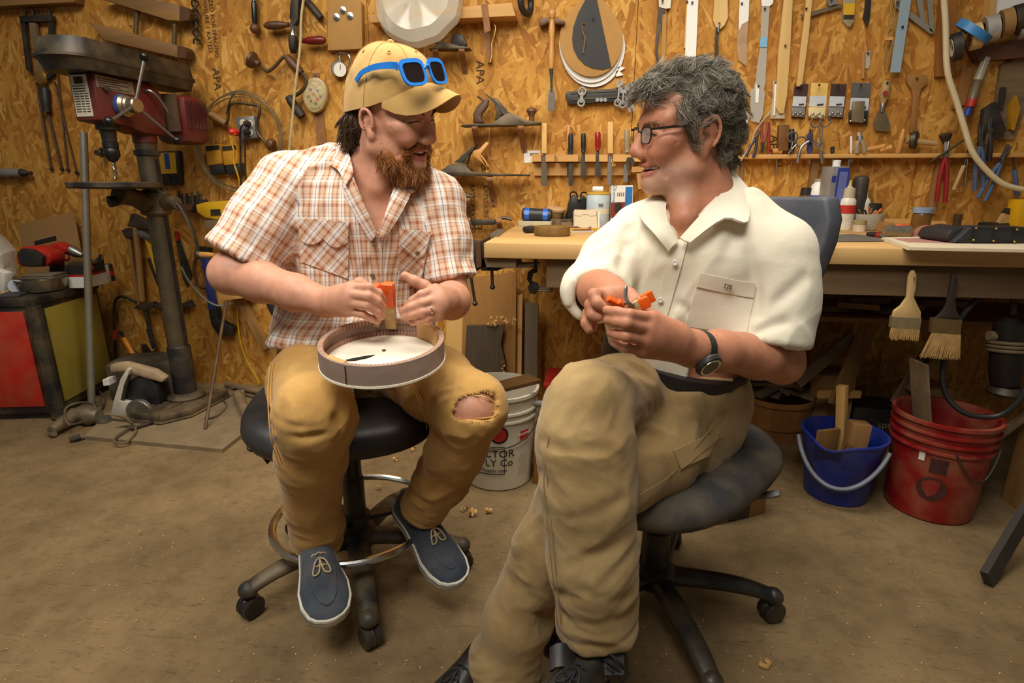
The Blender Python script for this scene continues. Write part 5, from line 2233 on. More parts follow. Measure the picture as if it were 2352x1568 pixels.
B().tube(smoothpts([c2+Vector((0,0,.375))-fw2*.08,c2+Vector((0,0,.375))-fw2*.32,b2-fw2*.03+Vector((0,0,.5)),b2-fw2*.05+Vector((0,0,.78))],6),.02,8).ob('back_post',cblack,st2)
B().tube(smoothpts([at_v(1650,1150,1.18),at_v(1700,1148,1.15),at_v(1745,1140,1.13),at_v(1792,1132,1.11)],5),[.006]*5+[.010]*6+[.013]*4+[.009],10,flat=.6).ob('lever',mat('lever_grey',(112,110,106),.5,dust=.2),st2)
B().tube([c2+Vector((0,0,.37))+RT*.06,at_v(1650,1150,1.18)],.008,8).ob('lever_arm',cblack,st2)

# ------------------------------------------------------------------ the mandolin rim on his lap
rc=uv(-.262,1.105,.750)
rim=thing('instrument_rim',rc,'round rosewood instrument rim with kerfed lining on the lap of the bearded man','instrument rim')
rosew=wood('rosewood',(126,104,90),(166,142,124),0,6,.75)
spruce=mat('spruce',(232,222,200),.6,var=.04,scale=10,stretch=(1,12,1))
lining=mat('kerf_lining',(166,126,104),.75,var=.15,scale=40)
tl3=Matrix.Rotation(R(3),3,'X')

def rp(a,r_,z,sx=1.0):
 return rc+RT*math.cos(a)*r_*1.03+FW*math.sin(a)*r_+Vector((0,0,z+.03*math.sin(a)*r_/.12*.6))

def band(r0,r1,z0,z1,a0=0,a1=2*math.pi,n=80):
 b=B()
 cl_=abs(a1-a0-2*math.pi)<1e-6
 rings=[b.ring([rp(a0+(a1-a0)*i/n,rr,zz) for rr,zz in ((r0,z0),(r1,z0),(r1,z1),(r0,z1))]) for i in range(n if cl_ else n+1)]
 for i in range(len(rings)-(0 if cl_ else 1)):
  b.bridge(rings[i],rings[(i+1)%len(rings)])
 if not cl_:
  b.f.append(tuple(reversed(rings[0])))
  b.f.append(tuple(rings[-1]))
 return b

band(.1175,.1210,.004,.043).ob('side',rosew,rim)
kb,kt=B(),B()
n=96
for i in range(n):
 a=2*math.pi*i/n
 a2=a+2*math.pi/n*.82
 for bb,z0,z1 in ((kt,.033,.043),(kb,.004,.014)):
  if bb is kt and R(20)<a<R(62):
   continue
  ps=[(x,y,z) for z in (z0,z1) for x,y in ((a,.1112),(a2,.1112),(a2,.1176),(a,.1176))]
  ii=bb.ring([rp(x,y,z) for x,y,z in ps])
  for q_ in ((3,2,1,0),(4,5,6,7),(0,1,5,4),(1,2,6,5),(2,3,7,6),(3,0,4,7)):
   bb.f.append(tuple(ii[k] for k in q_))
kt.ob('kerfed_lining',lining,rim,smooth=0,label='row of small kerfed blocks along the upper edge')
kb.ob('kerfed_lining',lining,rim,smooth=0)
pl=B()
for z0,z1,rr in ((0,.004,.1225),):
 A=pl.ring([rp(2*math.pi*i/80,rr,z0) for i in range(80)])
 D=pl.ring([rp(2*math.pi*i/80,rr,z1) for i in range(80)])
 pl.bridge(A,D)
 E=pl.ring([rp(2*math.pi*i/80,rr*.6,z1+.006) for i in range(80)])
 pl.bridge(D,E)
 pl.f.append(tuple(E))
 pl.f.append(tuple(reversed(A)))
po=pl.ob('soundboard',spruce,rim,label='pale spruce plate closing the rim below')
sl=B()
a_,b_=rp(R(200),.045,.0112),rp(R(215),.0,.0112)
fh=[rc+RT*x+FW*y+Vector((0,0,.0113+.15*y)) for x,y in ((-.075,-.030),(-.060,-.020),(-.035,-.008),(-.015,-.002),(-.028,-.016),(-.050,-.028))]
sl.prism(fh,(0,0,.0006)).ob('sound_hole',mat('hole_dark',(22,16,12),.9),po)
B().lathe([(.004,0),(.004,.002)],rc+RT*-.002+FW*.02+Vector((0,0,.0135)),n=10).ob('knot',darkwood,po)
band(.1070,.1178,.008,.0425,R(22),R(60),16).ob('neck_block',mat('maple_block',(196,152,96),.6,var=.1),rim)
band(.1060,.1178,.012,.0435,R(222),R(246),10).ob('tail_block',mat('maple_block',(196,152,96),.6,var=.1),rim)
band(.1212,.1222,.005,.040,R(249),R(250.2),2).ob('side_joint',darkwood,rim)

# ------------------------------------------------------------------ orange spring clamps
orange=mat('orange_tip',(232,96,16),.45,var=.12,scale=40)
ochre=mat('worn_wood_jaw',(188,156,104),.7,var=.2,scale=60)

def spring_clamp(top,bot,spread,label,thick=.014,tip=.45,nrm=None):
 """two wooden jaws with orange dipped handles and a wire spring"""
 top,bot=Vector(top),Vector(bot)
 t=thing('spring_clamp',bot,label,'clamp',None)
 ax=(top-bot).normalized()
 s_=Vector(spread).normalized()
 nv=ax.cross(s_).normalized()
 for sg in (-1,1):
  a=bot+s_*.0045*sg
  m_=bot.lerp(top,1-tip)+s_*.006*sg
  e=top+s_*.010*sg
  B().bar(a,m_,thick,.007,s_,thick,.008).ob('jaw',ochre,t,bevel=.001)
  B().bar(m_,e,thick+.001,.010,s_,thick+.001,.009).ob('handle_tip',orange,t,bevel=.002)
 B().torus(bot.lerp(top,.42),nv,.008,.0014,16,6).ob('spring',steel,t)
 return t

spring_clamp(at_v(891,650,1.155),at_v(899,752,1.212),FW,'orange-tipped wooden spring clamp standing upright on the instrument rim',.022,.5)
spring_clamp(at_v(865,652,1.172),at_v(866,748,1.212),FW,'orange-tipped spring clamp gripped in the fingers of the bearded man',.013,.35)
spring_clamp(at_v(1496,684,.955),at_v(1440,712,.955),RT*.5+FW*.8+Vector((0,0,.35)),'larger orange clamp with square tips held by the man in the cream shirt',.020,.42)
spring_clamp(at_v(1408,688,.945),at_v(1442,712,.962),RT*.9+FW*.2+Vector((0,0,-.3)),'small orange clamp with rounded tips held by the man in the cream shirt',.010,.45)
B().tube(smoothpts([at_v(1438,656,.95),at_v(1437,680,.945),at_v(1444,696,.94),at_v(1456,702,.945)],5),[.0016]+[.0034]*14+[.002],8).ob('wire_tool',steel,label='short bent steel wire held between the fingers of the man in the cream shirt',cat='tool')
# ------------------------------------------------------------------ wall helpers
def wt(name,label,cat,px,py,off=0.0,group=None):
 return thing(name,wl(px,py,off),label,cat,group)

def nail(t,px,py,off=.02,m=None):
 B().tube([wl(px,py,-.004),wl(px,py,off)],.0022,6).lathe([(.005,0),(.005,.0015)],wl(px,py,off),(0,-1,0),8).ob('nail',m or iron,t)

def wtube(pts,off,r,n=8,k=0,**kw):
 p=[wl(x,y,off) for x,y in pts] if len(pts[0]) == 2 else [wl(x,y,o) for x,y,o in pts]
 return B().tube(smoothpts(p,k) if k else p,r if not (k and hasattr(r,'__len__')) else list(np.interp(np.linspace(0,1,(len(pts)-1)*k+1),np.linspace(0,1,len(r)),r)),n,**kw)

def lathe_px(a,b,off,prof,n=14):
 """turned shape from pixel a to pixel b; prof (radius px, 0..1 along)"""
 A_,D_=wl(a[0],a[1],off),wl(b[0],b[1],off)
 L=(D_-A_).length
 k=(wl(a[0]+100,a[1],off)-wl(a[0],a[1],off)).length/100
 return B().lathe([(r*k,t*L) for r,t in prof],A_,D_-A_,n)

# ------------------------------------------------------------------ drill press
DP=at_z(433,936,0)
fdv=(RT*-.26-FW*.965).normalized()
sdv_=(RT*.965-FW*.26).normalized()

def dp(f,s_,z):
 return DP+fdv*f+sdv_*s_+Vector((0,0,z-.02*min(1,z)))

dpr=thing('drill_press',DP,'old maroon floor drill press with a black belt cover','drill press')
castiron=mat('cast_iron',(74,62,46),.6,.3,var=.25,scale=18,dust=.55)
maroon=mat('maroon_paint',(98,26,22),.5,var=.12,dust=.18)
belt_black=mat('belt_cover_black',(32,30,28),.45,var=.2,dust=.35)
colm=mat('column_steel',(96,84,66),.45,.6,var=.2,scale=12,dust=.3)
bs_=B()
top=[(-.14,-.13),(-.14,.13),(.13,.15),(.24,.08),(.24,-.10),(.14,-.16)]
bs_.prism([dp(f,s_,.030) for f,s_ in top],(0,0,.030))
bs_.prism([dp(f*1.04,s_*1.04,.019) for f,s_ in top],(0,0,.012))
dbo=bs_.ob('base',castiron,dpr,bevel=.006)
for s_ in (-.05,.05):
 B().box(dp(.10,s_,.0605),(.11,.012,.003),Matrix.Rotation(math.atan2(fdv.y,fdv.x),3,'Z')).ob('base_slot',iron,dbo)
B().lathe([(.085,.058),(.088,.07),(.075,.082),(.055,.09)],DP,n=28).ob('column_flange',castiron,dpr)
B().lathe([(.050,.06),(.052,.08),(.052,.325),(.046,.33)],DP,n=28).ob('column_sleeve',mat('black_sleeve',(28,28,30),.5,dust=.25),dpr)
B().lathe([(.043,.3),(.043,1.50)],DP,n=28).ob('column',colm,dpr)
B().lathe([(.046,0),(.052,.003),(.052,.022),(.046,.025)],DP+Vector((0,0,1.215)),n=28).ob('column_collar',belt_black,dpr)
rk=B()
rk.bar(dp(.0,.046,.33),dp(0,.046,1.22),.014,.012,fdv)
for i in range(60):
 rk.bar(dp(.0,.052,.345+i*.0147),dp(0,.052,.352+i*.0147),.014,.008,fdv)
rk.ob('rack',darksteel,dpr,smooth=0)
# table and bracket
tc0=dp(.175,-.012,1.092)
B().lathe([(.04,0),(.165,.004),(.172,.01),(.172,.026),(.168,.030),(.02,.030)],tc0,n=44).ob('table',belt_black,dpr)
B().tube([dp(.05,0,1.03),dp(.10,-.005,1.055),dp(.17,-.01,1.075)],[.045,.038,.045],14).lathe([(.052,-.055),(.064,-.045),(.064,.045),(.052,.055)],dp(0,0,1.03),n=24).ob('table_bracket',castiron,dpr)
B().tube([dp(.16,-.02,1.045),dp(.20,-.035,1.04)],[.02,.024],12).ob('bracket_bolt',iron,dpr)
B().tube([dp(.0,.05,1.03),dp(0,.125,1.03)],[.034,.028],14).ob('crank_gearbox',castiron,dpr)
ck=B().tube(smoothpts([dp(0,.125,1.03),dp(0.0,.15,1.0),dp(.0,.19,.90),dp(-.0,.20,.80)],5),[.012]*8+[.010]*8,8,flat=.6)
ck.ell(dp(0,.20,.795),(.02,.02,.02))
cko=ck.ob('crank',darksteel,dpr)
B().lathe([(.010,0),(.014,.01),(.013,.05),(.010,.085)],dp(0,.205,.795),sdv_,12).ob('crank_handle',beech,cko)
# head
hd=B()
sec=[(.29,-.055,1.315),(.29,.055,1.315),(.29,.055,1.545),(.29,-.055,1.545)]
pf=[(.255,1.36),(.255,1.535),(-.02,1.535),(-.07,1.50),(-.07,1.325),(.05,1.325),(.12,1.345)]
hd.prism([dp(f,-.062,z) for f,z in pf],sdv_*.124)
hdo=hd.ob('head',maroon,dpr,bevel=.008)
B().lathe([(.048,0),(.048,.09)],DP+Vector((0,0,1.27)),n=24).ob('head_clamp',maroon,dpr)
labelm=mat('decal',(206,198,176),.6,var=.06,scale=30)
dc=B()
dc.prism([dp(.2565,s_,z) for s_,z in ((-.05,1.375),(.035,1.375),(.035,1.53),(-.05,1.53))],fdv*.001)
dco=dc.ob('front_decal',labelm,hdo)
B().prism([dp(.258,s_,z) for s_,z in ((-.03,1.497),(.014,1.497),(.014,1.522),(-.03,1.522))],fdv*.001).ob('decal_logo',inkmat,dco)
ln=B()
for i in range(11):
 z=1.487-i*.0095
 for s0,s1 in ((-.043,-.018),(-.012,.004),(.010,.028)):
  if i<3:
   s0,s1=(-.043,.026)
  ln.prism([dp(.258,s_,zz) for s_,zz in ((s0,z),(s1 if i>2 else .02,z),(s1 if i>2 else .02,z+.003),(s0,z+.003))],fdv*.0006)
ln.ob('decal_print',inkmat,dco,smooth=0)
B().prism([dp(f,.0625,z) for f,z in ((.245,1.485),(.075,1.475),(.075,1.525),(.245,1.53))],sdv_*.001).ob('warning_decal',mat('grey_decal',(150,134,112),.6),hdo)
ln=B()
for i in range(5):
 z=1.518-i*.0085
 ln.prism([dp(f,.064,zz) for f,zz in ((.235,z),(.10+(.04 if i%2 else 0),z),(.10+(.04 if i%2 else 0),z+.003),(.235,z+.003))],sdv_*.0006)
ln.ob('decal_print',inkmat,hdo,smooth=0)
hb=B().lathe([(.040,0),(.044,.006),(.044,.03),(.040,.034),(.034,.040),(.036,.05),(.030,.056),(.030,.085),(.026,.09)],dp(.15,.062,1.425),sdv_,28)
hbo=hb.ob('feed_hub',mat('hub_metal',(176,164,140),.3,.9,var=.1),dpr)
B().lathe([(.0448,.010),(.0448,.028)],dp(.15,.062,1.425),sdv_,28,False,False).ob('depth_scale',mat('blue_scale',(50,80,150),.5),hbo)
hcx=dp(.15,.135,1.425)
for ang in (78,205,318):
 d=(-fdv*math.cos(R(ang))+Vector((0,0,math.sin(R(ang))))+sdv_*.25).normalized()
 e=hcx+d*.185
 ho=B().tube([hcx,e],.0062,8).ob('feed_handle',steel,dpr)
 B().ell(e+d*.012,(.019,.019,.019)).ob('knob',mat('knob_black',(18,17,17),.22),ho)
B().tube(smoothpts([dp(.02,.064,1.50),dp(.01,.085,1.50),dp(-.02,.095,1.47),dp(-.05,.10,1.42)],4),.006,8).ob('lock_lever',steel,dpr)
B().lathe([(.008,0),(.012,.012),(.008,.02)],dp(.21,.062,1.48),sdv_,8).ob('thumb_screw',iron,dpr)
B().lathe([(.042,0),(.042,.03),(.030,.032),(.026,.075)],dp(.175,0,1.36),(0,0,-1),22).ob('quill',darksteel,dpr)
B().lathe([(.022,0),(.029,.008),(.030,.03),(.027,.034),(.030,.04),(.030,.062),(.014,.085)],dp(.175,0,1.29),(0,0,-1),20).ob('chuck',mat('chuck_steel',(60,58,58),.35,.8),dpr)
bt=B()
for k in range(2):
 bt.tube([dp(.175,0,1.206)+Vector((math.cos(i*.9+k*math.pi)*.004,math.sin(i*.9+k*math.pi)*.004,-i*.006)) for i in range(13)],.0042,6)
bt.ob('drill_bit',mat('bit_steel',(150,140,120),.3,.9),dpr)
# belt cover
cv=B()
out=[]
for i in range(13):
 a=-math.pi/2+math.pi*i/12
 out.append((.30+.10*math.cos(a)*.75,.115*math.sin(a)))
out += [(-.24,.085),(-.27,.06),(-.27,-.06),(-.24,-.085)]
for z0,z1,k0,k1 in ((1.535,1.578,.93,1.0),(1.578,1.588,1.03,1.03),(1.588,1.648,1.0,.96)):
 A_=cv.ring([dp(f*(k0 if f>0 else k0),s_*k0,z0) for f,s_ in out])
 D_=cv.ring([dp(f*k1,s_*k1,z1) for f,s_ in out])
 cv.bridge(A_,D_)
 cv.f.append(tuple(reversed(A_)))
 cv.f.append(tuple(D_))
cv.ob('belt_cover',belt_black,dpr,smooth=40)
# motor
mo=B().box(dp(-.19,.035,1.40),(.14,.19,.21),Matrix.Rotation(math.atan2(fdv.y,fdv.x),3,'Z')).ob('motor',maroon,dpr,bevel=.03)
for i in range(6):
 B().bar(dp(-.13-.022*i,.132,1.36),dp(-.13-.022*i,.132,1.48),.008,.008,sdv_).ob('cooling_fin',mat('maroon_dark',(74,26,22),.6,dust=.3),mo)
B().box(dp(-.10,.045,1.425),(.012,.12,.16),Matrix.Rotation(math.atan2(fdv.y,fdv.x),3,'Z')).ob('motor_bracket',mat('bracket_brown',(96,74,54),.6,.3,dust=.3),dpr)
# sheet under the press
sheet=[at_z(196,1010,0),at_z(512,1040,0),at_z(582,985,0),at_z(560,905,0),at_z(300,900,0)]
B().prism(sheet,(0,0,.018)).ob('plywood_sheet',mat('dusty_ply',(122,104,76),.9,var=.2,scale=12,dust=.3),label='dusty grey plywood sheet lying under the drill press',cat='board')

# ------------------------------------------------------------------ wall, far left
B().wpoly([(-60,-40),(172,-40),(170,4),(-60,17)],0,.06).ob('wall_ledge',oldwoodh,label='dark wooden ledge fixed high on the wall above the hanging callipers',cat='ledge')
cal=wt('bar_callipers','large rusty iron callipers with a wooden bar and round lock nut, hung on the wall','callipers',90,50,.02)
B().wpoly([(44,36),(118,34),(119,48),(45,50)],.012,.022).ob('cross_head',iron,cal)
for x0,x1,w_ in ((46,60,10),(110,122,10)):
 B().wpoly([(x0,48),(x0+w_,48),(x1+w_,165),(96,185),(92,178),(x1,160)] if x0<80 else [(x0,48),(x0+w_,48),(x1+3,168),(106,186),(102,178),(x1-8,160)],.014,.014).ob('side_bar',iron,cal)
B().wpoly([(66,52),(80,52),(98,165),(84,165)],.016,.016).ob('wooden_bar',greywood,cal)
B().lathe([(.032,0),(.034,.012),(.02,.02)],wl(98,178,.02),(0,-1,0),20).ob('lock_nut',brass,cal)
lathe_px((102,200),(108,256),.022,[(6,0),(9,.1),(8,.8),(9,1)]).ob('grip',black,cal)
for a,b in (((56,22),(56,40)),((74,20),(76,40)),((96,28),(96,42)),((112,24),(113,40))):
 wtube([a,b],.022,.006,6).ob('screw_end',darksteel,cal)
nail(cal,82,40,.04)
for i,(a,b) in enumerate((((84,190),(118,388)),((108,250),(142,388)),((120,60),(156,390)),((126,190),(176,396)))):
 rd=wt('iron_rod','long thin iron rod hanging on the wall beside the callipers','rod',*a,.012,'thin iron rods beside the callipers')
 wtube([a,b],.012,(.0065,.007,.0045,.0045)[i],6).ob('shaft',mat('rust_rod',(88,66,44),.6,.4,dust=.2),rd)
 B().ell(wl(b[0],b[1],.012),(.012,.008,.009)).ob('foot',iron,rd)
 nail(rd,a[0],a[1],.02)
gun=wt('grey_tube','grey plastic tube with a black nozzle lying on a peg at the wall','tube',30,398,.03)
lathe_px((-40,397),(50,397),.03,[(9,0),(9,1)]).ob('barrel',mat('grey_pvc',(128,122,112),.5),gun)
lathe_px((50,397),(72,398),.03,[(8,0),(6,.4),(3,.6),(4,1)]).ob('nozzle',black,gun)
nail(gun,20,408,.06)
# hand screw clamp
hsc=wt('hand_screw_clamp','old wooden hand screw clamp with two threaded steel screws above the drill press','clamp',330,60,.03)
B().wpoly([(222,-6),(300,-14),(412,12),(412,48),(385,46)],.02,.055).ob('jaw',oldwoodh,hsc,bevel=.003)
B().wpoly([(412,12),(430,18),(437,30),(433,46),(412,48)],.02,.055).ob('jaw_end',darkwood,hsc)
B().wpoly([(200,50),(225,55),(407,104),(407,132),(240,92)],.02,.055).ob('jaw',oldwoodh,hsc,bevel=.003)
B().wpoly([(407,104),(424,108),(430,118),(426,134),(407,132)],.02,.055).ob('jaw_end',darkwood,hsc)
for a,b in (((315,20),(312,78)),((402,46),(400,108))):
 s_=wtube([a,b],.047,.0105,12).ob('screw',mat('screw_brass',(120,98,66),.5,.6,dust=.3),hsc)
 th=B()
 for i in range(13):
  p=wl(a[0]+(b[0]-a[0])*i/12,a[1]+(b[1]-a[1])*i/12,.047)
  th.torus(p,(0,.1,1),.0108,.0018,14,5)
 th.ob('thread',mat('screw_brass',(120,98,66),.5,.6,dust=.3),s_)
nail(hsc,300,60,.03)
# auger
au=B()
for k in range(2):
 au.tube([wl(447+.12*i,-10+i*2.35,.03)+Vector((math.cos(i*.33+k*math.pi)*.014,-math.sin(i*.33+k*math.pi)*.014,0)) for i in range(48)],.0045,6)
au.tube([wl(446,-14,.03),wl(453,104,.03)],.004,6)
auo=au.ob('auger_bit',mat('old_iron',(96,80,58),.5,.7,var=.2),label='long spiral auger bit hanging beside the wooden hand screw clamp',cat='auger')
# behind the drill press
sb=wt('jigsaw_blade_pack','clear blade pack with a red edge hanging behind the drill press','blade pack',185,190,.01)
B().wpoly([(157,160),(196,164),(200,210),(164,205)],.004,.004).ob('card',mat('blister',(150,128,84),.4),sb)
B().wpoly([(187,164),(202,165),(206,208),(198,204),(194,190),(197,180),(190,172)],.009,.004).ob('red_edge',redp,sb)
B().wpoly([(174,212),(210,213),(212,242),(181,242)],.004,.018).ob('blade_box',mat('grey_tin',(132,132,132),.45,.3),sb)
nail(sb,172,217,.02)
kc=B()
kc.lathe([(.018,0),(.02,.03),(.014,.04),(.014,.07)],wl(247,352,.0),(0,-1,0),14).torus(wl(233,350,.05),(1,.3,0),.02,.006,16,6,1.0)
kc.ob('chuck_key',darksteel,label='small steel chuck key on the wall under the drill press chuck',cat='key')
di=wt('drill_bit_case','yellow and black drill bit case hung on the wall behind the press column','case',370,385,.0)
B().wpoly([(324,348),(410,346),(416,424),(334,426)],.0,.03).ob('case',black,di,bevel=.006)
B().wpoly([(334,352),(402,350),(406,398),(338,400)],.031,.003).ob('label_card',yellowp,di)
B().wpoly([(376,352),(387,352),(391,388),(380,388)],.0345,.001).ob('blue_stripe',bluep,di)
for i in range(6):
 wtube([(388+i*3.4,402),(389+i*3.4,416)],.034,.003,5).ob('bit',darksteel,di)

# ------------------------------------------------------------------ coil of wire, outlet and cords
coil=wt('wire_coil','coil of pale steel wire hung round the outlet on the wall','wire coil',552,330,.05)
cm_=mat('bright_wire',(176,160,122),.35,.8,var=.1)
for i in range(9):
 pts=[]
 for j in range(72):
  a=2*math.pi*j/72
  rx,ry=92+random.uniform(-1,1)*0+(i%3)*3,106+(i // 3)*4
  pts.append(wl(552+(i%4-1.5)*1.6-4*math.sin(a*.5)*(i%2)+rx*math.cos(a),326+(i%5-2)*2.0+ry*math.sin(a)+3*math.sin(a+i),.035+.004*i))
 pts.append(pts[0])
 B().tube(pts,.0017,5,False).ob('turn',cm_,coil)
wtube([(470,400,.05),(505,440,.05),(550,472,.04),(600,492,.03)],.0,.0017,5,6).ob('loose_end',cm_,coil)
wtube([(535,216,.05),(528,232,.06),(520,262,.05)],0,.004,6,4).ob('hanger',iron,coil)
wtube([(536,214,.045),(588,190,.03)],0,.0012,5).ob('tie_wire',cm_,coil)
nail(coil,538,218,.07)
ob_=wt('outlet_box','grey metal electrical outlet box with plugs inside the wire coil','outlet',566,294,0)
B().wpoly([(541,270),(582,266),(590,316),(562,320),(548,318)],0,.045).ob('box',mat('galvanised',(132,132,128),.45,.6,var=.15),ob_,bevel=.003)
for x,y in ((558,282),(574,284),(574,304)):
 B().lathe([(.017,0),(.017,.002),(.012,.003)],wl(x,y,.045),(0,-1,0),16).ob('socket',mat('socket',(196,184,156),.5),ob_)
for x,y,m_ in ((572,284,black),(571,303,black)):
 B().lathe([(.013,0),(.016,.01),(.014,.03),(.008,.04)],wl(x,y,.046),(0,-1,-.1),12).ob('plug',m_,ob_)
B().lathe([(.014,0),(.018,.008),(.018,.03),(.010,.042)],wl(547,304,.046),(-.6,-.8,.0),14).ob('red_plug',mat('plug_red',(204,44,24),.4),ob_)
for pts,m_,nm,lb in (([(541,307,.07),(530,318,.07),(537,346,.06),(537,372,.05),(548,408,.05),(552,440,.04),(556,520,.04),(560,620,.04),(545,700,.03),(556,800,.02),(596,880,.02)],mat('yellow_cord',(212,160,20),.5),'extension_cord','yellow extension cord hanging from the red plug'),
      ([(565,282,.08),(555,290,.09),(552,310,.08),(553,400,.06),(554,470,.05),(556,560,.04),(560,660,.03)],black,'black_cable','thicker black power cord hanging from the upper socket'),
      ([(566,304,.08),(563,318,.07),(564,400,.05),(567,450,.05),(572,560,.04)],black,'black_cable','thin black power cord hanging from the lower socket')):
 wtube(pts,0,.0042,7,6).ob(nm,m_,label=lb,cat='cord')
bc=wt('battery_charger','yellow and black twin battery charger on the wall inside the wire coil','charger',510,370,0)
for x0 in (470,508):
 B().wpoly([(x0,334),(x0+34,330),(x0+40,376),(x0+6,380)],0,.05).ob('battery',mat('ochre_yellow',(190,132,16),.5,dust=.2),bc,bevel=.004)
 B().wpoly([(x0+2,336),(x0+32,333),(x0+34,342),(x0+3,346)],.05,.004).ob('vent',black,bc)
 B().wpoly([(x0+8,378),(x0+42,374),(x0+46,398),(x0+14,402)],0,.045).ob('dock',black,bc,bevel=.003)
B().wpoly([(472,378),(552,370),(556,400),(480,406)],0,.02).ob('base_plate',mat('ochre_yellow',(190,132,16),.5,dust=.2),bc)
old=mat('old_iron',(96,80,58),.5,.7)
br1=wt('hand_brace','rusty hand brace with a round wooden knob hung inside the wire coil','brace',600,310,.02)
wtube([(480,262,.04),(520,282,.04),(530,240,.05),(580,240,.05),(597,250,.05),(590,300,.04),(615,330,.04)],0,.007,8,5).ob('crank',old,br1)
lathe_px((612,328),(632,336),.045,[(4,0),(10,.2),(14,.55),(11,.85),(3,1)]).ob('knob',darkwood,br1)
lathe_px((482,262),(520,284),.04,[(7,0),(9,.3),(7,1)]).ob('grip',oldwood,br1)
nail(br1,540,240,.055)
sw=wt('switch_plate','small white switch plate on the wall behind the plaid shoulder','switch',622,378,0)
B().wpoly([(605,366),(642,364),(642,390),(606,392)],0,.006).ob('plate',white,sw,bevel=.001)
B().wpoly([(618,373),(630,372),(630,383),(618,384)],.006,.006).ob('toggle',paper,sw)

# ------------------------------------------------------------------ hand drills and gauges
def brace(t,pts,off,r=.0075):
 return wtube(pts,off,r,9,6).ob('crank',old,t)

b2_=wt('bit_brace','dark bit brace with a mushroom head and wooden grip, left of the round gauge','brace',640,170,.03)
brace(b2_,[(600,152),(614,164),(632,152),(650,132),(662,132)],.04)
wtube([(690,166),(702,178),(704,192),(694,208),(680,218),(664,224)],.04,.0085,9,5).ob('lower_crank',old,b2_)
lathe_px((658,130),(692,168),.04,[(7,0),(10,.3),(10,.7),(7,1)]).ob('grip',darkwood,b2_)
lathe_px((596,148),(572,134),.04,[(6,0),(7,.3),(17,.6),(18,.8),(10,1)]).ob('head',darkwood,b2_)
lathe_px((662,222),(694,268),.04,[(7,0),(10,.2),(9,.5),(11,.6),(9,1)]).ob('chuck',iron,b2_)
nail(b2_,664,140,.05)
hd2=wt('hand_drill','eggbeater hand drill with red and brown turned handles hung on the wall','hand drill',675,60,.04)
B().wpoly([(668,-20),(686,-20),(684,45),(672,62),(664,40)],.03,.03).ob('frame',iron,hd2,bevel=.004)
lathe_px((673,52),(673,82),.045,[(7,0),(6,.4),(5,.6),(7,1)]).ob('spindle',chrome,hd2)
lathe_px((673,82),(674,122),.045,[(9,0),(10,.1),(10,.6),(7,.95),(5,1)]).ob('chuck',iron,hd2)
lathe_px((663,57),(607,59),.045,[(5,0),(5,.12),(8,.3),(9,.6),(8,.85),(4,1)]).ob('side_handle',darkwood,hd2)
lathe_px((694,94),(747,92),.045,[(5,0),(5,.12),(8,.3),(8.5,.6),(9,.85),(5,1)]).ob('crank_handle',mat('red_handle',(112,26,22),.3),hd2)
wtube([(676,60),(696,93)],.05,.005,6).ob('crank_arm',iron,hd2)
nail(hd2,676,10,.05)
sd_=wt('ball_ended_driver','black-handled tool with a ball end hanging at the top of the wall','tool',586,30,.03)
lathe_px((582,-14),(583,4),.03,[(4,0),(4,1)]).ob('ferrule',chrome,sd_)
lathe_px((583,2),(586,58),.03,[(4,0),(6,.15),(6,.7),(5,1)]).ob('grip',mat('black_gloss',(20,20,20),.25),sd_)
B().ell(wl(586,66,.03),(.024,.024,.022)).ob('ball_end',darkwood,sd_)
nail(sd_,588,62,.01)
hdl=wt('file_handle','small dark tapered tool handle slanting on the wall beside the hand drill','handle',715,20,.02)
lathe_px((698,-6),(738,42),.025,[(6,0),(8,.4),(8,.8),(7,1)]).ob('handle',iron,hdl)
nail(hdl,716,18,.02)
cord=wtube([(700,-20,.08),(692,40,.08),(690,100,.08),(682,170,.08),(676,220,.07),(672,270,.06),(668,310,.06),(664,350,.05),(660,420,.04)],0,.006,7,6)
cord.ob('rope',mat('white_rope',(196,176,130),.8,scale=90),label='pale cotton cord hanging down in front of the hand drill',cat='cord')
tb=wt('bolt_jig','arched wooden block with three bolts on the wall','wooden jig',790,60,0)
arch=[(752,116),(753,20)]+[(792-39*math.cos(R(a)),12-22*math.sin(R(a))) for a in range(10,171,20)]+[(830,20),(832,112)]
B().wpoly(arch,.0,.035).ob('block',mdf,tb,bevel=.003)
for x,y in ((773,40),(804,37),(788,24)):
 B().lathe([(.016,0),(.016,.003),(.011,.004),(.011,.008),(.006,.009),(.006,.02)],wl(x,y,.035),(0,-1,0),14).ob('bolt',chrome,tb)
dg_=wt('dial_gauge','small round white dial gauge with a metal clamp under the arched block','gauge',781,158,.01)
B().lathe([(.034,0),(.036,.004),(.036,.02),(.032,.024)],wl(781,160,.012),(0,-1,0),28).ob('case',steel,dg_)
B().lathe([(.031,0),(.031,.001)],wl(781,160,.037),(0,-1,0),28).ob('dial',paper,dg_)
B().bar(wl(781,160,.040),wl(782,148,.040),.002,.001,(0,-1,0)).ob('needle',inkmat,dg_)
wtube([(768,128),(780,122),(800,126),(804,145),(798,158)],.03,.004,6,4).ob('clamp',chrome,dg_)
wtube([(781,140),(779,128)],.028,.005,6).ob('stem',steel,dg_)
nail(dg_,776,124,.035)
tg_=wt('oval_compass','cloudy oval dial hanging by a flat leather strap on the wall','compass',722,218,.02)
e_=[]
for i in range(28):
 a=2*math.pi*i/28
 e_.append((722+28*math.cos(a)*(1-.1*math.sin(a)),218+41*math.sin(a)))
B().wpoly(e_,.01,.03).ob('case',mat('aged_plastic',(176,154,104),.3,var=.12,scale=30),tg_,bevel=.006)
B().ell(wl(722,218,.04),(.046,.012,.066)).ob('crystal',mat('crystal',(206,188,140),.08,alpha=.35),tg_)
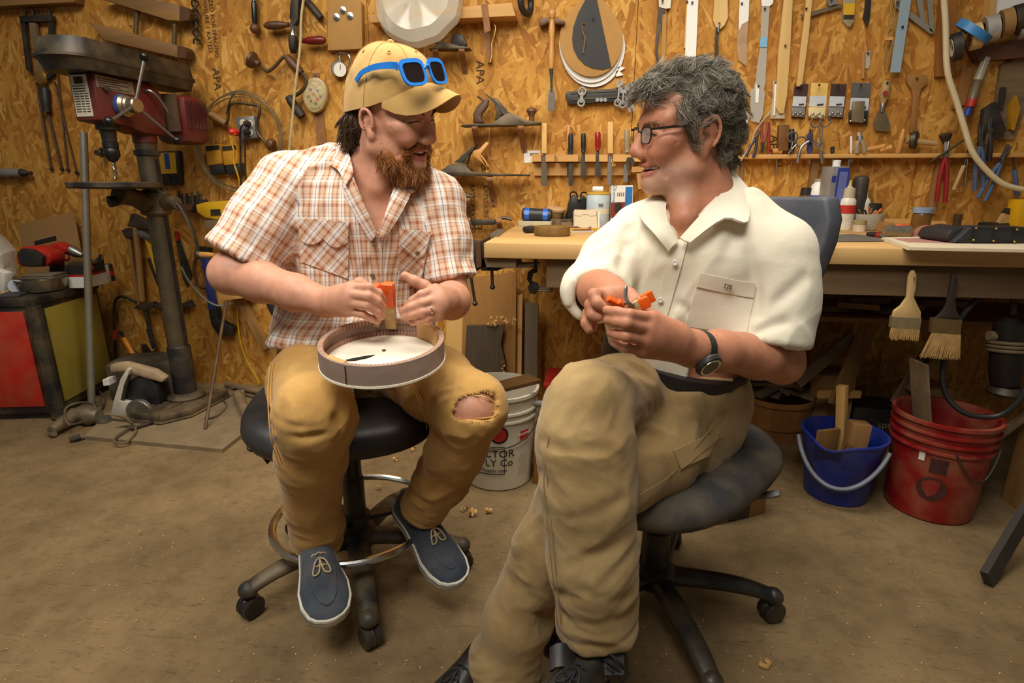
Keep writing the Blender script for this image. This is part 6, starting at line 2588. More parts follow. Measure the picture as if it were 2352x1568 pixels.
fc_=[(722+22*math.cos(2*math.pi*i/24),218+32*math.sin(2*math.pi*i/24)) for i in range(24)]
B().wpoly(fc_,.0401,.001).ob('dial',mat('dial_face',(196,176,128),.5,var=.3,scale=60),tg_)
for i,(dx,dy,m_) in enumerate(((-9,-12,bluep),(8,-10,bluep),(-2,-2,redp),(7,10,redp),(-8,14,inkmat),(3,20,inkmat),(-13,4,inkmat),(14,4,bluep))):
 B().wpoly([(722+dx-3,218+dy-4),(722+dx+3,218+dy-3),(722+dx+3,218+dy+4),(722+dx-3,218+dy+3)],.0413,.0006).ob('dial_mark',m_,tg_)
strap=wt('leather_strap','flat brown leather strap hanging below the oval dial','strap',738,300,0)
B().wpoly([(716,168),(732,167),(750,330),(728,332)],.004,.004).ob('strap',leather,strap)
nail(strap,724,174,.02)

# ------------------------------------------------------------------ yellow saw on a small shelf
shf=wt('small_shelf','small pine shelf on the wall holding the yellow power tool','shelf',500,515,0)
B().wpoly([(470,506),(560,504),(560,522),(470,525)],0,.12).ob('board',greywood,shf)
ys=wt('power_tool','yellow and black cordless power tool lying on the small wall shelf','power tool',495,503,.06)
B().wpoly([(448,470),(470,464),(528,460),(540,500),(536,506),(496,505),(470,500),(452,488)],.03,.07).ob('body',yellowp,ys,bevel=.008)
B().wpoly([(483,481),(505,480),(507,494),(484,495)],.102,.002).ob('badge',black,ys)
wtube([(443,487),(452,470),(475,462)],.07,.012,8,4).ob('grip',black,ys)
bt_=wt('bit_rack','row of dark drill bits standing in a block beside the press crank','drill bits',436,470,0)
B().wpoly([(405,470),(470,466),(472,480),(406,484)],0,.07).ob('block',darkwood,bt_)
for i in range(9):
 x=412+i*6.3
 wtube([(x,470),(x-2,438+(i*7)%16)],.02+.02*(i%3),.006,6).ob('bit',iron,bt_)
# ------------------------------------------------------------------ red and olive cabinet
fc1,fc0=at_z(136,962,0),at_z(-90,930,0)
bk1=at_z(268,886,0)
dirf=Vector((fc0.x-fc1.x,fc0.y-fc1.y,0)).normalized()
dirb=Vector((bk1.x-fc1.x,bk1.y-fc1.y,0)).normalized()
dirf=Vector((-dirb.y,dirb.x,0))
if dirf.x>0:
 dirf=-dirf
cb_=thing('tool_cabinet',fc1,'metal tool cabinet with a red front, olive side and black frame','cabinet')
CW,CD,CH_=.62,min((bk1-fc1).length,(WY-.03-fc1.y)/max(dirb.y,.2)),.567
zc=lambda f,d,z:fc1+dirf*f+dirb*d+Vector((0,0,z))
cblk=mat('cabinet_black',(30,28,26),.5,var=.25,dust=.35)
B().prism([zc(.0,.0,.03),zc(CW,0,.03),zc(CW,CD,.03),zc(0,CD,.03)],(0,0,CH_-.03)).ob('body',cblk,cb_,bevel=.006)
B().prism([zc(-.012,-.012,CH_-.012),zc(CW,-.012,CH_-.012),zc(CW,CD,CH_-.012),zc(-.012,CD,CH_-.012)],(0,0,.04)).ob('top',cblk,cb_,bevel=.006)
B().prism([zc(.045,-.001,.07),zc(CW,-.001,.07),zc(CW,-.001,CH_-.035),zc(.045,-.001,CH_-.035)],-dirb*.008).ob('front_panel',mat('faded_red',(176,34,16),.5,var=.16,scale=6,dust=.22),cb_,bevel=.002)
B().prism([zc(-.001,.055,.07),zc(-.001,CD-.03,.07),zc(-.001,CD-.03,CH_-.035),zc(-.001,.055,CH_-.035)],-dirf*.008).ob('side_panel',mat('olive_paint',(150,132,46),.5,var=.12,scale=5,dust=.2),cb_,bevel=.002)
B().tube([zc(0,0,.01),zc(0,0,CH_-.01)],.03,10).ob('corner_post',cblk,cb_)
B().prism([zc(.02,.02,0),zc(CW-.02,.02,0),zc(CW-.02,CD-.03,0),zc(.02,CD-.03,0)],(0,0,.04)).ob('plinth',iron,cb_)
CT=CH_+.028

def ct(px,py):
 return at_z(px,py,CT)

bw=ct(100,668)
B().lathe([(.05,.001),(.085,.006),(.098,.03),(.104,.062),(.101,.063),(.095,.03),(.08,.010),(.03,.006)],bw,n=32).ob('steel_bowl',mat('bowl_steel',(150,142,126),.32,.9,var=.12),label='dented stainless steel bowl on the cabinet top',cat='bowl')
ph=thing('folded_wallet',bw+Vector((0,0,.064)),'worn grey leather wallet lying across the steel bowl','wallet')
B().box(bw+Vector((.02,0,.070)),(.15,.11,.010),Matrix.Rotation(.2,3,'Z')).ob('cover',mat('grey_leather',(104,92,72),.8,var=.15),ph,bevel=.003)
B().box(bw+Vector((.02,0,.081)),(.14,.10,.010),Matrix.Rotation(.25,3,'Z')).ob('flap',mat('grey_leather',(104,92,72),.8),ph,bevel=.003)
bp_=ct(205,655)
bx=thing('small_carton',bp_,'red, black and white carton standing at the cabinet edge','carton')
rz=Matrix.Rotation(math.atan2(dirb.y,dirb.x),3,'Z')
B().box(bp_+Vector((0,0,.028)),(.16,.09,.056),rz).ob('white_half',white,bx)
B().box(bp_+Vector((0,0,.061)),(.162,.092,.010),rz).ob('red_band',redp,bx)
B().box(bp_+Vector((0,0,.089)),(.16,.09,.046),rz).ob('dark_half',black,bx)
B().prism([bp_+rz @ Vector((x,.0456*-1,z)) for x,z in ((-.05,.085),(-.015,.085),(-.015,.105),(-.05,.105))],rz @ Vector((0,-.0008,0))).ob('label',mat('pink_label',(206,120,104),.6),bx)
cp_=ct(236,648)
cup=thing('bit_holder',cp_,'white plastic box full of loose drill bits on the cabinet corner','bit box')
B().box(cp_+Vector((0,0,.045)),(.075,.06,.09),rz).ob('box',white,cup,bevel=.003)
for i in range(14):
 a=random.uniform(-.5,.5)
 q_=cp_+rz @ Vector((random.uniform(-.03,.03),random.uniform(-.02,.02),.088))
 B().tube([q_,q_+Vector((a*.03,random.uniform(-.01,.01),random.uniform(.03,.065)))],.003,5).ob('bit',iron,cup)
bo=ct(252,645)
ct_=thing('spray_tin',bo,'dark round tin with a red mark behind the bit box','tin')
B().lathe([(.026,0),(.026,.085),(.022,.09)],bo,n=18).ob('tin',iron,ct_)
B().lathe([(.0265,.03),(.0265,.055)],bo,n=18,cap0=False,cap1=False).ob('band',redp,ct_)
cdp=at_y(116,560,WY-.06)
cd=thing('cardboard_sheet',cdp,'slotted sheet of brown cardboard leaning on the wall behind the cabinet','cardboard')
pl_=[(42,515),(168,486),(190,600),(190,640),(60,640)]
B().prism([at_y(x,y,WY-.05-(y-486)*.0006) for x,y in pl_],(0,.005,0)).ob('sheet',cardboard,cd)
B().prism([at_y(x,y,WY-.05-(y-486)*.0006-.001) for x,y in [(78,554),(128,541),(130,552),(80,564)]],(0,.0008,0)).ob('slot',mat('slot_dark',(30,20,12),.9),cd)
# red power tools
rg=ct(74,662)
rs=thing('orbital_sander',rg,'red and black power tool lying on the steel bowl side of the cabinet','power tool')
tool_v=lambda x,y:at_v(x,y,(rg-EYE).dot(FW))
B().prism([tool_v(x,y) for x,y in ((34,588),(44,568),(78,566),(114,582),(118,600),(108,612),(70,614),(40,612))],FW*.10).ob('body',redp,rs,bevel=.012)
B().prism([tool_v(x,y)-FW*.03 for x,y in ((48,580),(58,569),(84,572),(108,588),(106,610),(80,612),(56,606))],FW*.03).ob('grip',black,rs,bevel=.008)
r2=ct(140,658)
dr=thing('cordless_drill',r2,'red cordless drill with a silver chuck in front of the cardboard','drill')
tv2=lambda x,y:at_v(x,y,(r2-EYE).dot(FW)+.06)
B().prism([tv2(x,y) for x,y in ((108,562),(126,556),(154,568),(154,580),(130,586),(108,584))],FW*.06).ob('body',redp,dr,bevel=.008)
B().tube([tv2(152,575)+FW*.03,tv2(164,581)+FW*.03,tv2(180,588)+FW*.03],[.026,.026,.014],14).ob('chuck',steel,dr)
B().prism([tv2(x,y) for x,y in ((112,584),(132,584),(134,640),(112,640))],FW*.05).ob('handle',black,dr,bevel=.006)
B().torus(tv2(144,590)+FW*.02,FW,.018,.006,18,6).ob('trigger_ring',redp,dr)
# plastic bag, white paper and small things at the frame edge
bagp=ct(8,662)
bg=B()
bg.ell(bagp+Vector((-.05,.0,.155)),(.12,.09,.155),n=22,m=14)
for i,p in enumerate(bg.v):
 bg.v[i]=p+Vector((math.sin(p.z*60+p.x*40)*.010,math.sin(p.x*70)*.008,math.sin(p.x*50+p.y*30)*.010))
bg.ob('plastic_bag',clearp,label='crumpled clear plastic bag standing on the cabinet',cat='bag',smooth=25)
B().box(ct(0,668)+Vector((-.0,.0,.055)),(.12,.04,.11),Matrix.Rotation(.3,3,'Y')).ob('paper_packet',paper,label='white paper packet leaning by the clear plastic bag',cat='packet',bevel=.002)
tpo=ct(44,672)
B().lathe([(.020,0),(.030,.0),(.030,.02),(.020,.02)],tpo+Vector((0,0,.032)),(.3,-1,.15),22).ob('tape_roll',mat('white_tape',(196,202,212),.5),label='roll of white tape standing on edge beside the bowl',cat='tape roll')
B().bar(ct(-20,686)+Vector((0,0,.008)),ct(50,664)+Vector((0,0,.012)),.014,.006).ob('paint_stick',pine,label='thin wooden paint stick lying on the cabinet',cat='stick')
B().box(ct(16,680)+Vector((0,0,.006)),(.14,.10,.012),Matrix.Rotation(.4,3,'Z')).ob('notebook',mat('slate_cover',(54,54,58),.6),label='dark flat notebook under the wooden paint stick',cat='notebook',bevel=.002)
B().ell(ct(20,662)+Vector((0,.05,.025)),(.06,.05,.026)).ob('work_glove',greywood,label='crumpled grey work glove on the cabinet by the paper packet',cat='glove')

# ------------------------------------------------------------------ pole leaning by the cabinet
pa,pb=at_z(211,940,.0),at_v(192,304,2.86)
B().tube([pa,pb],.0165,18).ob('metal_pole',mat('galv_pole',(146,138,120),.45,.5,var=.1),label='long grey metal pole leaning upright in front of the cabinet side',cat='pole')

# ------------------------------------------------------------------ hammers and hand tools hung low on the wall
def hammer(head,hpts,a,b,mh,label,cat='hammer',r=.012,off=.045,grip=None,k=.035):
 t=wt(cat,label,cat,*a,off)
 wtube([a,b],off,r,8).ob('handle',mh,t)
 B().wpoly(hpts,off-k/2,k).ob('head',head,t,bevel=.004)
 if grip:
  wtube([grip,b],off,r*1.25,8).ob('grip',black,t)
 nail(t,a[0],a[1]+12,off)
 return t

hammer(iron,[(292,520),(300,490),(330,505),(352,512),(352,528),(318,524)],(312,512),(326,690),oldwood,'hatchet with a flared blade and long dark handle behind the press column','hatchet',.016)
hammer(steel,[(308,528),(325,530),(352,545),(345,555),(318,545)],(334,535),(372,662),yellowp,'claw hammer with a yellow and black handle','hammer',.013,.06,(345,592))
hammer(iron,[(278,530),(288,524),(310,528),(310,545),(288,548)],(296,540),(318,700),oldwood,'ball hammer with a plain dark wooden handle','hammer',.011,.03)
hammer(darksteel,[(338,500),(362,505),(362,525),(340,520)],(352,512),(380,640),beech,'small hammer with a pale wooden handle half hidden by the column','hammer',.010,.03)
hammer(iron,[(306,708),(318,698),(352,694),(352,708),(324,714)],(332,704),(355,800),darksteel,'hammer with a black rubber grip on the lower row','hammer',.010,.05,(341,755))
hammer(iron,[(352,698),(386,692),(396,700),(386,712),(356,712)],(370,702),(398,830),darkwood,'cross-peen hammer with a dark handle on the lower row','hammer',.011,.05)
hammer(iron,[(400,705),(432,690),(442,706),(424,708),(404,716)],(414,704),(402,830),oldwood,'claw hammer behind the press column on the lower row','hammer',.011,.03)
hk=wt('hacksaw','hacksaw frame with a bent grey tube and a red and orange grip','hacksaw',290,700,.04)
wtube([(312,694),(285,681),(268,686),(262,710),(263,760),(266,836)],.05,.008,8,5).ob('frame',darksteel,hk)
wtube([(263,758),(264,778)],.05,.010,8).ob('red_band',mat('band_red',(206,52,24),.5),hk)
nail(hk,286,684,.05)
ch=wt('utility_chisel','chisel with an orange and black handle leaning in the corner pile','chisel',290,790,.05)
wtube([(276,762,.06),(284,775,.08)],0,.010,8).ob('cap',black,ch)
wtube([(282,772,.07),(312,824,.12)],0,.013,8).ob('handle',mat('orange_handle',(216,128,20),.45),ch)
wtube([(312,824,.12),(316,850,.14)],0,.007,6).ob('blade',steel,ch)
bc_=wt('bar_clamp','blue painted bar clamp hanging on the wall','clamp',480,640,.02)
B().wpoly([(456,574),(474,574),(496,708),(478,714),(470,640)],.02,.02).ob('bar',mat('clamp_blue',(36,52,116),.5,dust=.2),bc_,bevel=.003)
B().wpoly([(478,712),(496,706),(500,735),(534,752),(530,774),(500,768),(484,745)],.01,.045).ob('jaw',black,bc_,bevel=.006)
B().wpoly([(450,566),(478,570),(476,584),(452,580)],.012,.04).ob('fixed_jaw',black,bc_,bevel=.004)
nail(bc_,466,580,.03)
cc=wt('c_clamp','rusty C clamp hanging between the column and the blue bar clamp','clamp',455,610,.02)
wtube([(470,578),(452,590),(446,620),(456,655),(474,662)],.03,.008,8,5).ob('frame',old,cc)
wtube([(474,575),(474,640)],.03,.005,6).ob('screw',darksteel,cc)
nail(cc,456,590,.03)
sw_=wt('hand_saw','dark saw blade with a small red tab hanging beside the column','saw',415,560,.01)
B().wpoly([(400,530),(412,548),(440,630),(430,660),(420,640)],.01,.005).ob('blade',darksteel,sw_)
B().wpoly([(402,530),(408,532),(410,552),(404,554)],.008,.012).ob('tab',redp,sw_)
nail(sw_,406,536,.02)
cable=wtube([(416,612,.20),(430,640,.20),(452,668,.18),(478,692,.16),(504,702,.14),(536,696,.10)],0,.0055,7,6)
cable.ob('grey_cable',mat('cable_grey',(112,108,98),.6),label='grey cable looping from the press column to the wooden bracket',cat='cable')
wb=wt('wooden_bracket','small wooden shelf bracket with a diagonal brace behind the stool','bracket',530,680,0)
B().wpoly([(500,672),(560,668),(564,684),(506,690)],0,.13).ob('shelf',pineh,wb)
B().wpoly([(540,690),(556,688),(612,800),(602,806)],.02,.04).ob('brace',oldwood,wb)
stp,stq=at_z(471,986,.018),wl(520,690,.14)
B().tube([stp,stq],.0075,8).ob('iron_bar',mat('rust_rod',(88,66,44),.6,.4),label='thin rusty bar leaning from the plywood sheet to the wooden bracket',cat='bar')

# ------------------------------------------------------------------ heap on the floor
def fl_(px,py,z=0.0):
 return at_z(px,py,z)

cs=thing('circular_saw',fl_(300,960),'white and black circular saw standing on the floor in front of the cabinet','circular saw')
cv_=(fl_(300,955)-EYE).dot(FW)
T_=lambda x,y,d=0.0:at_v(x,y,cv_+d)
B().prism([T_(x,y) for x,y in ((256,952),(262,905),(284,880),(330,860),(362,885),(368,930),(350,955))],FW*.10).ob('motor_housing',black,cs,bevel=.012)
B().prism([T_(x,y,-.01) for x,y in ((250,838),(282,834),(350,852),(378,870),(372,880),(330,868),(286,854),(252,856))],FW*.05).ob('handle',mat('saw_handle',(168,144,112),.6,dust=.3),cs,bevel=.010)
B().prism([T_(x,y,-.03) for x,y in ((252,958),(262,915),(276,870),(292,845),(298,850),(284,885),(276,920),(300,925),(296,958))],FW*.03).ob('guard',mat('saw_white',(196,188,170),.5,dust=.3),cs,bevel=.004)
B().lathe([(.016,0),(.018,.012),(.058,.012),(.062,.006),(.062,-.012),(.05,-.014)],T_(321,945,-.05),-FW,28).ob('blade_hub',steel,cs)
B().prism([T_(x,y,-.025) for x,y in ((276,915),(292,860),(298,862),(284,922))],FW*.01).ob('blade',darksteel,cs)
B().prism([T_(x,y,-.02) for x,y in ((235,872),(250,870),(252,884),(238,886))],FW*.05).ob('knob',white,cs)
gr=thing('angle_grinder',fl_(160,985),'dusty angle grinder lying on the floor by the cabinet corner','grinder')
dg2=mat('dusty_metal',(120,106,84),.5,.5,var=.25,scale=30,dust=.4)
g0,g1,g2=fl_(118,988,.035),fl_(170,955,.045),fl_(228,955,.045)
B().tube([g0,g0.lerp(g1,.4),g1,g1.lerp(g2,.6),g2],[.018,.028,.040,.044,.030],14).ob('body',dg2,gr)
B().lathe([(.03,0),(.034,.01),(.030,.03)],g2+Vector((.02,0,-.035)),n=18).ob('gear_head',steel,gr)
B().lathe([(.014,0),(.016,.02),(.012,.05)],fl_(116,990,.02),RT*.8-FW*.6,10).ob('plug_end',chrome,gr)
for lb,pts in (('black power cord curling over the angle grinder',[(140,935,.0),(135,920,.02),(160,902,.03),(220,895,.02),(238,920,.02),(215,955,.02),(160,975,.05),(150,940,.09),(180,925,.1),(215,930,.06),(225,960,.02)]),
    ('thin brown cord looped in front of the plywood sheet',[(160,1012,.008),(210,1000,.012),(260,985,.012),(300,978,.03),(270,1000,.03),(262,1014,.025),(290,1016,.02),(312,985,.03),(285,960,.02),(240,955,.01)]),
    ('dark cord trailing round the foot of the press',[(470,960,.03),(500,955,.02),(520,930,.02),(500,905,.02),(540,890,.02),(560,905,.01),(600,915,.008)])):
 B().tube(smoothpts([fl_(x,y,z) for x,y,z in pts],5),.0055,7).ob('cord',mat('cord_brown',(72,60,44),.7,dust=.4),label=lb,cat='cord')
B().tube([fl_(160,1010,.014),fl_(185,1004,.014)],[.012,.016],10).ob('cord_plug',iron,label='black plug at the end of the thin brown cord',cat='plug')
for i,(a,b,r_,m_,lb,ct0) in enumerate((((255,965),(350,975),.010,'oldiron','rusty iron pipe in front of the circular saw','pipe'),
          ((370,955),(480,905),.012,'dark','long dark file lying behind the press base','file'),
          ((300,985),(380,960),.007,'dark','thin dark rod lying across the plywood sheet','rod'),
          ((520,882),(620,905),.016,'wood','pale round wooden rod lying by the stool','dowel'),
          ((545,905),(568,955),.022,'wood','short thick wooden dowel on the floor by the stool','dowel'),
          ((470,920),(560,900),.018,'grey','small grey drill lying behind the press base','drill'),
          ((390,930),(455,895),.008,'steel','bright steel bar lying in the heap by the press','bar'))):
 mm_={'oldiron':old,'dark':iron,'wood':greywood,'grey':dg2,'steel':steel}[m_]
 B().tube([fl_(a[0],a[1],r_+.004+(.018 if i in (2,4) else 0)),fl_((a[0]+b[0])/2,(a[1]+b[1])/2,r_+.005+(.018 if i in (2,4) else 0)),fl_(b[0],b[1],r_+.004+(.018 if i in (2,4) else 0))],[r_,r_*1.05,r_*.9],10).ob({'pipe':'iron_pipe','file':'flat_file','rod':'thin_rod','dowel':'wooden_dowel','drill':'small_drill','bar':'steel_bar'}[ct0],mm_,label=lb,cat=ct0)
for x,y,dx,dy,th_,m_,lb,nm in ((300,800,26,40,.03,dg2,'rusty plane iron leaning in the heap behind the saw','plane_iron'),(345,855,60,-30,.03,steel,'shiny steel planer body lying in the heap','planer'),
         (318,822,40,-24,.02,beech,'wooden tool handle lying on top of the heap','wooden_grip'),(330,790,20,50,.025,old,'brown iron wrench leaning against the wall in the heap','wrench')):
 vv=(fl_(330,890)-EYE).dot(FW)
 a,b=at_v(x,y,vv+.05),at_v(x+dx,y+dy,vv+.12)
 B().tube([a,a.lerp(b,.3),a.lerp(b,.7),b],[th_*.5,th_*.9,th_*.8,th_*.5],9,flat=.55).ob(nm,m_,label=lb,cat=nm.replace('_',' '))
hp=thing('scrap_block',fl_(345,900),'dark dusty block of scrap under the heap of tools beside the press','block')
B().box(fl_(345,905)+Vector((0,.03,.10)),(.34,.22,.20),Matrix.Rotation(.3,3,'Z')).ob('block',mat('dark_heap',(58,48,36),.9,var=.3,dust=.3),hp,bevel=.02)
# ------------------------------------------------------------------ hand planes on leather loops
def loop(t,x,y0,y1,off=.0,w_=13):
 """leather strap loop nailed to the wall that carries a plane"""
 lo=B()
 pts=[(x-w_/2,y0),(x+w_/2,y0)]
 P=[wl(x,y0-2,.09),wl(x,y0+8,.10),wl(x+2,y0+22,.075),wl(x+5,y0+40,.03),wl(x+7,y0+55,.008),wl(x+9,y1,.004)]
 P=smoothpts(P,4)
 wv=(wl(x+w_,y0)-wl(x,y0)).x/2
 lo.sheet([[p-Vector((wv,0,0)),p,p+Vector((wv,0,0))] for p in P],.004)
 o=lo.ob('leather_loop',leather,t,smooth=60)
 for k in (.82,.95):
  p=P[int(k*(len(P)-1))]
  B().lathe([(.004,0),(.004,.004)],p+Vector((0,-.001,0)),(0,-1,0),8).ob('tack',iron,o)

planeiron=mat('plane_iron',(70,60,48),.5,.55,var=.2,scale=20,dust=.35)

def plane(name,label,body,loops,handle=None,knob=None,iron_=None,hm=None,extra=None,off=.04,th=.06):
 cx=sum(p[0] for p in body)/len(body)
 cy=max(p[1] for p in body)
 t=wt(name,label,'hand plane',cx,cy,off)
 B().wpoly(body,off,th).ob('body',planeiron,t,bevel=.002)
 if handle:
  B().wpoly(handle,off+.018,.026).ob('handle',hm or darkwood,t,bevel=.005)
 if knob:
  (x,y0,y1)=knob
  lathe_px((x,y1),(x,y0),off+th/2,[(7,0),(6,.25),(8,.5),(12,.72),(11,.9),(6,1)]).ob('knob',hm or darkwood,t)
 if iron_:
  B().wpoly(iron_,off+.008,.044).ob('blade_iron',darksteel,t)
 if extra:
  B().wpoly(extra,off+.012,.036).ob('lever_cap',old,t,bevel=.002)
 for x,y0,y1 in loops:
  loop(t,x,y0,y1)
 return t

plane('jack_plane','long iron jack plane with dark wooden tote and knob on leather loops',
 [(1056,287),(1090,284),(1128,284),(1150,268),(1168,259),(1186,262),(1205,276),(1243,280),(1240,285),(1210,287),(1100,290),(1060,291)],
 [(1088,286,),(1140,286)] and [(1090,286,344),(1196,286,350)],
 [(1086,282),(1086,262),(1094,244),(1108,232),(1094,222),(1096,219),(1110,226),(1122,228),(1120,244),(1106,262),(1106,274),(1112,282)],
 (1221,247,278),[(1113,214),(1118,216),(1170,258),(1160,266)],None,[(1132,225),(1140,224),(1162,250),(1148,270),(1136,276),(1140,258)])
plane('jointer_plane','longest iron plane with a pale wooden handle on a leather loop',
 [(984,398),(1010,392),(1032,378),(1052,374),(1070,380),(1082,394),(1140,398),(1216,400),(1214,404),(1160,404),(1040,404),(990,403)],
 [(1125,405,474)],
 [(1112,396),(1120,385),(1104,372),(1086,358),(1084,346),(1100,342),(1118,324),(1124,330),(1104,354),(1112,364),(1124,382),(1124,397)],
 None,[(1042,372),(1052,366),(1094,330),(1086,344),(1060,374)],beech,[(1054,372),(1058,358),(1072,346),(1080,350),(1072,378)])
plane('block_plane','small black block plane with leather loops under the long shelf',
 [(983,112),(996,108),(1014,94),(1030,98),(1060,106),(1078,108),(1076,112),(1030,112)],
 [(1000,110,140),(1060,108,168)],
 [(1034,102),(1038,82),(1048,75),(1062,80),(1072,100),(1068,108)],None,[(996,96),(1004,92),(1012,100),(1004,106)],black)
plane('rabbet_plane','small dusty plane with a red handle half hidden by the plaid sleeve',
 [(1010,448),(1036,440),(1050,438),(1076,446),(1088,450),(1086,454),(1012,454)],
 [(1072,452,500)],
 [(1018,428),(1028,416),(1040,422),(1046,436),(1040,438),(1032,428),(1024,440)],None,[(1046,436),(1060,440),(1074,448),(1060,448)],mat('faded_red_handle',(168,78,60),.6))
# spokeshaves on small leather pockets
for k,(x0,y,lb) in enumerate(((1110,508,'upper spokeshave with bent handles'),(1100,556,'lower spokeshave with straight handles'))):
 ss_=wt('spokeshave',lb+' hung in leather loops left of the bench','spokeshave',x0,y,.03)
 wtube([(x0-62,y-4),(x0-42,y-6),(x0-30,y+4),(x0,y+4),(x0+30,y+2),(x0+44,y-8),(x0+66,y-4)],.05,[.007,.008,.006,.008,.006,.008,.007],8,5).ob('handles',darksteel,ss_)
 B().wpoly([(x0-28,y-4),(x0+28,y-4),(x0+26,y+8),(x0-26,y+9)],.04,.02).ob('body',darksteel,ss_,bevel=.002)
 for dx in (-36,36):
  loop(ss_,x0+dx,y-6,y+44,w_=12)
ds=wt('draw_knife','curved brass-edged scraper hanging from a wooden peg strap','scraper',1125,90,.02)
B().wpoly([(1102,34),(1116,30),(1126,60),(1128,144),(1120,142),(1112,80)],.0,.02).ob('strap',leather,ds)
wtube([(1128,52),(1138,60),(1136,80),(1130,100),(1130,125),(1126,144)],.03,.004,7,4).ob('wire',brass,ds)
# long shelf with a plastic bag on it
shl=wt('wall_shelf','pine shelf board held by leather straps high on the wall','shelf',1010,40,0)
B().wpoly([(846,34),(1175,6),(1184,36),(852,52)],0,.09).ob('board',pineh,shl)
for x in (925,1105):
 B().wpoly([(x,10),(x+14,8),(x+22,70),(x+8,76)],.091,.004).ob('strap',leather,shl)
bgc=wl(960,14,.10)
pb_=B()
pb_.lathe([(.001,-.06),(.17,-.05),(.19,-.02),(.185,.02),(.15,.05),(.001,.06)],wl(962,2,.135),(0,-1,.3),48)
for i,p in enumerate(pb_.v):
 pb_.v[i]=p+Vector((math.sin(p.z*40+p.x*30)*.004,math.sin(p.x*40)*.003,math.sin(p.x*50+p.z*30)*.004))
pbo=pb_.ob('plastic_bag',mat('milky_bag',(214,206,184),.12,var=.05,alpha=.5,spec=1.0),label='round item in a clouded plastic bag on the pine shelf',cat='bag',smooth=25)
whl=B().torus(wl(1208,4,.04),(.9,-.4,0),.045,.014,28,8).ob('toy_tyre',black,label='small black rubber tyre hung at the end of the pine shelf',cat='tyre')

# ------------------------------------------------------------------ slick chisel, templates, wrench bar
sl_=wt('slick_chisel','long-handled slick chisel hanging from a wooden bracket','chisel',1267,130,.05)
lathe_px((1268,22),(1266,158),.05,[(3,0),(8,.03),(9,.06),(8,.12),(4.5,.17),(6,.22),(8,.35),(6,.5),(6,.62),(7,.75),(7,.9),(5,1)],16).ob('handle',beech,sl_)
lathe_px((1266,156),(1267,212),.05,[(5,0),(4,.2),(2.5,.6),(3,1)],12).ob('shank',darksteel,sl_)
B().wpoly([(1264,202),(1270,202),(1275,214),(1274,254),(1258,254),(1259,214)],.046,.008).ob('blade',mat('blade_grey',(112,102,88),.4,.7,var=.15),sl_)
cb2=wt('wooden_bracket','dark wooden bracket that carries the slick chisel','bracket',1266,50,0)
B().wpoly([(1236,46),(1258,38),(1262,52),(1240,60)],0,.055).wpoly([(1276,40),(1298,48),(1296,56),(1274,54)],0,.055).ob('arm',darkwood,cb2,bevel=.003)

def tear(cx,cy,rx,ry,top,n=44):
 o=[]
 for i in range(n):
  a=2*math.pi*i/n
  x,y=math.sin(a),-math.cos(a)
  k=1.0 if y>0 else max(.16,1-1.6*y*y)
  o.append((cx+rx*x*k,cy+(ry if y>0 else top)*y))
 return o

wtm=wt('white_template','white mandolin body template hung behind the tan one','template',1360,150,0)
B().wpoly(tear(1361,104,75,96,150) ,.004,.006).ob('outline',mat('white_board',(228,224,214),.6,var=.03),wtm)
B().wpoly([(1420,150),(1436,156),(1424,164),(1432,172),(1416,176),(1408,160)],.004,.006).ob('scroll_point',mat('white_board',(228,224,214),.6),wtm)
nail(wtm,1362,40,.05)
wtm2=wt('white_template','second white template showing below the tan mandolin template','template',1358,150,0)
B().wpoly(tear(1357,98,73,92,150),.012,.006).ob('outline',mat('white_board',(228,224,214),.6),wtm2)
tan=wt('mandolin_template','tan teardrop mandolin template with a black half and f-hole','template',1358,90,.02)
B().wpoly(tear(1358,88,73,88,150),.02,.012).ob('plate',mdf,tan,bevel=.001)
blk=[(1354,-20),(1367,-20),(1404,154),(1385,160),(1362,157),(1342,148),(1327,132),(1317,112),(1314,90),(1317,62),(1328,30),(1343,2)]
B().wpoly(blk,.0325,.003).ob('black_half',mat('black_board',(38,35,32),.6,var=.2,scale=16),tan)
wtube([(1344,56),(1338,54),(1337,62),(1340,78),(1344,90),(1342,106),(1340,118),(1342,122),(1337,122)],.0365,[.006,.006,.007,.011,.013,.011,.007,.006,.006],6,5,flat=.3).ob('f_hole',mdf,tan)
wb_=wt('magnetic_bar','black magnetic tool bar screwed to the wall','tool bar',1375,215,0)
B().wpoly([(1298,216),(1304,210),(1456,200),(1458,232),(1304,240)],0,.025).ob('bar',mat('bar_black',(44,38,32),.5),wb_,bevel=.003)
B().wpoly([(1310,212),(1454,203),(1454,207),(1310,216)],.025,.003).wpoly([(1312,226),(1454,219),(1454,222),(1312,230)],.025,.003).ob('rail',darksteel,wb_)

wrsteel=mat('wrench_steel',(150,146,138),.45,.7,var=.08)

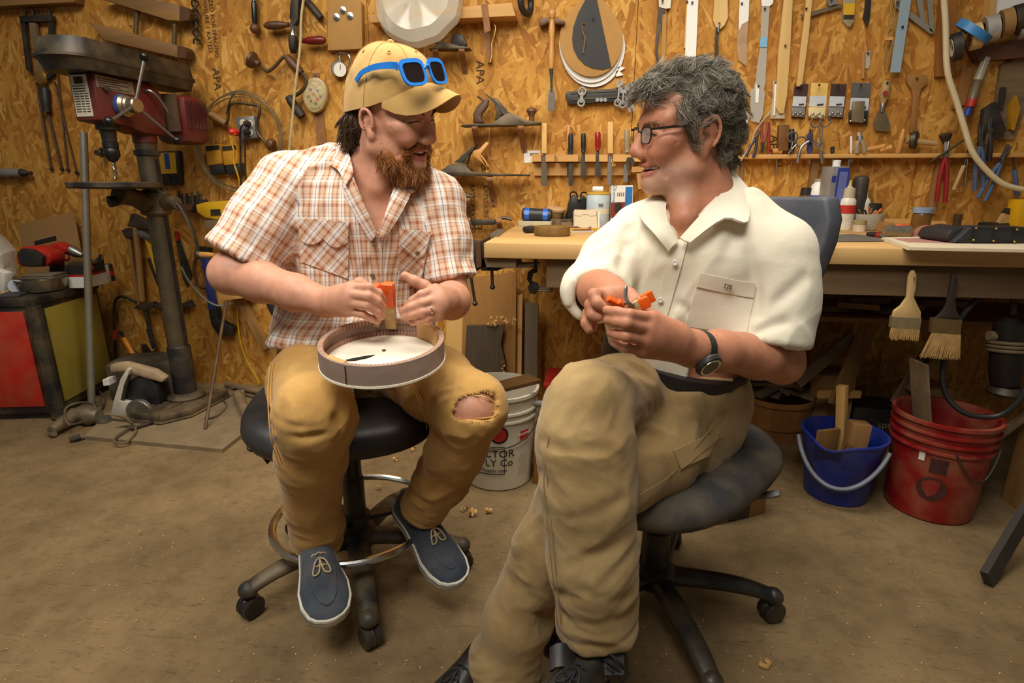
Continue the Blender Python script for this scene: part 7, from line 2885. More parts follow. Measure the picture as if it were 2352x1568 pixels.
def wrench(x0,y0,x1,y1,w_,lb,off=.035,openend=True):
 t=wt('wrench',lb,'wrench',x0,y0,off)
 a,b=wl(x0,y0,off),wl(x1,y1,off)
 d=(b-a).normalized()
 k=(wl(x0+10,y0,off)-wl(x0,y0,off)).length/10
 s_=d.cross(Vector((0,1,0))).normalized()
 B().bar(a,b,w_*k,.006,(0,1,0)).ob('shaft',wrsteel,t)
 if openend:
  p=a
  pts=[p-s_*6*k+d*8*k,p-s_*8*k-d*2*k,p-s_*5*k-d*10*k,p-s_*2.5*k-d*8*k,p-s_*2.5*k,p+s_*2.5*k,p+s_*2.5*k-d*8*k,p+s_*5*k-d*10*k,p+s_*8*k-d*2*k,p+s_*6*k+d*8*k]
  B().prism([q_+Vector((0,-.004,0)) for q_ in pts],(0,.008,0)).ob('jaw',wrsteel,t)
 else:
  B().torus(a,(0,1,0),8*k,3*k,16,6).ob('ring_end',wrsteel,t)
 B().torus(b,(0,1,0),7*k,3*k,16,6).ob('ring',wrsteel,t)

wrench(1337,210,1335,236,7,'short chrome wrench stuck on the magnetic bar',.032,False)
wrench(1423,192,1419,236,4,'slim pale open wrench on the magnetic bar, first of a pair',.032)
wrench(1432,206,1430,240,4,'slim pale open wrench on the magnetic bar, shorter of a pair',.032)
wrench(1450,248,1446,200,6,'chrome open wrench hanging at the end of the magnetic bar',.034)
for i in range(3):
 B().lathe([(.009,0),(.009,.012)],wl(1372+9*i,230,.026),(0,-1,0),6).ob('hex_nut',steel,label='small hex nut stuck on the magnetic bar',cat='nut',group='nuts on the magnetic bar')

# ------------------------------------------------------------------ chisel rack
rack=wt('chisel_rack','slotted pine chisel rack on the wall above the bench','rack',1350,385,0)
B().wpoly([(1224,374),(1480,372),(1482,402),(1226,403)],0,.02).ob('back_board',pineh,rack)
for a,b in ((1222,1243),(1253,1274),(1282,1301),(1301,1328),(1344,1368),(1376,1396),(1408,1488)):
 B().wpoly([(a,355),(b,355),(b,371),(a,371)],.02,.05).ob('tooth',pineh,rack)
B().wpoly([(1222,354),(1486,353),(1486,371),(1222,372)],.005,.022).ob('rail',pineh,rack)

def chisel(x,y0,y1,y2,y3,hw,bw,label,mh,blade=darksteel,off=.055,curve=0,kind='chisel',flat_handle=False):
 t=wt(kind,label,kind,x,y1,off)
 if flat_handle:
  B().wpoly([(x-hw,y0),(x+hw,y0),(x+hw,y1),(x-hw,y1)],off-.01,.02).ob('handle',mh,t,bevel=.003)
 else:
  lathe_px((x,y0),(x,y1),off,[(hw*.7,0),(hw,.12),(hw,.7),(hw*.75,.85),(hw*.9,1)],12).ob('handle',mh,t)
 wtube([(x,y1),(x,y2)],off,.0055,8).ob('shank',blade,t)
 B().wpoly([(x-bw*.6,y2),(x+bw*.6,y2),(x+bw+curve*.3,y2+8),(x+bw+curve,y3),(x-bw+curve,y3),(x-bw+curve*.3,y2+8)],off-.003,.006).ob('blade',blade,t)
 return t

chisel(1250,282,352,358,427,6,6.5,'wide paring chisel with a long flat pine handle at the rack end',pine,mat('blade_grey',(112,102,88),.4,.7),flat_handle=True)
chisel(1311,306,355,360,427,6,5,'first black-handled chisel in the rack',black)
chisel(1306,290,340,348,408,5,4,'chisel with a pale handle behind the first black one',beech,off=.03)
chisel(1340,306,350,356,407,6,6.5,'second black-handled chisel, beside the red one',black)
chisel(1373,303,345,352,406,7,6.5,'red-handled chisel in the rack',mat('ruby_handle',(150,34,26),.25))
chisel(1402,279,352,358,424,6.5,5,'curved gouge with a long square pine handle',pine,steel,curve=-3,kind='gouge',flat_handle=True)
chisel(1440,298,350,372,418,7,5,'grey-handled bent gouge behind the glasses',mat('grey_handle',(150,134,104),.5),steel,curve=-4,kind='gouge')
sh_=wt('shears','small dark shears hanging from the rack','shears',1447,375,.07)
B().wpoly([(1440,362),(1452,360),(1457,368),(1455,386),(1450,386),(1450,372),(1445,372),(1445,386),(1440,386),(1438,370)],.065,.008).ob('loop_handle',darksteel,sh_)
wtube([(1451,386),(1450,416)],.069,.004,6).ob('blade',darksteel,sh_)
B().lathe([(.003,0),(.003,.03)],wl(1447,366,.045),(0,-1,0),6).ob('pin',iron,sh_)
for i,(x,y) in enumerate(((1407,370),(1410,378))):
 B().torus(wl(x,y,.06),(.3,-1,.2),.006,.0022,14,5).ob('wood_curl',pine,label='small wood curl caught on the curved gouge',cat='shaving',group='curls on the gouge')
bl2=wt('barcode_label','white paper label with a barcode pinned beside the chisel rack','label',1220,360,0)
B().wpoly([(1203,346),(1241,345),(1240,372),(1204,374)],0,.002).ob('paper',paper,bl2)
brs=B()
for i in range(12):
 x=1218+i*1.6
 brs.wpoly([(x,351),(x+(.9 if i%3 else 1.2),351),(x+(.9 if i%3 else 1.2),358),(x,358)],.0022,.0006)
brs.ob('barcode',inkmat,bl2,smooth=0)
wf=wt('wire_brush_block','pale wooden box with an open flap beside the chisel rack','box',1470,400,.03)
B().wpoly([(1452,383),(1486,380),(1486,394),(1450,396)],.03,.06).ob('lid',mdf,wf)
B().wpoly([(1462,398),(1486,397),(1486,432),(1466,434)],.01,.08).ob('box',mdf,wf)
# ------------------------------------------------------------------ vise on the bench end
def bt_p(px,py,dz=0.0):
 p=at_z(px,py,TOPZ+dz)
 if p.y>WY-.075 or ray(px,py).z>-.01:          # the wall is nearer than that
  d=ray(px,py)
  p=EYE+d*((WY-.075)/d.y)
  p.z=TOPZ+dz
 return p

vs=thing('bench_vise',(BX0,BY,.75),'black iron bench vise fixed to the end of the workbench','vise')
vm=mat('vise_black',(30,32,34),.45,.3,var=.2,dust=.12)
VY=BY+.02
P_=lambda x,y,o=0.0:at_y(x,y,VY+o)
B().prism([P_(x,y) for x,y in ((1103,560),(1120,556),(1120,622),(1104,622))],(0,.22,0)).ob('fixed_jaw',vm,vs,bevel=.004)
B().prism([P_(x,y) for x,y in ((1082,562),(1096,558),(1098,622),(1084,624))],(0,.22,0)).ob('moving_jaw',vm,vs,bevel=.004)
B().prism([P_(x,y,-.005) for x,y in ((1092,556),(1103,554),(1106,612),(1095,616))],(0,.20,0)).ob('jaw_lining',darkwood,vs)
B().prism([P_(x,y,.05) for x,y in ((1118,606),(1180,598),(1170,612),(1140,622),(1118,622))],(0,.05,0)).ob('web',vm,vs,bevel=.003)
B().tube([P_(1076,612,.09),P_(1240,607,.09)],.010,14).ob('guide_rod',steel,vs)
B().tube([P_(1070,612,.05),P_(1090,612,.05)],.014,12).ob('screw_head',steel,vs)
for (a,b) in (((1077,608),(1091,694)),((1129,600),(1131,656))):
 h_=B().tube([P_(*a,.05),P_(*b,.04)],.0055,8).ob('tommy_bar',darksteel,vs)
 B().ell(P_(b[0],b[1]+3,.04),(.010,.010,.009)).ob('bar_end',darksteel,h_)
B().box(at_y(1150,597,BY+.10)+Vector((.0,.0,0)),(.13,.16,.03)).ob('packing_block',greywood,vs)
B().bar(bt_p(1135,540,.006),bt_p(1152,528,.006),.03,.010).ob('jaw_cap',mat('vise_steel',(130,128,122),.4,.7),vs)

# ------------------------------------------------------------------ things on the bench, left part
wb1=bt_p(1268,541)
k_=.0135
ell_=[]
B().lathe([(.05,0),(.066,.002),(.070,.010),(.066,.034),(.060,.037),(.01,.037)],wb1,n=36,sx=.8).ob('wooden_block',mat('rubbed_wood',(112,84,40),.5,var=.3,scale=26),label='rounded dark wooden sanding block on the bench front',cat='block')
sc=thing('screwdriver',bt_p(1222,530),'screwdriver with a dark red and black handle lying by the sanding block','screwdriver')
a,b=bt_p(1205,527,.015),bt_p(1250,525,.013)
B().tube([a,a.lerp(b,.35)],[.012,.015],12).ob('butt',black,sc)
B().tube([a.lerp(b,.35),b],[.014,.011],12).ob('handle',mat('maroon_handle',(86,34,30),.4),sc)
B().tube([b,b+(b-a)*.7],.004,8).ob('shaft',steel,sc)
bx1=bt_p(1232,519)
B().box(bx1+Vector((0,0,.012)),(.15,.11,.024),Matrix.Rotation(-.08,3,'Z')).ob('flat_carton',mat('grey_card',(176,164,132),.85,var=.08),label='flat grey carton under the blue and black knife',cat='carton',bevel=.002)
uk=thing('trim_router',bx1+Vector((0,0,.024)),'blue and black hand tool lying on the flat carton','hand tool')
c0=bx1+Vector((-.06,0,.054))
c1_=bx1+Vector((.066,0,.05))
B().tube([c0+Vector((-.008,0,0)),c0,c0.lerp(c1_,.5),c1_,c1_+Vector((.006,0,0))],[.018,.030,.028,.026,.018],12).ob('body',mat('tool_black',(36,38,44),.45),uk)
B().tube([c0.lerp(c1_,.05),c0.lerp(c1_,.22)],[.0315,.031],10).ob('blue_shell',mat('tool_blue',(40,96,190),.35),uk)
B().tube([c0.lerp(c1_,.72),c0.lerp(c1_,.90)],[.0290,.0285],10).ob('blue_ring',mat('tool_blue',(40,96,190),.35),uk)
dt_=bt_p(1284,515)
B().lathe([(.05,0),(.062,.02),(.066,.034),(.062,.034),(.048,.004)],dt_,n=26).ob('tin_dish',mat('tin',(150,142,122),.4,.7),label='shallow metal dish behind the blue and black tool',cat='dish')
br_=bt_p(1276,513)
brs_=thing('scrub_brush',br_+Vector((0,.02,.035)),'round scrub brush with a pinkish wooden top standing behind the dish','brush')
B().lathe([(.042,0),(.044,.01),(.040,.016)],br_+Vector((0,.03,.066)),(.15,-.1,1),22).ob('top',mat('pink_wood',(190,150,106),.6),brs_)
B().lathe([(.030,-.034),(.040,0)],br_+Vector((0,.03,.066)),(.15,-.1,1),22).ob('bristles',mat('bristle',(150,116,66),.9,scale=120,bump=.5),brs_)
bkp=bt_p(1326,512)
pt_=thing('tool_pouch',bkp,'tall black pouch with shiny metal fittings beside the paint can','pouch')
vq=(bkp-EYE).dot(FW)
V3=lambda x,y,d=0.0:at_v(x,y,vq+d)
B().prism([V3(x,y) for x,y in ((1299,pix(bkp)[1]),(1306,470),(1312,452),(1322,447),(1330,455),(1340,447),(1348,458),(1346,490),(1342,pix(bkp)[1]))],FW*.06).ob('body',mat('pouch_black',(22,21,22),.4),pt_,bevel=.006)
for x,y in ((1318,449),(1342,450)):
 B().torus(V3(x,y,.02),(.4,-.8,.3),.018,.0035,18,6).ob('ring',mat('black_chrome',(60,58,56),.2,.8),pt_)
B().ell(V3(1330,456,-.01),(.008,.008,.008)).ob('stud',brass,pt_)
cn=bt_p(1372,506)
can=thing('paint_can',cn,'paint can with a pale blue label and yellow rim','paint can')
sc_=(bt_p(1398,506)-bt_p(1345,506)).length/2
ch_=at_v(1372,446,(cn-EYE).dot(FW)).z-TOPZ
B().lathe([(sc_*.97,0),(sc_,.004),(sc_,ch_-.004),(sc_*.97,ch_)],cn,n=36).ob('can',mat('can_label',(186,198,202),.45,var=.10,scale=14),can)
B().lathe([(sc_*.9,ch_),(sc_*1.02,ch_),(sc_*1.02,ch_+.008),(sc_*.86,ch_+.009),(sc_*.86,ch_+.004)],cn,n=36).ob('rim',mat('rim_yellow',(206,162,50),.4),can)
B().lathe([(sc_*1.004,ch_*.40),(sc_*1.004,ch_*.55)],cn,n=36,cap0=False,cap1=False).ob('cream_band',mat('cream_band',(222,208,172),.5),can)

def wrapper(c,r_,ang,z):
 def f(co):
  a=ang+co.x/r_
  return c+Vector((math.sin(a)*(r_+.0008+co.z),-math.cos(a)*(r_+.0008+co.z),z+co.y))
 return f

B().sheet([[wrapper(cn,sc_,.05+.4*i/4,ch_*(.62+.1*j))(Vector((0,0,0))) for i in range(5)] for j in (0,1)],.0006).ob('label_mark',mat('grey_ink',(120,112,100),.6),can)
B().tube([cn+Vector((-.025,-.01,ch_+.022)),cn+Vector((.022,-.02,ch_+.022))],.013,16).ob('film_canister',mat('frost_white',(224,222,212),.4),label='small white plastic canister lying on top of the paint can',cat='canister')
db=bt_p(1428,508)
bxx=thing('tool_carton',db,'upright red, white and blue product carton behind the cream shoulder','carton')
vd=(db-EYE).dot(FW)
W3=lambda x,y,d=0.0:at_v(x,y,vd+d)
B().prism([W3(x,y) for x,y in ((1405,426),(1454,425),(1452,pix(db)[1]),(1402,pix(db)[1]))],FW*.07).ob('box',paper,bxx)
B().prism([W3(x,y,-.001) for x,y in ((1437,429),(1453,429),(1451,500),(1434,500))],FW*.0008).ob('blue_panel',mat('carton_blue',(38,110,176),.5),bxx)
B().prism([W3(x,y,-.0012) for x,y in ((1404,464),(1436,464),(1433,501),(1402,500))],FW*.0008).ob('red_panel',mat('carton_red',(128,44,34),.5),bxx)
B().prism([W3(x,y,-.0022) for x,y in ((1412,468),(1428,466),(1428,488),(1412,488))],FW*.0008).ob('picture',black,bxx)
text('print','Dremel',mat('light_blue_ink',(96,150,190),.5),bxx,W3(1411,446,-.0012),(0,0,-1),RT,.026)
for i in range(4):
 text('print','|||||||||||',mat('grey_ink',(120,112,100),.6),bxx,W3(1419+4.5*i,446,-.0012),(0,0,-1),RT,.006)
wbx=bt_p(1346,525)
wb2=thing('white_carton',wbx,'small open white carton in front of the paint can','carton')
ve=(wbx-EYE).dot(FW)
X3=lambda x,y,d=0.0:at_v(x,y,ve+d)
B().prism([X3(x,y) for x,y in ((1319,486),(1370,484),(1372,pix(wbx)[1]),(1319,pix(wbx)[1]))],FW*.05).ob('box',mat('aged_white',(216,202,172),.8,var=.06),wb2)
B().prism([X3(x,y,-.002) for x,y in ((1319,481),(1370,482),(1370,494),(1356,496),(1350,492),(1338,492),(1334,496),(1319,494))],FW*.0015).ob('flap',mat('aged_white',(216,202,172),.8),wb2)
B().prism([X3(x,y,.0) for x,y in ((1372,485),(1377,486),(1377,pix(wbx)[1]),(1373,pix(wbx)[1]))],FW*.05).ob('side_flap',paper,wb2)
sp_=bt_p(1330,530)
B().sheet([[sp_+Vector((-.05+.1*i/5,-.02+.05*j/3,.004+.012*abs(math.sin(i*.9))*(j/3))) for i in range(6)] for j in range(4)],.0012).ob('sandpaper',mat('red_sandpaper',(96,44,30),.9,var=.1),label='curled sheet of red sandpaper in front of the white carton',cat='sandpaper')
rl=thing('steel_rule',bt_p(1350,530),'yellow folding rule lying along the bench','rule')
B().bar(bt_p(1302,527,.006),bt_p(1402,526,.006),.020,.010).ob('rule',mat('rule_yellow',(206,158,66),.5),rl)
B().bar(bt_p(1304,532,.004),bt_p(1362,531,.004),.022,.006).ob('sleeve',clearp,rl)
B().bar(bt_p(1392,519,.007),bt_p(1412,519,.007),.05,.012).ob('wood_offcut',pineh,label='small pale wood offcut behind the folding rule',cat='wood')
B().bar(bt_p(1376,544,.003),bt_p(1392,540,.003),.03,.004).ob('metal_shim',darksteel,label='thin dark metal shim near the cream sleeve on the bench',cat='shim')
B().bar(bt_p(1380,538,.006),bt_p(1398,535,.008),.012,.006).ob('yellow_pencil_stub',yellowp,label='short yellow pencil stub on the bench near the cream sleeve',cat='pencil')
for i,(x,y,l_) in enumerate(((1285,517,.05),(1300,521,.05))):
 B().box(bt_p(x,y)+Vector((0,0,.010)),(l_,.04,.02),Matrix.Rotation(.2*i,3,'Z')).ob('grey_block',greywood,label='small grey wooden block behind the sanding block',cat='block',group='grey blocks on the bench')
B().ell(bt_p(1416,506,.016),(.026,.03,.016)).ob('rag',mat('rag',(120,96,84),.9,var=.2),label='crumpled brown rag at the foot of the product carton',cat='rag')

# ------------------------------------------------------------------ under the bench, centre
pw=thing('plywood_offcut',at_z(1130,900,0),'tall plywood offcut leaning on the wall under the bench','plywood')
plm_=mat('plywood_face',(150,104,48),.75,var=.10,scale=5,stretch=(6,1,1))
B().prism([at_y(x,y,WY-.09) for x,y in ((1066,640),(1186,624),(1183,905),(1058,900))],(0,.018,0)).ob('panel',plm_,pw)
B().prism([at_y(x,y,WY-.065) for x,y in ((1030,640),(1080,640),(1064,905),(1018,905))],(0,.02,0)).ob('pine_strip',pine,label='pale pine strip leaning on the wall behind the plaid sleeve',cat='board')
B().prism([at_y(x,y,WY-.06) for x,y in ((1186,680),(1200,676),(1197,890),(1184,890))],(0,.02,0)).ob('pine_batten',pine,label='narrow pine batten standing beside the plywood offcut',cat='batten')
lt_=B().prism([at_y(x,y,WY-.135) for x,y in ((1072,748),(1158,748),(1150,790),(1160,830),(1152,875),(1064,875))],(0,.025,0)).ob('slate_plank',mat('dark_plank',(72,58,40),.85,var=.18,scale=5,stretch=(10,1,1),bump=.2),label='dark weathered plank standing in front of the plywood offcut',cat='plank')
B().prism([at_y(x,y,WY-.10) for x,y in ((1206,696),(1236,700),(1234,890),(1204,890))],(0,.03,0)).ob('steel_angle',mat('grey_speckle',(118,106,84),.6,.2,var=.2,scale=120),label='grey speckled metal post standing under the bench',cat='post')

def curl(c,r_,m_,par=None,turns=1.6,w_=.006,seed=0,**kw):
 rnd=random.Random(seed)
 ax=Vector((rnd.uniform(-1,1),rnd.uniform(-1,1),rnd.uniform(-.4,.4))).normalized()
 e1,e2,a=frame(ax)
 g_=[]
 n_=16
 for i in range(n_):
  t=i/(n_-1)
  an=t*turns*2*math.pi
  rr=r_*(.45+.55*t)
  p=c+(e1*math.cos(an)+e2*math.sin(an))*rr+a*w_*t*1.5
  g_.append([p-a*w_/2,p+a*w_/2])
 return B().sheet(g_,.0006).ob('wood_shaving',m_,par,**kw)

shav=mat('shaving',(212,166,98),.7,var=.15,scale=60)
for i in range(15):
 x=1118+(i*37)%62
 y=744-(i*13)%18+(i%3)*2
 curl(at_y(x,y,WY-.145),.008+.003*(i%3),shav,seed=i,label='curled wood shaving caught on the dark plank',cat='shaving',group='shavings on the plank')
for i in range(5):
 curl(at_y(1154+(i*5)%10,832+i*7,WY-.145),.007,shav,seed=40+i,label='curled wood shaving caught on the plank edge',cat='shaving',group='shavings on the plank edge')
# C clamp on the apron end
cl2=thing('c_clamp',at_y(1225,650,BY+.1),'black iron C clamp hanging below the bench top','clamp')
Q_=lambda x,y:at_y(x,y,BY+.10)
B().prism([Q_(x,y) for x,y in ((1212,625),(1222,618),(1234,620),(1234,626),(1224,628),(1220,646),(1232,652),(1238,660),(1230,676),(1216,674),(1212,660),(1216,650),(1210,642))],(0,.02,0)).ob('frame',vm,cl2,bevel=.002)
B().prism([Q_(x,y) for x,y in ((1226,592),(1234,592),(1234,624),(1226,624))],(0,.012,0)).ob('hook',vm,cl2)
for dy in (0,5,10):
 B().tube([Q_(1234,658+dy)+Vector((0,.008,0)),Q_(1270,658+dy)+Vector((0,.008,0))],.003,6).ob('pin',darksteel,cl2)
rg_=thing('red_crate',at_z(1270,985,0),'red plastic crate on the floor behind the stool','crate')
cr_=at_z(1275,985,0)+Vector((.06,.10,0))
B().box(cr_+Vector((0,0,.11)),(.20,.20,.22),None,1.08).ob('body',redp,rg_,bevel=.02)
B().box(cr_+Vector((0,0,.215)),(.235,.235,.03)).ob('rim',redp,rg_,bevel=.01)
gp0=at_v(1222,926,1.95)
B().tube([gp0,at_v(1300,929,1.95)],.0125,12).ob('grey_pipe',mat('grey_pvc',(128,122,112),.5),label='short grey pipe lying across the red crate',cat='pipe')
oc=at_z(1238,1112,0)
B().box(oc+Vector((.04,.06,.085)),(.12,.12,.17)).ob('orange_carton',mat('orange_card',(150,92,30),.8,var=.1),label='small orange-brown carton between the bucket and the chair',cat='carton',bevel=.002)

# ------------------------------------------------------------------ white bucket
def bucket(c,rb,rt,h,m_,t,ribs=(),lip=.006,n=44,tilt=None):
 b=B()
 prof=[(rb*.96,0),(rb,.006)]
 for z0 in ribs:
  f_=lambda z:rb+(rt-rb)*z/h
  prof += [(f_(z0),z0),(f_(z0)+lip,z0+.002),(f_(z0)+lip,z0+.010),(f_(z0),z0+.012)]
 prof += [(rt,h-.012),(rt+lip,h-.012),(rt+lip,h),(rt-.003,h)]
 inner=[(rt-.005,h-.01),(rb-.004,.008),(.001,.008)]
 b.lathe(prof+inner,c,n=n,cap0=True,cap1=True)
 return b.ob('body',m_,t,smooth=30)

wc_=at_z(1143,1128,0)+FW*.125
wbk=thing('white_bucket',wc_,'white plastic supply-store bucket holding wood scraps behind the torn knee','bucket')
wpl=mat('bucket_white',(206,196,172),.5,var=.08,scale=7,dust=.2)
bucket(wc_,.128,.148,.37,wpl,wbk,(.27,.30),.007)
ca=math.atan2(-(EYE-wc_).x,-(EYE-wc_).y*-1)
ca=math.atan2((EYE-wc_).x,-(EYE-wc_).y)

def onb(c,rb,rt,h,ang,z):
 r_=rb+(rt-rb)*z/h+.001
 a=ang
 return c+Vector((math.sin(a)*r_,-math.cos(a)*r_,z))

def bwrap(c,rb,rt,h,ang,z0):
 def f(co):
  r_=rb+(rt-rb)*(z0+co.y)/h+.0012+co.z
  a=ang+co.x/r_
  return c+Vector((math.sin(a)*r_,-math.cos(a)*r_,z0+co.y))
 return f

ink=mat('bucket_ink',(28,26,24),.6)
WB=(wc_,.128,.148,.37)
text('print','TRACTOR',ink,wbk,None,(1,0,0),(0,0,1),.042,.0003,wrap=bwrap(*WB,ca-.26,.155))
text('print','SUPPLY Co',ink,wbk,None,(1,0,0),(0,0,1),.040,.0003,wrap=bwrap(*WB,ca-.30,.118))
text('print','TractorSupply.com',ink,wbk,None,(1,0,0),(0,0,1),.020,.0003,wrap=bwrap(*WB,ca-.34,.088))
fr=B()
for a0,z0,a1,z1 in ((-.98,.072,.16,.075),(-.98,.182,.16,.185),(.157,.072,.17,.185)):
 fr.sheet([[onb(*WB,ca+a0+(a1-a0)*i/14,z0+(z1-z0)*j) for i in range(15)] for j in (0,1)],.001)
fr.ob('label_frame',ink,wbk)
bd=B()
ctr=[]
for i in range(28):
 a=2*math.pi*i/28
 ctr.append(onb(*WB,ca+.02+.034/.14*math.cos(a),.232+.034*math.sin(a)))
bd.prism(ctr,(EYE-wc_).normalized()*.001)
bdo=bd.ob('black_badge',ink,wbk)
ctr=[onb(*WB,ca+.02+.027/.14*math.cos(2*math.pi*i/28),.232+.027*math.sin(2*math.pi*i/28))+(EYE-wc_).normalized()*.0012 for i in range(28)]
B().prism(ctr,(EYE-wc_).normalized()*.001).ob('red_badge',mat('badge_red',(170,36,26),.5),bdo)
for i in range(3):
 text('print',('------','--------','-----')[i],ink,bdo,None,(1,0,0),(0,0,1),.010,.0003,wrap=lambda co,i=i:bwrap(*WB,ca+.02,.242-.010*i)(co)+(EYE-wc_).normalized()*.0025)
for z0,z1 in ((.20,.235),):
 B().sheet([[onb(*WB,ca+.60+.30*i/6,z0+(z1-z0)*j) for i in range(7)] for j in (0,1)],.001).ob('warning_label',mat('warn_red',(186,30,24),.5),wbk)
text('print','WARNING',paper,wbk,None,(1,0,0),(0,0,1),.014,.0004,wrap=bwrap(wc_,.1295,.1495,.37,ca+.75,.222))
for i in range(9):
 text('print','- - - - - - -'[:9+(i*3)%4],ink,wbk,None,(1,0,0),(0,0,1),.012,.0003,wrap=bwrap(*WB,ca+.75,.14-.010*i))
hn=B()
hp_=[]
for i in range(21):
 t=i/20
 a=ca-1.35+2.7*t
 hp_.append(onb(wc_,.145,.16,.37,a,.27-.085*math.sin(t*math.pi)))
hn.tube(hp_,.0028,6)
hn.ob('wire_handle',darksteel,wbk)
ws=B().prism([at_v(x,y,1.90) for x,y in ((1110,884),(1212,858),(1243,872),(1128,900))],FW*.02+Vector((0,0,-.02)))
ws.ob('wood_offcut',oldwoodh,label='grey wooden offcut sticking out of the white bucket',cat='wood')
B().bar(wc_+Vector((-.03,.05,.05)),wc_+Vector((-.05,.07,.36)),.06,.02).ob('wood_offcut',greywood,label='flat offcut standing inside the white bucket',cat='wood')

# ------------------------------------------------------------------ shavings on the floor
for i,(x,y) in enumerate(((905,1052),(1072,1168),(1092,1178),(1128,1172),(944,1030),(1760,1518),(870,1120))):
 curl(at_z(x,y,.012),.011+.004*(i%3),shav,seed=70+i,turns=1.2,w_=.010,label='curled pale wood shaving lying on the concrete floor',cat='shaving',group='shavings on the floor')
crm=B()
rr=random.Random(4)
for i in range(420):
 x,y=rr.uniform(0,2352),rr.uniform(980,1568)
 p=at_z(x,y,.0012)
 if p.y>2.6:
  continue
 a=rr.uniform(0,3.14)
 l_=rr.uniform(.002,.006)
 crm.bar(p,p+Vector((math.cos(a)*l_,math.sin(a)*l_,.001)),.0022,.0014)
crm.ob('sawdust',shav,label='scattered sawdust and tiny wood chips over the floor',cat='sawdust',kind='stuff')
# ------------------------------------------------------------------ templates and rules, right of the seam
def hang(name,label,cat,poly,m_,off=.006,th=.006,pin=None,bevel=0.0):
 cx=sum(p[0] for p in poly)/len(poly)
 cy=max(p[1] for p in poly)
 t=wt(name,label,cat,cx,cy,off)
 B().wpoly(poly,off,th).ob('blade' if cat == 'rule' else 'plate',m_,t,bevel=bevel)
 if pin:
  nail(t,pin[0],pin[1],off+th+.006)
 return t

dk=wt('draw_shave','dark curved steel blade with a pale tang hanging beside the seam','blade',1512,60,.01)
B().wpoly([(1512,-20),(1543,-20),(1540,18),(1530,20),(1514,16)],.012,.008).ob('tang',mat('pale_tang',(204,196,176),.5,.3),dk)
B().wpoly([(1513,16),(1524,20),(1518,60),(1512,100),(1510,118),(1514,140),(1522,165),(1514,165),(1505,125),(1506,90),(1510,50)],.012,.006).ob('blade',darksteel,dk)
nail(dk,1522,2,.03)
hang('brown_stick','narrow brown stick hanging beside the dark curved blade','stick',[(1521,20),(1531,20),(1529,120),(1522,150),(1517,150),(1520,110)],mdf,.004,.008,(1526,26))
hang('white_rule','broad white straight rule hanging behind the grey hair','rule',[(1580,-20),(1605,-20),(1598,140),(1573,140)],mat('bright_white',(238,236,226),.5,var=.02),.008,.004,(1590,6))
hang('pine_rule','thin pine strip just behind the white rule','stick',[(1577,-20),(1581,-20),(1574,110),(1571,110)],pine,.004,.006,(1578,4))
np_=hang('neck_template','pale wooden neck template with a rounded end','template',[(1641,-20),(1671,-20),(1672,40),(1664,58),(1655,66),(1645,62),(1638,46)],wood('maple_pale',(204,164,96),(222,186,120),2),.008,.010)
wtube([(1652,52),(1650,75)],.022,.004,6).ob('wire',chrome,np_)
nail(np_,1652,54,.024)
hang('dark_strip','thin dark metal strip hanging under the neck template','strip',[(1644,66),(1651,66),(1648,140),(1641,140)],darksteel,.01,.004,(1648,70))
pt1=hang('paper_template','long paper and acetate template with a torn white top','template',[(1700,-20),(1722,-20),(1718,60),(1716,100),(1715,152),(1696,138),(1692,110),(1697,40)],mat('acetate_pink',(196,162,128),.3,alpha=.75),.006,.002,(1704,8))
B().wpoly([(1700,-20),(1722,-20),(1719,48),(1704,56),(1698,70),(1697,40)],.0085,.001).ob('paper_top',mat('bright_white',(238,236,226),.5),pt1)
pt2=hang('acetate_template','clear acetate neck template bound with blue tape','template',[(1750,12),(1768,12),(1762,110),(1758,190),(1735,190),(1740,145),(1746,110)],acryl,.008,.003,(1757,20))
B().wpoly([(1746,-20),(1780,-20),(1775,8),(1768,14),(1750,14)],.012,.001).ob('white_head',mat('bright_white',(238,236,226),.5),pt2)
B().wpoly([(1747,85),(1763,85),(1761,108),(1745,108)],.0125,.0012).ob('blue_tape',mat('painter_tape',(120,176,206),.7),pt2)
pt3=hang('acrylic_template','frosted acrylic template with a white slot hung on a nail','template',[(1734,188),(1758,188),(1755,205),(1757,216),(1752,262),(1744,282),(1726,278),(1723,210),(1732,202)],acryl,.010,.004,(1742,197))
B().wpoly([(1736,194),(1744,194),(1742,236),(1735,236)],.0145,.001).ob('white_slot',mat('bright_white',(238,236,226),.5),pt3)
sq=hang('scroll_template','white board cut in a leaping scroll shape behind the grey hair','template',[(1690,182),(1703,180),(1706,198),(1716,204),(1712,225),(1714,250),(1722,268),(1716,284),(1704,290),(1690,298),(1680,308),(1676,296),(1684,260),(1684,220)],mat('bright_white',(238,236,226),.5),.006,.006,(1700,194))
for i,(pts,lb,pin) in enumerate((([(1803,-20),(1822,-20),(1815,120),(1808,220),(1800,260),(1790,260),(1782,246),(1788,120)],'longest pale wooden stick with a pointed lower end',(1804,105)),
         ([(1854,-20),(1868,-20),(1858,80),(1846,170),(1842,198),(1830,198),(1838,120),(1848,40)],'pale wooden stick with a square end beside the long one',(1852,20)))):
 hang('wooden_stick',lb,'stick',pts,wood('maple_pale',(204,164,96),(222,186,120),2),.012,.014,pin,.001)
pp=hang('glue_spreader','small clear bag of glue brushes hanging left of the seed packets','packet',[(1776,186),(1788,186),(1788,200),(1802,250),(1802,272),(1770,272),(1772,250),(1776,220)],mat('bag_clear',(216,200,170),.25,alpha=.65),.004,.012,(1782,190))
wtube([(1782,190),(1778,265)],.02,.004,6).ob('brush',mat('bright_white',(238,236,226),.5),pp)

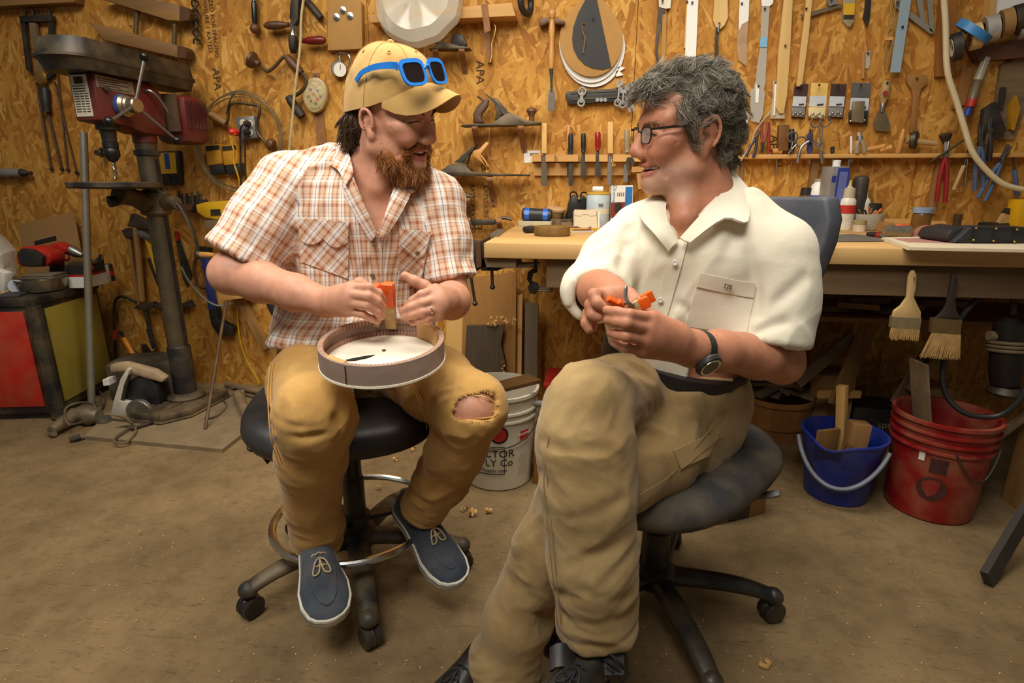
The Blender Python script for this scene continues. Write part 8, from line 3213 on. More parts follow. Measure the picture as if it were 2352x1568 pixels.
# ------------------------------------------------------------------ blister packs
def packet(x0,y0,x1,y1,lb,mtop,mlow,skew=8,extra=None):
 t=wt('hardware_packet',lb,'packet',(x0+x1)/2,y1,.004)
 B().wpoly([(x0+skew,y0),(x1+skew*.6,y0+1),(x1-skew*.4,y1),(x0,y1-2)],.003,.004).ob('card',mtop,t)
 w_=x1-x0
 h_=y1-y0
 B().wpoly([(x0+skew*.55,y0+h_*.36),(x1+skew*.1,y0+h_*.37),(x1-skew*.25,y0+h_*.66),(x0+skew*.2,y0+h_*.65)],.0075,.0012).ob('label',mat('pack_label',(196,200,204),.5,var=.08,scale=60),t)
 B().wpoly([(x0+skew*.2,y0+h_*.68),(x1-skew*.25,y0+h_*.68),(x1-skew*.4,y1-3),(x0+1,y1-4)],.007,.014).ob('blister',mlow,t,bevel=.003)
 for i in range(5):
  B().ell(wl(x0+4+i*(w_-6)/5,y1-8-(i*5)%9,.024),(.006,.005,.005)).ob('hardware',chrome,t)
 B().wpoly([(x0+w_*.5,y0+h_*.58),(x0+w_*.85,y0+h_*.57),(x0+w_*.84,y0+h_*.62),(x0+w_*.49,y0+h_*.63)],.009,.0006).ob('print_line',inkmat,t)
 nail(t,(x0+x1)/2+skew*.6,y0+5,.03)
 return t

drk=mat('pack_dark',(66,44,40),.5,var=.1)
plb=mat('pack_blister',(146,142,136),.2,var=.1,alpha=.8)
packet(1818,192,1852,272,'dark hardware packet with a silver label, first in the row',drk,plb)
packet(1856,190,1898,274,'yellow and white hardware packet',mat('pack_yellow',(226,186,104),.5),mat('pack_cream',(226,206,150),.3))
packet(1902,192,1940,272,'maroon hardware packet with a silver label beside the yellow one',drk,plb)
bs5=packet(1950,190,1996,286,'large grey blister pack with a black tool inside',mat('pack_grey',(88,86,82),.5),mat('tool_clip',(40,38,36),.4))
B().wpoly([(1960,232),(1988,232),(1984,282),(1956,280)],.022,.012).ob('clip_tool',mat('clip_metal',(150,134,104),.4,.6),bs5,bevel=.003)
pkn=wt('putty_knife','old wooden-handled putty knife hanging blade down','putty knife',2030,240,.01)
lathe_px((2037,186),(2028,238),.02,[(7,0),(10,.12),(10,.7),(7,.9),(5,1)]).ob('handle',mat('worn_handle',(172,140,88),.6,var=.2),pkn)
lathe_px((2028,238),(2025,258),.02,[(5,0),(6,.3),(4,1)]).ob('ferrule',steel,pkn)
B().wpoly([(2018,254),(2034,256),(2046,290),(2040,302),(2012,300),(2006,284)],.016,.004).ob('blade',mat('knife_blade',(128,112,84),.45,.6),pkn)
B().lathe([(.010,0),(.010,.001)],wl(2033,214,.045),(0,-1,0),14).ob('badge',mat('badge_red2',(150,50,40),.5),pkn)
nail(pkn,2038,190,.04)
hang('fingerboard_template','flat brown board with a flared head hanging on the wall','template',[(2084,172),(2130,172),(2132,190),(2116,205),(2112,222),(2104,305),(2090,305),(2098,222),(2094,204),(2083,188)],mat('brown_board',(150,104,50),.7,var=.1),.006,.012,(2106,180),.002)
hang('small_peg','thin clear strip pinned to the wall above the blister packs','strip',[(1990,118),(2000,116),(1998,150),(1994,158),(1988,156)],acryl,.004,.004,(1994,122))
hang('wooden_peg','thin wooden peg on the wall above the blister packs','peg',[(1980,118),(1985,118),(1985,180),(1980,180)],mdf,.002,.008)
sqr=wt('try_square','steel try square with a small black stock at the top of the wall','square',1900,20,.01)
B().wpoly([(1838,34),(1930,8),(1938,14),(1860,38),(1850,48),(1846,40)],.012,.004).ob('blade',mat('square_grey',(122,108,84),.45,.6),sqr)
B().wpoly([(1900,-14),(1918,-14),(1924,8),(1906,14),(1902,6)],.01,.014).ob('stock',mat('tin_grey',(150,148,142),.4,.6),sqr)
nail(sqr,1910,0,.03)
ns=wt('needle_case','yellow-labelled clear tube hanging at the top of the wall','tube',1950,20,.0)
B().wpoly([(1938,-20),(1966,-20),(1962,48),(1954,62),(1946,60),(1936,46)],.0,.018).ob('tube',mat('tube_clear',(186,172,140),.2,alpha=.7),ns,bevel=.003)
B().wpoly([(1938,8),(1964,8),(1962,34),(1937,34)],.0185,.001).ob('label',yellowp,ns)
B().wpoly([(1938,34),(1962,34),(1961,44),(1937,44)],.0185,.001).ob('black_band',black,ns)
hang('black_clip','narrow black clip hanging beside the yellow-labelled tube','clip',[(1990,-10),(2002,-10),(1997,50),(1992,58),(1984,40),(1988,20)],black,.004,.012)
hang('straight_edge','broad pale blue metal straight edge hanging on a pin','rule',[(2072,-20),(2096,-20),(2068,166),(2045,166)],mat('blue_alloy',(160,180,190),.45,.3,var=.05),.03,.004,(2073,62))
tsq=wt('drawing_square','aluminium triangle square with slots hanging behind the straight edge','square',2100,60,.01)
alum=mat('aluminium',(168,164,152),.4,.6,var=.06)
B().wpoly([(2054,4),(2062,-20),(2074,-20),(2068,10),(2130,55),(2146,76),(2138,78),(2056,16)],.012,.006).ob('long_leg',alum,tsq)
B().wpoly([(2128,-20),(2142,-20),(2146,76),(2136,70)],.012,.006).ob('upright_leg',alum,tsq)
B().wpoly([(2102,-20),(2118,-20),(2126,58),(2116,52)],.010,.006).ob('scale_leg',alum,tsq)
nail(tsq,2062,6,.03)
dv=wt('beam_compass','pair of thin brass rods with a sliding block hanging by the straight edge','compass',2042,90,.02)
for x in (2044,2054):
 wtube([(x+6,-20),(x-12,150)],.03,.0022,6).ob('rod',mat('rod_brass',(140,112,66),.4,.7),dv)
B().wpoly([(2034,84),(2052,84),(2051,92),(2033,92)],.022,.016).ob('block',pineh,dv)
nail(dv,2046,96,.03)
B().wpoly([(2162,-20),(2200,-20),(2196,70),(2194,172),(2150,176),(2154,80)],.004,.018).ob('wooden_board',mat('panel_brown',(146,92,36),.7,var=.1),label='brown wooden board on the wall behind the white cord',cat='board')
wtube([(2166,-30,.10),(2172,60,.10),(2174,140,.10),(2180,182,.10),(2196,230,.10),(2214,290,.10),(2234,350,.10),(2270,395,.10),(2310,425,.10),(2370,438,.10)],0,.011,9,6).ob('white_cable',mat('cream_cable',(206,190,152),.6,var=.06),label='thick cream electric cable sweeping down the right side of the wall',cat='cable')

# ------------------------------------------------------------------ tape rolls on a dark shelf
shd=wt('tape_shelf','dark wooden shelf and peg bar holding rolls of tape, its dark wedge standing in for shadow','shelf',2280,150,0)
B().wpoly([(2236,112),(2400,76),(2400,128),(2250,140)],0,.05).ob('bracket',darkwood,shd)  # dark wedge standing in for the shadow behind the tape rolls
B().tube([wl(2190,110,.10),wl(2400,40,.10)],.010,8).ob('peg_bar',darkwood,shd)
for i in range(3):
 B().tube([wl(2215+i*60,101-i*20,.10),wl(2215+i*60,108-i*20,-.002)],.008,6).ob('arm',darkwood,shd)

def roll(px,py,R_,w_,m_,lb,core=None,ax=(.93,-.28,.22)):
 t=wt('tape_roll',lb,'tape',px,py,.10)
 c=wl(px,py,.10)
 a=Vector(ax).normalized()
 B().lathe([(R_*.62,-w_/2),(R_,-w_/2),(R_,w_/2),(R_*.62,w_/2),(R_*.62,-w_/2)],c,a,32,False,False).ob('tape',m_,t)
 B().lathe([(R_*.55,-w_/2-.001),(R_*.63,-w_/2-.001),(R_*.63,w_/2+.001),(R_*.55,w_/2+.001),(R_*.55,-w_/2)],c,a,28,False,False).ob('core',core or cardboard,t)

roll(2196,108,.052,.030,black,'roll of black tape at the end of the peg bar',paper)
roll(2236,72,.070,.030,mat('blue_tape',(64,130,190),.35),'large roll of blue tape on the peg bar',mat('blue_tape',(64,130,190),.35),(.5,-.35,.8))
roll(2240,84,.048,.034,mat('masking',(206,176,120),.5),'roll of masking tape with a tan core',mat('tan_core',(196,142,62),.6))
roll(2276,66,.050,.040,mat('silver_tape',(176,172,162),.3,.3),'silver duct tape roll beside the masking tape')
roll(2312,52,.050,.034,cardboard,'brown packing tape roll next to the silver one')
roll(2338,44,.052,.028,iron,'dark tape roll at the frame side of the peg bar')
roll(2350,66,.036,.03,mat('grey_tape',(140,134,120),.5),'small grey tape roll under the dark one')
wc2=wt('white_cabinet','white painted panel behind the tape rolls','panel',2330,10,0)
B().wpoly([(2290,-20),(2400,-20),(2400,40),(2284,40)],0,.03).ob('panel',mat('bright_white',(238,236,226),.5),wc2)
B().wpoly([(2278,-20),(2292,-20),(2284,46),(2270,46)],0,.04).ob('frame',pine,wc2)
tb2=wt('caulk_tube','clear tube with a red and blue band hanging under the tape rolls','tube',2240,200,.03)
lathe_px((2266,132),(2246,184),.04,[(9,0),(10,.2),(10,1)]).ob('upper',mat('tube_grey',(176,168,146),.3),tb2)
lathe_px((2246,184),(2232,232),.04,[(11,0),(9,.1),(9,.9),(10,1)]).ob('barrel',mat('tube_dark',(112,102,84),.3),tb2)
lathe_px((2234,228),(2228,246),.04,[(10.5,0),(10.5,1)]).ob('red_band',redp,tb2)
lathe_px((2226,248),(2220,266),.04,[(8,0),(8,1)]).ob('blue_cap',bluep,tb2)
nail(tb2,2262,140,.03)
hang('wooden_lath','long brown lath slanting behind the clear tube','lath',[(2210,160),(2240,150),(2216,240),(2190,250)],mat('brown_board',(150,104,50),.7),.002,.014)
hang('wide_lath','wide greyish board slanting at the edge of the wall','board',[(2300,150),(2370,120),(2370,200),(2330,320),(2276,320)],greywood,.002,.016)
hang('grey_file','long grey file hanging between the boards','file',[(2300,200),(2312,200),(2304,250),(2294,250)],darksteel,.022,.010)

# ------------------------------------------------------------------ shelf rail with hand tools
rail=wt('tool_rail','long narrow pine tool rail along the wall above the bench','shelf',1950,360,0)
x0,x1=wl(1664,360).x,wl(2420,352).x
zr=wl(1700,360,.05).z
B().box(((x0+x1)/2,WY-.03,zr),(x1-x0,.06,.018)).ob('rail',pineh,rail,bevel=.003)
for px in (1866,2150):
 x=wl(px,400).x
 B().box((x,WY-.012,zr-.12),(.03,.024,.24)).ob('bracket',oldwood,rail)
B().box((wl(1700,360).x,WY-.012,zr-.05),(.03,.024,.1)).ob('bracket',oldwood,rail)

def rt(px,py=352):
 """rail point under a pixel column"""
 return py

def driver(x,yt,yh,yb,hw,lb,mh,off=.045,bend=0,blade=steel,r=.0032,cat='screwdriver'):
 t=wt(cat.replace(' ','_'),lb,cat,x,yh,off)
 lathe_px((x+bend,yt),(x,yh),off,[(hw*.6,0),(hw,.15),(hw*.9,.6),(hw,.8),(hw*.6,1)],10).ob('handle',mh,t)
 wtube([(x,yh),(x-bend,yb)],off,r,6).ob('shaft',blade,t)
 return t

driver(1684,312,350,395,4.5,'clear yellow-handled screwdriver in the tool rail',mat('amber',(206,164,30),.15,alpha=.85))
driver(1697,312,350,398,4,'slim blue-handled screwdriver beside the amber one',mat('blue_clear',(70,92,170),.3))
driver(1784,352,352,400,1,'bare steel shaft with a white collar below the rail',white,cat='steel rod')
driver(1766,280,352,372,3.5,'thin red-handled driver in the tool rail',mat('thin_red',(150,44,34),.4))
driver(1818,296,350,382,8,'black-handled screwdriver with a thick square grip',black,off=.03)
driver(1860,305,352,376,7,'blue and red clear-handled screwdriver',mat('clear_br',(60,74,150),.2,alpha=.9))
driver(1890,318,350,360,5,'screwdriver with a pale slanted wooden handle',mat('worn_handle',(172,140,88),.6),bend=-12)
driver(1912,336,352,390,5,'short black-handled driver standing in the rail',iron)
driver(1955,312,352,372,3,'white plastic rod standing in the rail',white,cat='plastic rod')
driver(1950,352,354,420,1,'long thin steel rod hanging below the rail',steel,cat='steel rod')
B().wpoly([(1790,286),(1814,286),(1811,346),(1788,346)],.03,.03).ob('whetstone',mat('brown_stone',(112,70,24),.6),label='brown rectangular whetstone standing on the tool rail',cat='whetstone',bevel=.002)

def pliers(lb,x,y,l_,ang,mg,mh=darksteel,off=.06,open_=.18,w_=5,cat='pliers',loops=False):
 """joint at pixel x, y; handles run in direction ang (degrees, 90 = down)"""
 t=wt(cat,lb,cat,x,y,off)
 a=R(ang)
 k=1
 for sg in (-1,1):
  b=a+sg*open_
  e=(x+l_*math.cos(b),y+l_*math.sin(b))
  m_=(x+l_*.45*math.cos(a+sg*open_*1.8),y+l_*.45*math.sin(a+sg*open_*1.8))
  if loops:
   wtube([(x,y),e],off,.0026,6).ob('arm',mh,t)
   ex=(x+(l_+11)*math.cos(a+sg*open_*1.5),y+(l_+11)*math.sin(a+sg*open_*1.5))
   B().torus(wl(ex[0],ex[1],off),(0,1,0),.020,.0032,20,6).ob('finger_ring',mh,t)
  else:
   wtube([(x,y),m_,e],off,[w_*.0011,w_*.0013,w_*.0013],8,5).ob('handle',mg,t)
  f=(x-l_*.42*math.cos(a+sg*.10),y-l_*.42*math.sin(a+sg*.10))
  wtube([(x,y),f],off,[w_*.0015,w_*.0006] if not loops else [.004,.0016],6).ob('jaw',mh,t)
 B().lathe([(w_*.0016,-.008),(w_*.0016,.008)],wl(x,y,off),(0,1,0),12).ob('pivot',mh,t)
 return t

pliers('black and yellow gripped pliers hanging over the rail',1737,318,45,110,mat('grip_black_yellow',(44,46,60),.5),off=.07)
pliers('red-handled pliers standing behind the paper strip',1752,330,50,-84,mat('grip_red',(150,70,56),.5),off=.05,open_=.12)
pliers('steel scissors with ring handles standing in the rail',1816,345,20,-60,steel,steel,.07,.25,4,'scissors',True)
pliers('long silver clamp scissors hanging rings up before the packets',1886,330,40,-92,chrome,chrome,.075,.14,4,'forceps',True)
pliers('pliers with bent steel handles and a red joint',1862,322,60,92,steel,darksteel,.07,.5,5)
pliers('grey ring-ended locking tool standing in the rail',1974,318,34,85,mat('grey_grip',(150,132,98),.5),steel,.06,.25,8,'cutter')
wtube([(1770,255),(1735,300),(1725,330),(1700,372),(1694,384)],.07,.006,7,5,flat=.4).ob('plastic_strip',acryl,label='translucent plastic strip hanging diagonally over the rail',cat='strip')
for x,y,l_,lb in ((1786,347,22,'short pale wooden handle lying on the rail'),(2012,344,44,'turned pale wooden handle lying on the rail end to end'),(2034,346,30,'shorter wooden handle lying beside the turned one')):
 lathe_px((x-l_/2,y),(x+l_/2,y-(8 if l_>25 else 0)),.045,[(4,0),(7,.2),(6,.6),(8,.9),(4,1)]).ob('wooden_grip',beech,label=lb,cat='tool handle')
ct2=B()
ct2.tube([wl(1912,302,.05),wl(1926,306,.05),wl(1930,345,.05)],.0016,5).tube([wl(1912,324,.05),wl(1928,322,.05)],.0014,5)
ct2.ob('wire_hook',steel,label='thin bent wire hook standing in the tool rail',cat='hook')
mg_=wt('marking_gauge','wooden mallet-like gauge with a round metal disc on the rail','gauge',2095,330,.03)
lathe_px((2076,296),(2062,352),.05,[(4,0),(7,.3),(7,.9),(5,1)]).ob('handle',beech,mg_)
B().lathe([(.032,-.012),(.036,-.008),(.036,.008),(.030,.012)],wl(2100,322,.055),(.8,-.6,0),24).ob('disc',darksteel,mg_)
B().tube([wl(2080,322,.05),wl(2150,330,.05)],[.014,.010],10).ob('beam',mat('worn_handle',(172,140,88),.6),mg_)
B().lathe([(.010,0),(.022,.03),(.024,.04)],wl(2172,330,.05),(-.3,-.2,1),14).ob('small_funnel',darksteel,label='small metal funnel lying on the tool rail',cat='funnel')
for lb,x,y,l_,ang,mg,mh,off in (('long-handled red pliers hanging through the rail',2172,355,110,96,mat('dark_red_grip',(140,24,22),.45),steel,.06),
         ('blue-gripped pliers hanging straight below the rail',2252,330,108,92,bluegrip,iron,.07),
         ('slanted blue-handled pliers hanging at the rail end',2300,370,100,118,bluegrip,iron,.07),
         ('dark iron tongs hanging open above the rail',2272,300,70,95,iron,iron,.06)):
 pliers(lb,x,y,l_,ang,mg,mh,off,.09,7)
B().wpoly([(2262,250),(2290,232),(2300,262),(2314,300),(2290,318),(2270,330),(2256,300)],.03,.03).ob('black_shears',iron,label='black tin shears hanging on the wall above the rail',cat='shears',bevel=.004)
B().wpoly([(2322,240),(2336,218),(2344,250),(2330,300),(2322,296)],.02,.02).ob('yellow_marker',mat('amber_dark',(170,120,14),.4),label='amber plastic handle hanging at the edge of the wall',cat='handle')
wtube([(2136,372),(2168,352),(2200,330),(2222,318)],.075,[.004,.006,.005,.003],7,4).ob('bent_iron_tool',old,label='bent iron scraper lying across the tool rail',cat='scraper')
for x0_,y0_,x1_,y1_,m_,lb,r_ in ((2214,380,2190,436,mat('worn_handle',(172,140,88),.6),'grey wooden handle slanting below the rail',.008),(2222,366,2216,432,steel,'thin steel pick with a blue collar below the rail',.0035),
         (2246,378,2232,396,old,'short rusty handle hanging below the rail',.007),(2330,390,2336,448,bluegrip,'blue-gripped handle at the frame side below the rail',.009)):
 t=wt('hanging_handle',lb,'tool',x0_,y0_,.05)
 wtube([(x0_,y0_),(x1_,y1_)],.05,r_,8).ob('grip',m_,t)
 wtube([(x0_,y0_),(x0_+(x0_-x1_)*.4,y0_-30)],.05,.004,6).ob('shaft',darksteel,t)
hang('shelf_support','narrow brown upright strip with screws below the tool rail','strip',[(2335,430),(2345,430),(2333,488),(2322,488)],mdf,.0,.016)
# ------------------------------------------------------------------ bottles and tins on the bench, right part
def lathe_at(px,py,prof,m_,name,label=None,cat=None,par=None,n=26,sx=1.0):
 """profile in pixels of radius and height at that place"""
 c=bt_p(px,py)
 k=(c-EYE).length/FPX*.985
 return B().lathe([(r*k,h*k) for r,h in prof],c,n=n,sx=sx).ob(name,m_,par,label,cat),c,k

def bottle(px,py,label,cat,parts):
 c=bt_p(px,py)
 k=(c-EYE).length/FPX*.97
 t=thing(cat.replace(' ','_'),c,label,cat)
 for nm,m_,prof in parts:
  B().lathe([(r*k,h*k) for r,h in prof],c,n=26).ob(nm,m_,t)
 return t,c,k

amber=mat('amber_glass',(92,60,26),.15,var=.15,alpha=.92)
bottle(1842,508,'brown glass bottle with a dark cap behind the chair back','bottle',(('glass',amber,[(20,0),(21,3),(21,45),(17,58),(10,66),(9,68)]),('cap',iron,[(9,66),(10,67),(10,80),(8,81)]),('label',mat('orange_label',(176,110,50),.6),[(21.4,10),(21.4,38)])))
bottle(1868,512,'white glue bottle with blue and red print behind the blue tin','bottle',(('body',white,[(15,0),(16,3),(16,70),(12,86),(6,92)]),('band',bluep,[(16.3,58),(16.3,66)]),('red_band',redp,[(16.3,40),(16.3,46)])))
tnc=bt_p(1900,526)
tn=thing('solvent_tin',tnc,'tall rectangular blue and grey solvent tin','tin')
k=(tnc-EYE).length/FPX*.97
rz=Matrix.Rotation(R(18),3,'Z')
B().box(tnc+Vector((0,0,62*k)),(38*k,30*k,120*k),rz).ob('tin',mat('tin_grey2',(150,148,144),.4,.4),tn,bevel=.003)
B().prism([tnc+rz @ Vector((x*k,-15.2*k,z*k)) for x,z in ((-7,3),(19,3),(19,119),(-7,119))],rz @ Vector((0,-.0008,0))).ob('blue_panel',mat('tin_blue',(44,62,150),.4),tn)
B().prism([tnc+rz @ Vector((x*k,-15.8*k,z*k)) for x,z in ((-3,12),(15,12),(15,112),(-3,112))],rz @ Vector((0,-.0006,0))).ob('print_panel',mat('tin_print',(104,114,172),.5,var=.25,scale=160),tn)
B().prism([tnc+rz @ Vector((x*k,-15.2*k,z*k)) for x,z in ((-18,92),(-9,92),(-9,104),(-18,104))],rz @ Vector((0,-.0008,0))).ob('blue_mark',mat('tin_blue',(44,62,150),.4),tn)
B().lathe([(9*k,120*k),(9*k,122*k),(7*k,123*k),(7.5*k,133*k),(6*k,134*k)],tnc+Vector((0,0,0)),n=20).ob('cap',white,tn)
bx=bt_p(1880,520)
B().box(bx+Vector((0,.02,.105)),(.06,.04,.21),Matrix.Rotation(R(8),3,'Z')).ob('grey_carton',mat('carton_grey',(160,152,132),.7),label='narrow grey carton beside the blue solvent tin',cat='carton',bevel=.002)
bottle(1937,527,'small white glue bottle with a red label and nozzle cap','glue bottle',(('body',mat('bottle_white',(214,206,184),.4),[(15,0),(16,3),(16,46),(15,58),(10,64)]),('cap',mat('cap_grey',(176,162,132),.5),[(11,62),(12,63),(11,80),(7,81),(3,86),(2,96)]),('label',mat('label_red',(188,44,24),.5),[(16.4,32),(16.4,48)])))
bottle(1961,524,'tall dark round tube with a rounded top','tube',(('tube',mat('tube_black',(52,44,36),.6,dust=.2),[(14,0),(14,92),(12,99),(6,102)]),))
bottle(1979,514,'slim white squeeze bottle behind the dark tube','bottle',(('body',mat('bottle_white',(214,206,184),.4),[(11,0),(11,48),(8,56),(4,60)]),('tip',white,[(4,58),(3,70),(3,72)])))
bottle(1998,512,'squat clear jar with a black lid','jar',(('glass',mat('jar_glass',(112,96,66),.2,alpha=.75),[(14,0),(15,2),(15,34),(14,36)]),('lid',iron,[(16,36),(16,48),(14,49)])))
bw_,c,k=bottle(1992,528,'white ceramic bowl full of small odds and ends','bowl',(('bowl',mat('ceramic',(176,168,148),.3),[(14,0),(18,1),(25,14),(27,31),(25.5,31),(22,12),(4,5)]),))
for i in range(7):
 a=random.uniform(0,6.28)
 p=c+Vector((math.cos(a)*9*k,math.sin(a)*9*k,26*k))
 B().tube([p,p+Vector((math.cos(a)*12*k,math.sin(a)*6*k,random.uniform(8,20)*k))],.004,6).ob('small_stick',[pine,iron,orange,darksteel][i%4] if 'orange' in globals() else pine,label='small stick or bit standing in the white bowl',cat='stick',group='odds and ends in the bowl')
bottle(1972,531,'small white lidded pot in front of the bowl','pot',(('pot',mat('pot_white',(200,178,150),.5),[(12,0),(12,14),(11,15)]),('lid',mat('pot_lid',(150,132,90),.5),[(12.5,14),(12.5,21),(11,22)])))
jr,c,k=bottle(2110,537,'glass jar with a pale blue lid and amber contents','jar',(('glass',mat('jar_amber',(112,76,34),.2,alpha=.9),[(14,0),(16,3),(16,34),(14,40)]),('lid',mat('lid_blue',(130,148,176),.5),[(16.5,39),(16.5,48),(15,49)])))
c=bt_p(2030,534)
B().tube([c+Vector((-.02,0,.022)),c+Vector((.03,.01,.022))],.020,20).ob('cork',mat('cork',(150,104,52),.8,var=.2,scale=60),label='thick brown cork lying beside the bowl',cat='cork')
c=bt_p(2056,545)
sv=thing('foil_roll',c,'crumpled silver foil roll on the bench','foil')
B().tube([c+Vector((-.042,0,.022)),c+Vector((-.01,0,.023)),c+Vector((0,0,.020)),c+Vector((.045,.005,.022))],[.022,.022,.020,.022],18).ob('roll',mat('foil',(168,160,144),.3,.8,var=.2,scale=60,bump=.4),sv)
c=bt_p(2076,530)
rm_=thing('orange_marker',c,'orange and red plastic case behind the foil roll','case')
B().box(c+Vector((0,0,.014)),(.075,.03,.028),Matrix.Rotation(-.25,3,'Z')).ob('case',mat('bright_orange',(216,92,30),.4),rm_,bevel=.004)
c=bt_p(2010,541)
kn=thing('folding_knife',c,'black folding knife with a red collar and steel tip','knife')
a,b=bt_p(1994,537,.010),bt_p(2034,543,.010)
B().tube([a,a.lerp(b,.3),a.lerp(b,.6)],[.008,.012,.010],10).ob('handle',black,kn)
B().tube([a.lerp(b,.6),a.lerp(b,.74)],[.011,.011],10).ob('collar',redp,kn)
B().tube([a.lerp(b,.74),b],[.009,.005],10).ob('tip',steel,kn)
B().prism([bt_p(x,y,.001) for x,y in ((1895,541),(1960,538),(2060,550),(2075,553),(1990,555),(1900,555))],(0,0,.002)).ob('grey_cloth',mat('grey_felt',(96,88,76),.95,var=.15,scale=20),label='flat piece of grey cloth on the bench front',cat='cloth')
# newspaper
npg=thing('newspaper',bt_p(2200,565),'folded newspaper lying at the bench edge under the magnifier','newspaper')
pts=[bt_p(2020,551,.0),bt_p(2085,575,.0),bt_p(2420,582,0),bt_p(2420,556,0),bt_p(2150,549,0)]
for i in range(4):
 B().prism([p+Vector((.003*i,.002*i,.0008+.0022*i)) for p in pts],(0,0,.0018)).ob('page',mat('newsprint',(206,190,160),.9,var=.06),npg)
B().prism([p*1.0+Vector((0,0,.0094)) for p in (bt_p(2050,554),bt_p(2085,563),bt_p(2200,566),bt_p(2150,553))],(0,0,.0004)).ob('printed_panel',mat('pink_print',(170,120,108),.9,var=.3,scale=90),npg)
# magnifier visor
mvc=bt_p(2260,566)
mv_=thing('magnifier_visor',mvc+Vector((0,0,.01)),'black head-worn magnifier with two rectangular lenses lying on the newspaper','magnifier')
vv=(mvc-EYE).dot(FW)
M3=lambda x,y,d=0.0:at_v(x,y,vv+d)
vb=mat('visor_black',(34,33,34),.5,var=.1)
pb0=pix(mvc+Vector((0,0,.011)))[1]
B().prism([M3(x,y) for x,y in ((2232,520),(2372,522),(2376,pb0+3),(2190,pb0),(2196,552))],FW*.06).ob('visor',vb,mv_,bevel=.006)
B().prism([M3(x,y,.02) for x,y in ((2172,548),(2186,528),(2232,519),(2236,pb0),(2200,pb0),(2186,560))],FW*.14).ob('side_wing',vb,mv_,bevel=.008)
for x0_ in (2241,2288):
 B().prism([M3(x,y,-.004) for x,y in ((x0_,524),(x0_+40,526),(x0_+38,550),(x0_-2,548))],FW*.004).ob('lens',mat('visor_lens',(52,50,48),.12,var=.05),mv_)
 B().prism([M3(x,y,-.006) for x,y in ((x0_-3,521),(x0_+43,523),(x0_+41,553),(x0_-5,551))],FW*.004,[M3(x,y,-.006) for x,y in ((x0_,524),(x0_+40,526),(x0_+38,550),(x0_-2,548))]).ob('lens_frame',black,mv_)
for x,y in ((2242,524),(2288,525),(2336,527),(2236,551),(2282,553),(2330,555)):
 B().ell(M3(x,y,-.007),(.004,.004,.004)).ob('rivet',brass,mv_)
# sandpaper arch, dark rod, wood bits, brush and yellow box
c0,c1_=bt_p(2112,548),bt_p(2176,546)
mid=(c0+c1_)/2
ax_=(c1_-c0)
L=ax_.length/2
ax_.normalize()
B().sheet([[mid+ax_*(-L*math.cos(math.pi*i/14))+Vector((0,0,.001+.042*math.sin(math.pi*i/14)))+FW*(.05*j) for i in range(15)] for j in (0,1)],.0012).ob('sandpaper_strip',mat('pink_sandpaper',(150,96,72),.95,var=.08),label='arched strip of pinkish sandpaper on the bench',cat='sandpaper')
c=bt_p(2194,530)
B().lathe([(.015,0),(.015,.066),(.013,.068)],c,n=18).ob('steel_socket',mat('socket_steel',(96,82,62),.35,.8),label='upright steel socket behind the magnifier',cat='socket')
for px,py,l_,r_,m_,lb,nm in ((2060,522,.22,.022,pineh,'thick pale dowel lying along the wall','dowel'),(2140,524,.10,.018,pineh,'wooden offcut behind the jar with the blue lid','wood_offcut'),
        (2230,527,.16,.010,greywood,'thin grey stick behind the magnifier','stick'),(2290,524,.14,.016,iron,'dark flat bar behind the magnifier','bar')):
 c=bt_p(px,py)
 B().tube([c+Vector((-l_/2,0,r_)),c+Vector((l_/2,.01,r_))],r_,12).ob(nm,m_,label=lb,cat=nm.replace('_',' '))
c=bt_p(2312,524)
pbx=thing('paint_brush',c,'flat paint brush with a printed wooden handle standing behind the magnifier','paint brush')
vv2=(c-EYE).dot(FW)
N3=lambda x,y,d=0.0:at_v(x,y,vv2+d)
B().prism([N3(x,y) for x,y in ((2285,pix(c)[1]),(2308,490),(2340,502),(2330,pix(c)[1]))],FW*.02).ob('bristles',mat('brush_cream',(176,142,88),.9,scale=60),pbx)
B().prism([N3(x,y) for x,y in ((2308,490),(2318,478),(2352,480),(2352,496),(2340,502))],FW*.022).ob('ferrule',darksteel,pbx)
c=bt_p(2362,530)
vv3=(c-EYE).dot(FW)
B().prism([at_v(x,y,vv3) for x,y in ((2344,458),(2400,458),(2400,pix(c)[1]),(2334,pix(c)[1]))],FW*.06).ob('yellow_box',yellowp,label='yellow plastic box at the edge of the bench',cat='box',bevel=.003)
# instrument plate behind the chair back
pc=bt_p(1850,530)
e=[]
for i in range(30):
 a=2*math.pi*i/30
 e.append((1826+70*math.cos(a),508+46*math.sin(a)))
vvp=1.78
rot=[]
ctr=at_v(1822,500,1.80)
xd=(at_v(1892,522,1.74)-at_v(1770,452,1.86)).normalized()
yd=(Vector((0,0,1))*.35+FW*.9).normalized()
yd=(yd-xd*xd.dot(yd)).normalized()
nrm_=xd.cross(yd).normalized()
B().prism([ctr+xd*.115*math.cos(2*math.pi*i/36)+yd*.09*math.sin(2*math.pi*i/36) for i in range(36)],nrm_*.010).ob('wooden_disc',mat('disc_pine',(206,166,96),.6,var=.06,scale=8),label='round pale wooden disc resting on the chair back',cat='wooden disc',bevel=.002)

